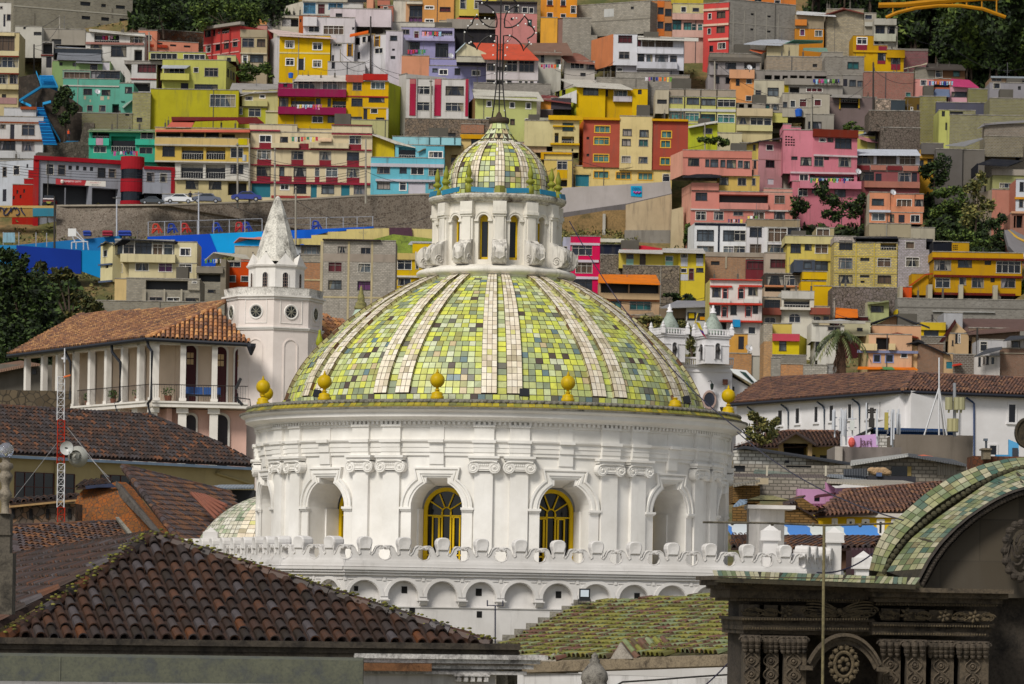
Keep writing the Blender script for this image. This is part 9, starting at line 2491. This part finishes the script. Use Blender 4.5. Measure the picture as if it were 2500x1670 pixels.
for n_,(x0,x1,y,D,lab)in enumerate(((712,772,334,530,'pink and white laundry on the cream maroon block'),(1030,1072,77,578,'laundry with pink towel on the lavender house'),(1995,1050,120,578,''),(995,1040,121,577,'red and yellow clothes on the lower lavender terrace'),(272,332,369,536,'dark and white clothes in the teal building loggia'),(2268,2325,198,566,'coloured clothes on the pink house with magenta roof'),(1978,2070,435,528,'green and orange clothes on the large pink house'),(1778,1810,535,527,'colourful clothes on the white navy striped house'),(1825,1850,527,527,'hanging shirts behind the tan roof band'),(1575,1640,188,566,'clothes on the dusty wall above the chalet'),(1320,1365,157,571,'red and green clothes by the brown roofed house'),(725,785,255,549,'dark clothes on the maroon yellow block balcony'),(1870,1925,707,500,'blue clothes on the open tan terrace'),(1915,1965,738,497,'lilac and lime clothes on the white arched house'),(250,300,87,580,'white cloths on the scalloped roof porch'),(500,540,632,508,'purple clothes on the cluttered block hut'),(1985,2050,193,567,'white clothes between concrete posts'),(2125,2155,830,478,'clothes on the peach house terrace'))):
 if not lab:continue
 t=thing('laundry_line',lab,'laundry',P((x0+x1)/2,y+10,D));x=x0;mb=MB();mb.tube([P(x0-3,y,D),P(x1+3,y,D)],.02,3);mb.build('line',plain('8a8a8a',.5),t)
 while x<x1:
  w=random.uniform(3.5,7);h_=random.uniform(7,13);a=P(x,y,D);k=D/FP;mb=MB()
  mb.loft([[a+V3(0,0,0),a+V3(w*k*.5,.08,-.02),a+V3(w*k,0,0)],[a+V3(.04,.05,-h_*k*.5),a+V3(w*k*.5,-.06,-h_*k*.5),a+V3(w*k-.04,.05,-h_*k*.5)],[a+V3(0,0,-h_*k),a+V3(w*k*.5,.07,-h_*k*.97),a+V3(w*k,0,-h_*k)]],False);mb.build('cloth',plain(CLC[(n_*5+int(x))%12],.9),t);x+=w+random.uniform(.5,2)
for x,y,r_,D,lab in((1950,275,9.5,560,'big blue water tank above the large pink house'),(710,184,6.5,562,'round blue water tank beside the pale roof of the maroon block'),(738,602,6,506,'small blue tank cover right of the spire'),(2117,833,5,478,'blue bucket tank on the peach terrace')):
 k=D/FP;c=P(x,y,D);mb=MB();mb.lathe([(.01,-r_*k),(r_*.82*k,-r_*k),(r_*k,r_*.6*k),(r_*1.05*k,r_*.62*k),(r_*.7*k,r_*.95*k),(.01,r_*1.05*k)],c,16);mb.build('water_tank',plain('1458b8',.4),label=lab,cat='water tank')
for x,y,D,lab in((238,223,556,'white satellite dish between the turquoise house windows'),(1101,135,575,'white dish on the lower lavender roof'),(408,658,500,'white dish before the purple curtained window'),(578,68,584,'white dish on the red house porch'),(1830,164,566,'rusty dish on the grey house above the orange parapet'),(2096,418,526,'white dish beside the red brown balcony panels'),(2181,469,522,'grey dish above the peach house'),(1970,708,496,'white dish beside the yellow stairs'),(2105,731,492,'grey dish on the low pale green room'),(2119,797,470,'white dish on the dark gable edge of the peach house'),(1829,849,440,'white dish beside the orange shed'),(275,620,507,'black dish on the cream glazed house corner'),(1983,1145,262,'white satellite dish over the whitewashed block wall')):
 k=D/FP;t=thing('satellite_dish',lab,'satellite dish',P(x,y+6,D));c=P(x,y,D-.8);dish(c,(.44 if D>400 else .38),(.5,-1,.6),'reflector',plain('1c1c20' if 'black' in lab else 'cfcfd2',.5),t,.4);mb=MB();mb.tube([c,c+V3(0,.3,-.7)],.05,4);mb.tube([c,c+V3(.25,-.5,.3)],.025,4);mb.build('arm',plain('77777a',.5),t)

FR[0],FR[1]=1740.0,880.0
KS2=2.904
def nx(x):return 1740+x/KS2
def ny(y):return 880+y/KS2
CB=block('a39b90','8a847a',.42,.21,.35,.03);CBW=block('d6d3cc','a8a49c',.42,.21,.4,.03);ADB=block('8a6a40','6a5434',.4,.12,.6,.02)
def HH(label,cat='house',nm=None,at=(1000,600,200)):return thing(nm or cat.replace(' ','_'),label,cat,P(nx(at[0]),ny(at[1]),at[2]))
def blk(root,x0,y0,x1,y1,D,mat,dep=5,nm='wall',ops=(),D2_=None):
 mb=MB();PLx,PRx=P(nx(x0),ny((y0+y1)/2),D),P(nx(x1),ny((y0+y1)/2),D2_ or D);zt=P(nx((x0+x1)/2),ny(y0),D).z;zb=P(nx((x0+x1)/2),ny(y1),D).z
 ox=[(o[0],nx(o[1]),ny(o[2]),nx(o[3]),ny(o[4]))for o in ops];wallface(root,PLx,PRx,zb,zt,ox,mat,True,nm)
 d=V3(PRx.x-PLx.x,PRx.y-PLx.y,0);n=V3(-d.y,d.x,0).normalized()*dep;A_=[V3(PLx.x,PLx.y,0),V3(PRx.x,PRx.y,0),V3(PRx.x,PRx.y,0)+n,V3(PLx.x,PLx.y,0)+n]
 for i in(1,2,3):a,b=A_[i],A_[(i+1)%4];mb.poly([a+V3(0,0,zb),b+V3(0,0,zb),b+V3(0,0,zt),a+V3(0,0,zt)])
 mb.poly([a+V3(0,0,zt)for a in A_]);mb.build('side_wall',mat,root,uv=True)
def qp(root,pts,mat,nm='roof',th=.1,vert=False):mb=MB();slab(mb,[(nx(p[0]),ny(p[1]),p[2])for p in pts],(0,.3,0)if vert else(0,0,-th));return mb.build(nm,mat,root,uv=True)
def tp(root,pts,mat=None,pitch=.25,expo=.4,ridges=(),U=None,nm='roof',seg=3):return tile_plane(nm,[(nx(p[0]),ny(p[1]),p[2])for p in pts],root,mat or RM,pitch,expo,U=U,ridges=ridges,seg=seg,th=.08)
h=HH('brown hip roofed house with a porch gable and yellow walls below the white building',at=(600,700,236))
blk(h,340,590,870,720,238,paint('c4b070',.6),5,ops=(('o',760,672,862,706),('l',505,590,665,680),('o',700,668,730,690)))
tp(h,[(300,620,235.5),(905,600,235.5),(905,508,241),(540,495,242),(372,515,241)],ridges=((2,3),(3,4)))
tp(h,[(150,610,234),(330,612,234),(372,515,239),(330,560,237)])
qp(h,[(470,585,234.6),(590,518,234.6),(720,590,234.6)],paint('9a8a68',.5),'porch_gable',.3,True);blk(h,470,585,500,690,234.8,paint('a8906c',.5),.4,'pillar');blk(h,675,585,705,690,234.8,paint('a8906c',.5),.4,'pillar')
qp(h,[(455,600,234),(590,512,234),(600,505,237),(470,575,237)],UNDER);qp(h,[(590,512,234),(735,600,234),(735,585,237),(600,505,237)],UNDER)
h=HH('flat roofed grey house under the antennas with a pink painted panel',at=(1050,700,226))
blk(h,868,612,1338,725,226,paint('8c8480',.5),6);blk(h,868,612,920,725,225.7,paint('b8b0a8',.4),.3,'bright_corner')
blk(h,1185,525,1235,618,228,CBW,1,'chimney_wall')
blk(h,1290,528,1845,740,231,paint('7f766c',.8),9)
h=HH('long blue roofed shed strip against the white building','shed',at=(1400,530,240));blk(h,1140,482,1720,530,240,paint('1c3f70',.4),2,'fascia');qp(h,[(1015,530,238),(1140,470,238),(1150,475,243),(1040,540,243)],plain('181c24',.6));qp(h,[(1140,490,239.5),(1740,500,239.5),(1735,488,242),(1150,474,242)],corr('2a3f5c'))
t=HH('lilac pink painted panel with white splash and dark letters among the antennas','sign','painted_banner',(1060,610,224));mb=MB();slab(mb,[(nx(958),ny(540),224),(nx(1172),ny(520),224),(nx(1172),ny(614),224),(nx(958),ny(614),224)],(0,.1,0));mb.build('panel',paint('cfa8d8',.2,.8,1),t)
mb=MB();slab(mb,[(nx(958),ny(545),223.95),(nx(1000),ny(538),223.95),(nx(1003),ny(606),223.95),(nx(985),ny(614),223.95),(nx(958),ny(612),223.95)],(0,.03,0));mb.build('white_splash',plain('e6e2e6',.7),t)
text('Jari',nx(1085),ny(580),223.9,24,plain('4a2a28',.7),t,w=30);mb=MB();mb.ball(P(nx(985),ny(580),223.9),.22,6,1.4);mb.build('red_mark',plain('d05a50',.7),t)
WM=plain('c3c6cc',.45)
def antenna(x,y0,y1,D,w,lab,boxes=()):
 t=thing('antenna',lab,'antenna',P(nx(x),ny(y1),D),'mobile phone antennas on the grey roof');mb=MB();mb.tube([P(nx(x),ny(y1),D),P(nx(x),ny(y0),D)],.05,6);mb.build('mast',WM,t)
 for bx,by0,by1,bw,mt in boxes:mb=MB();lookbox(mb,nx(bx-bw/2),ny(by0),nx(bx+bw/2),ny(by1),D-.3,.18);mb.build('panel',mt,t)
 mb=MB()
 for yy in(y0+(y1-y0)*.3,y0+(y1-y0)*.6):mb.tube([P(nx(x-w),ny(yy),D),P(nx(x+w),ny(yy),D)],.035,4)
 mb.build('bracket',WM,t)
antenna(865,345,545,224,18,'white panel antenna left end of the roof cluster',((855,350,490,17,WM),));antenna(912,340,605,224,20,'tall white antenna with two panels beside the left end',((922,350,530,16,WM),(905,400,500,10,WM)))
antenna(945,345,600,225,14,'slim mast left of the white cabinet',((938,360,540,12,WM),));antenna(990,350,560,224,30,'mast carrying a white square cabinet',((990,425,495,32,plain('c9ccc8',.5)),));antenna(1090,300,530,225,6,'thin single rod antenna behind the lilac panel');antenna(1165,345,600,224,10,'white panel antenna right of the lilac panel',((1165,380,540,12,WM),))
antenna(1240,350,520,224,12,'yellow panel antenna tilted on its mast',((1232,368,490,26,plain('a89a4a',.5)),));antenna(1275,345,615,224,16,'white antenna with twin panels right of the yellow one',((1268,360,600,10,WM),(1285,350,560,9,WM)));antenna(1318,345,530,225,16,'white antenna nearest the grey parapet',((1310,370,520,12,WM),(1328,380,525,9,WM)))
t=thing('lattice_antenna','tall thin white mast on a tripod before the white wall','antenna',P(nx(1605),ny(535),229));mb=MB();mb.tube([P(nx(1605),ny(-20),229),P(nx(1605),ny(200),229)],.05,5)
for x in(1500,1605,1660):mb.tube([P(nx(1605),ny(195),229),P(nx(x),ny(530),229)],.05,4)
mb.tube([P(nx(1605),ny(195),229),P(nx(1640),ny(530),231)],.05,4);mb.build('tripod',plain('d0d0d2',.5),t)
t=thing('cell_mast','grey mast carrying three yellowish drum antennas before the white wall','antenna',P(nx(1715),ny(535),229));mb=MB();mb.tube([P(nx(1715),ny(160),229),P(nx(1715),ny(540),229)],.1,6);mb.tube([P(nx(1670),ny(290),229),P(nx(1765),ny(285),229)],.05,4);mb.build('mast',plain('8a8c90',.5),t)
for x in(1675,1735,1762):mb=MB();mb.tube([P(nx(x),ny(262),228.6),P(nx(x),ny(350),228.6)],.24,8);mb.tube([P(nx(x),ny(350),228.6),P(nx(x-3),ny(372),228.6)],.06,4);mb.build('drum_antenna',plain('9a9672',.5),t)
for x in(1690,1715):mb=MB();mb.lathe([(.01,-.4),(.25,-.4),(.25,.4),(.01,.4)],P(nx(x),ny(458),228.5),8);mb.build('small_drum',plain('a39c72',.5),t)
mb=MB();mb.tube([P(nx(1128),ny(335),228),P(nx(1128),ny(475),228)],.12,6);mb.tube([P(nx(1095),ny(352),228),P(nx(1165),ny(350),228)],.06,4);mb.tube([P(nx(1100),ny(368),228),P(nx(1155),ny(366),228)],.06,4);lookbox(mb,nx(1110),ny(410),nx(1148),ny(472),227.7,.4);mb.build('transformer_pole',plain('2f2c2a',.7),label='dark pole with cross arms and a transformer box among the antennas',cat='pole')
h=HH('whitewashed block house with a long sloping dark roof edge',at=(500,720,212));qp(h,[(145,630,212),(230,618,212),(480,655,212),(660,690,212),(660,760,212),(145,800,212)],CBW,'wall',.1,True);mb=MB();lookbox(mb,nx(512),ny(708),nx(542),ny(727),211.9,.2);mb.build('opening',plain('14141a',.6),h)
qp(h,[(660,685,212),(870,720,212),(1000,735,212),(1000,800,212),(660,760,212)],CB,'rear_wall',.1,True);qp(h,[(145,628,211.3),(225,613,211.3),(660,682,211.3),(1010,738,211.3),(1010,728,213),(660,672,213),(225,605,213)],plain('24262c',.7),'roof_edge')
h=HH('grey block house with a low gable roof and a wide dark window',at=(1350,800,205));qp(h,[(860,745,205),(1030,738,205),(1180,700,205),(1380,665,205),(1590,705,205),(1800,745,205),(1800,870,205),(860,870,205)],CB,'wall',.2,True)
for(a,b,c_,d_,mt)in((1268,752,1380,818,glass('20283a')),(1590,735,1730,815,corr('8f887e')),(1380,752,1408,818,paint('a8925c',.4))):mb=MB();lookbox(mb,nx(a),ny(b),nx(c_),ny(d_),204.9,.2);mb.build('window' if a==1268 else 'shutter',mt,h,uv=True)
qp(h,[(975,735,204),(1385,670,204),(1385,658,208),(980,708,208)],corr('bcbcb8'));qp(h,[(1385,670,204),(1815,742,204),(1700,700,208),(1385,658,208)],corr('5a5c60'));qp(h,[(1450,672,207),(1620,702,207),(1560,680,208.5),(1500,668,208.5)],plain('d86a48',.7),'orange_patch')
h=HH('cluttered grey block yard with green glazed lean-to and a torn awning',at=(350,800,206));blk(h,145,740,930,870,206,CB,3,ops=(('o',150,745,230,790),('o',520,745,700,760)));qp(h,[(290,790,205),(560,815,205),(610,808,205.6),(310,752,207)],glass('9fb8ac'),'glass_roof')
for x in(385,802,1095):blk(h,x-6,745 if x<1000 else 780,x+6,820 if x<900 else 835,204,paint('c9c2b0',.4),.2,'post')
qp(h,[(930,770,203),(1095,765,203),(1100,815,203),(930,815,203)],corr('4a4e56'),'sheet_fence',.1,True);qp(h,[(150,830,203),(850,850,203),(1090,845,203),(810,808,205),(150,800,205)],corr('6a5e58'));qp(h,[(810,812,203),(1090,850,203),(1100,858,203),(1390,868,202),(1440,855,203),(1200,820,204),(830,805,204)],corr('8a9098'))
blk(h,150,830,800,960,200,CB,3,ops=(('o',345,880,470,925),));blk(h,1100,820,1440,860,202.5,paint('3a3a40',.5),2)
h=HH('lilac pink house with a grey corrugated roof and a dark red awning',at=(870,960,188));qp(h,[(800,860,188),(870,905,188),(1010,905,188),(1010,945,188),(940,1000,188),(800,1010,188)],paint('c78fb8',.4),'wall',.3,True);blk(h,600,912,800,1040,190,paint('c392b8',.5),3,ops=(('o',720,965,760,1000),))
qp(h,[(805,855,187),(1300,892,186),(1440,868,188),(1350,850,191),(815,840,191)],corr('b8b0a2'));qp(h,[(720,962,186.5),(860,945,186.5),(870,935,187.5),(740,952,187.5)],plain('4a1a28',.8),'awning');qp(h,[(620,1015,186.5),(840,1015,186.5),(820,1035,185.5),(640,1035,185.5)],corr('8c4a6a'),'lower_sheet')
qp(h,[(870,905,187.5),(1300,892,187.5),(1290,905,187.5),(1000,945,187.5),(870,945,187.5)],paint('c99ac0',.4),'under_wall',.2,True)
h=HH('ochre adobe house with a tin edge left of the white turret',at=(230,940,190));blk(h,145,885,335,1010,190,ADB,4);qp(h,[(145,885,189),(335,850,189),(335,842,191),(145,870,191)],corr('8a8478'));blk(h,325,880,610,980,191,CB,3);blk(h,320,835,395,890,191.5,paint('bcae94',.5),2)
h=HH('brown adobe house with a dark ridged roof beside the white turret',at=(620,1080,172));qp(h,[(515,1040,172),(590,985,172),(640,975,172),(740,1045,172),(740,1060,172),(515,1060,172)],ADB,'gable',.3,True);tp(h,[(515,1035,171),(600,1005,172),(640,970,176),(530,985,175)],TERRA,.25,.35)
h=HH('adobe gable wall with a curving dark tile edge behind the turret',at=(620,1130,165));qp(h,[(140,1040,165),(260,1030,165),(260,1160,165),(140,1160,165)],ADB,'wall',.3,True);qp(h,[(515,1050,165),(600,1040,165),(700,1100,165),(750,1140,165),(750,1170,165),(515,1170,165)],ADB,'gable',.3,True);qp(h,[(515,1050,164.8),(520,1035,164.8),(600,1030,164.8),(700,1085,164.8),(755,1135,164.8),(700,1100,164.8),(600,1043,164.8)],UNDER,'verge',.3,True)
qp(h,[(145,1030,166),(240,1000,166),(250,985,169),(190,985,169)],corr('8aa0b8'),'tin_sheet')
h=HH('yellow house with white framed windows under a broad brown tile roof',at=(1000,1180,176));blk(h,730,1095,1330,1260,176,paint('dcb62c',.3),6,ops=(('W',850,1125,880,1200),('W',955,1128,1000,1205),('W',1062,1130,1105,1205),('W',1168,1130,1212,1235),('W',1270,1130,1300,1235)));blk(h,730,1080,1330,1110,175.8,paint('cfc8c0',.3),.4,'white_band')
tp(h,[(715,1108,174),(1350,1072,176.5),(1620,870,187),(1480,868,186.5),(930,945,183)],RM,.24,.4,ridges=((2,4),));tp(h,[(640,1080,172),(730,1075,172),(800,1045,175),(660,1050,175)],TERRA3,.25,.35)
h=HH('curved blue and white striped canopy roof behind the parapet','canopy',at=(700,1230,150))
STR=[('3f7fd0',140,165),('d9dfe0',165,300),('d9dfe0',500,560),('4a8ad8',560,720),('dfe3dc',720,960),('4a90dc',960,1200)]
for hx,xa,xb in STR:
 mb=MB();mb.loft([[P(nx(xa+(xb-xa)*j/8-(30 if k else 0)*(1 if k<3 else 2)),ny(1250-[0,42,70,86,92][k]+(xb-140)*.01),149+k*1.1)for j in range(9)]for k in range(5)],False);mb.build('stripe',plain(hx,.5),h)
h=HH('low brown tile roofs just behind the white parapet',at=(640,1330,128));tp(h,[(520,1345,126),(1130,1330,127),(1195,1258,131),(820,1250,131),(520,1235,131)],BM,.22,.33,seg=4);tp(h,[(130,1330,128),(262,1330,128),(262,1235,132),(130,1225,132)],BM,.22,.33,seg=4);blk(h,980,1330,1140,1500,126,corr('4a3038'),3);blk(h,500,1330,980,1480,127,paint('6a5040',.5),3)
h=HH('white gable shed roof tip behind the right post','shed',at=(1100,1450,118));blk(h,985,1345,1110,1520,118,plain('3a2028',.8),2)
h=HH('brown brick parapet wall with a square stone pillar, right edge','wall','brick_parapet',(1950,740,150));blk(h,1845,680,2260,800,150,rubble('7a4a34','5a3a2c',5),2);blk(h,1920,630,1972,700,149,stone('7a6f5c','3a342a',3),.8,'pillar');blk(h,1912,622,1980,634,148.9,stone('7a6f5c','3a342a',3),1,'pillar_cap')
t=HH('small floodlight on top of the stone pillar at right','floodlight',at=(1938,625,149));mb=MB();lookbox(mb,nx(1925),ny(553),nx(1951),ny(570),149,.3);mb.build('lamp_housing',plain('5a6470',.4),t);mb=MB();mb.tube([P(nx(1938),ny(570),149.1),P(nx(1938),ny(622),149.1)],.05,5);mb.build('stand',plain('3a4048',.5),t)
h=HH('light blue little house wall at the right edge',at=(2150,650,200));qp(h,[(2100,560,200),(2170,590,200),(2170,690,200),(2100,690,200)],paint('5fa8d8',.3),'wall',.3,True);blk(h,2125,620,2165,680,199.8,plain('30343c',.5),.1,'window');blk(h,2010,668,2110,684,199,paint('4a90c0',.3),.5,'ledge')
h=MB();c=P(2508,1057,70);h.loft([[c+V3(q*cos(2*pi*j/32),o_,q*1.2*sin(2*pi*j/32))for j in range(32)]for q,o_ in((.001,-.1),(.2,-.1),(.21,-.14),(.24,-.14),(.25,0),(.22,.1))],True);h.build('round_bronze_disc',stone('3f3626','14110c',6),label='dark bronze round disc edge at the right border above the arch',cat='disc')
for(xa,xb)in((1120,1230),(700,1000)):
 pass
t=thing('junk_heap','beige sacks and planks heaped on a roof by the wide dark window','heap',P(nx(1190),ny(810),203));mb=MB()
for k in range(9):mb.ball(P(nx(1130+k*13),ny(778+(k%3)*9),202.6),.28,5,.6)
mb.build('sacks',paint('b89a78',.6),t);mb=MB();lookbox(mb,nx(1160),ny(795),nx(1200),ny(822),202.3,.5);mb.build('blue_bin',plain('4a5a7a',.6),t)
def person(lab,x,y,D,pose,cols):
 c=P(x,y,D);t=thing('person',lab,'person',c)
 J=[(0,0,.95),(0,0,1.2),(0,-.02,1.42),(0,-.03,1.5),(-.1,0,.9),(-.12,pose*-.1,.5),(-.12,pose*.12,.06),(-.12,pose*.12-.16,.03),(.1,0,.9),(.12,pose*.12,.5),(.13,-pose*.05,.06),(.13,-pose*.05-.16,.03),(-.2,0,1.4),(-.27,-.02,1.15),(-.24,-.2,.95),(.2,0,1.4),(.27,0,1.14),(.25,-.14,.9),(0,-.03,1.6)]
 E=[(0,1),(1,2),(2,3),(3,18),(0,4),(4,5),(5,6),(6,7),(0,8),(8,9),(9,10),(10,11),(2,12),(12,13),(13,14),(2,15),(15,16),(16,17)]
 R=[.15,.14,.13,.055,.1,.075,.05,.045,.1,.075,.05,.045,.07,.05,.035,.07,.05,.035,.1]
 me=bpy.data.meshes.new('body');me.from_pydata([(a,b,z)for a,b,z in J],E,[]);o=bpy.data.objects.new('body',me);COL.objects.link(o);o.parent=t
 m=o.modifiers.new('skin','SKIN');o.modifiers.new('sub','SUBSURF').levels=1;me.materials.append(plain(cols[1],.8))
 for v,r in zip(me.skin_vertices[0].data,R):v.radius=(r,r)
 me.skin_vertices[0].data[0].use_root=True;ORG[o.name]=c
 mb=MB();mb.lathe([(.13,.95),(.19,1.0),(.18,1.2),(.2,1.38),(.1,1.47),(.06,1.5)],c,10);mb.build('jacket',plain(cols[0],.8),t)
 mb=MB();mb.ball(c+V3(0,-.03,1.62),.1,8,1.2);mb.build('head',plain('8a5f48',.7),t);mb=MB();mb.ball(c+V3(0,0,1.66),.11,6,1.0);mb.build('hair',plain('15100e',.8),t)
person('person in an orange jacket standing on the landing beside the blue stairs',167,343,553,1,('d8501e','2a2c38'));person('person in dark clothes walking by the white street railing',464,496,528,1.4,('1c2030','20222a'))
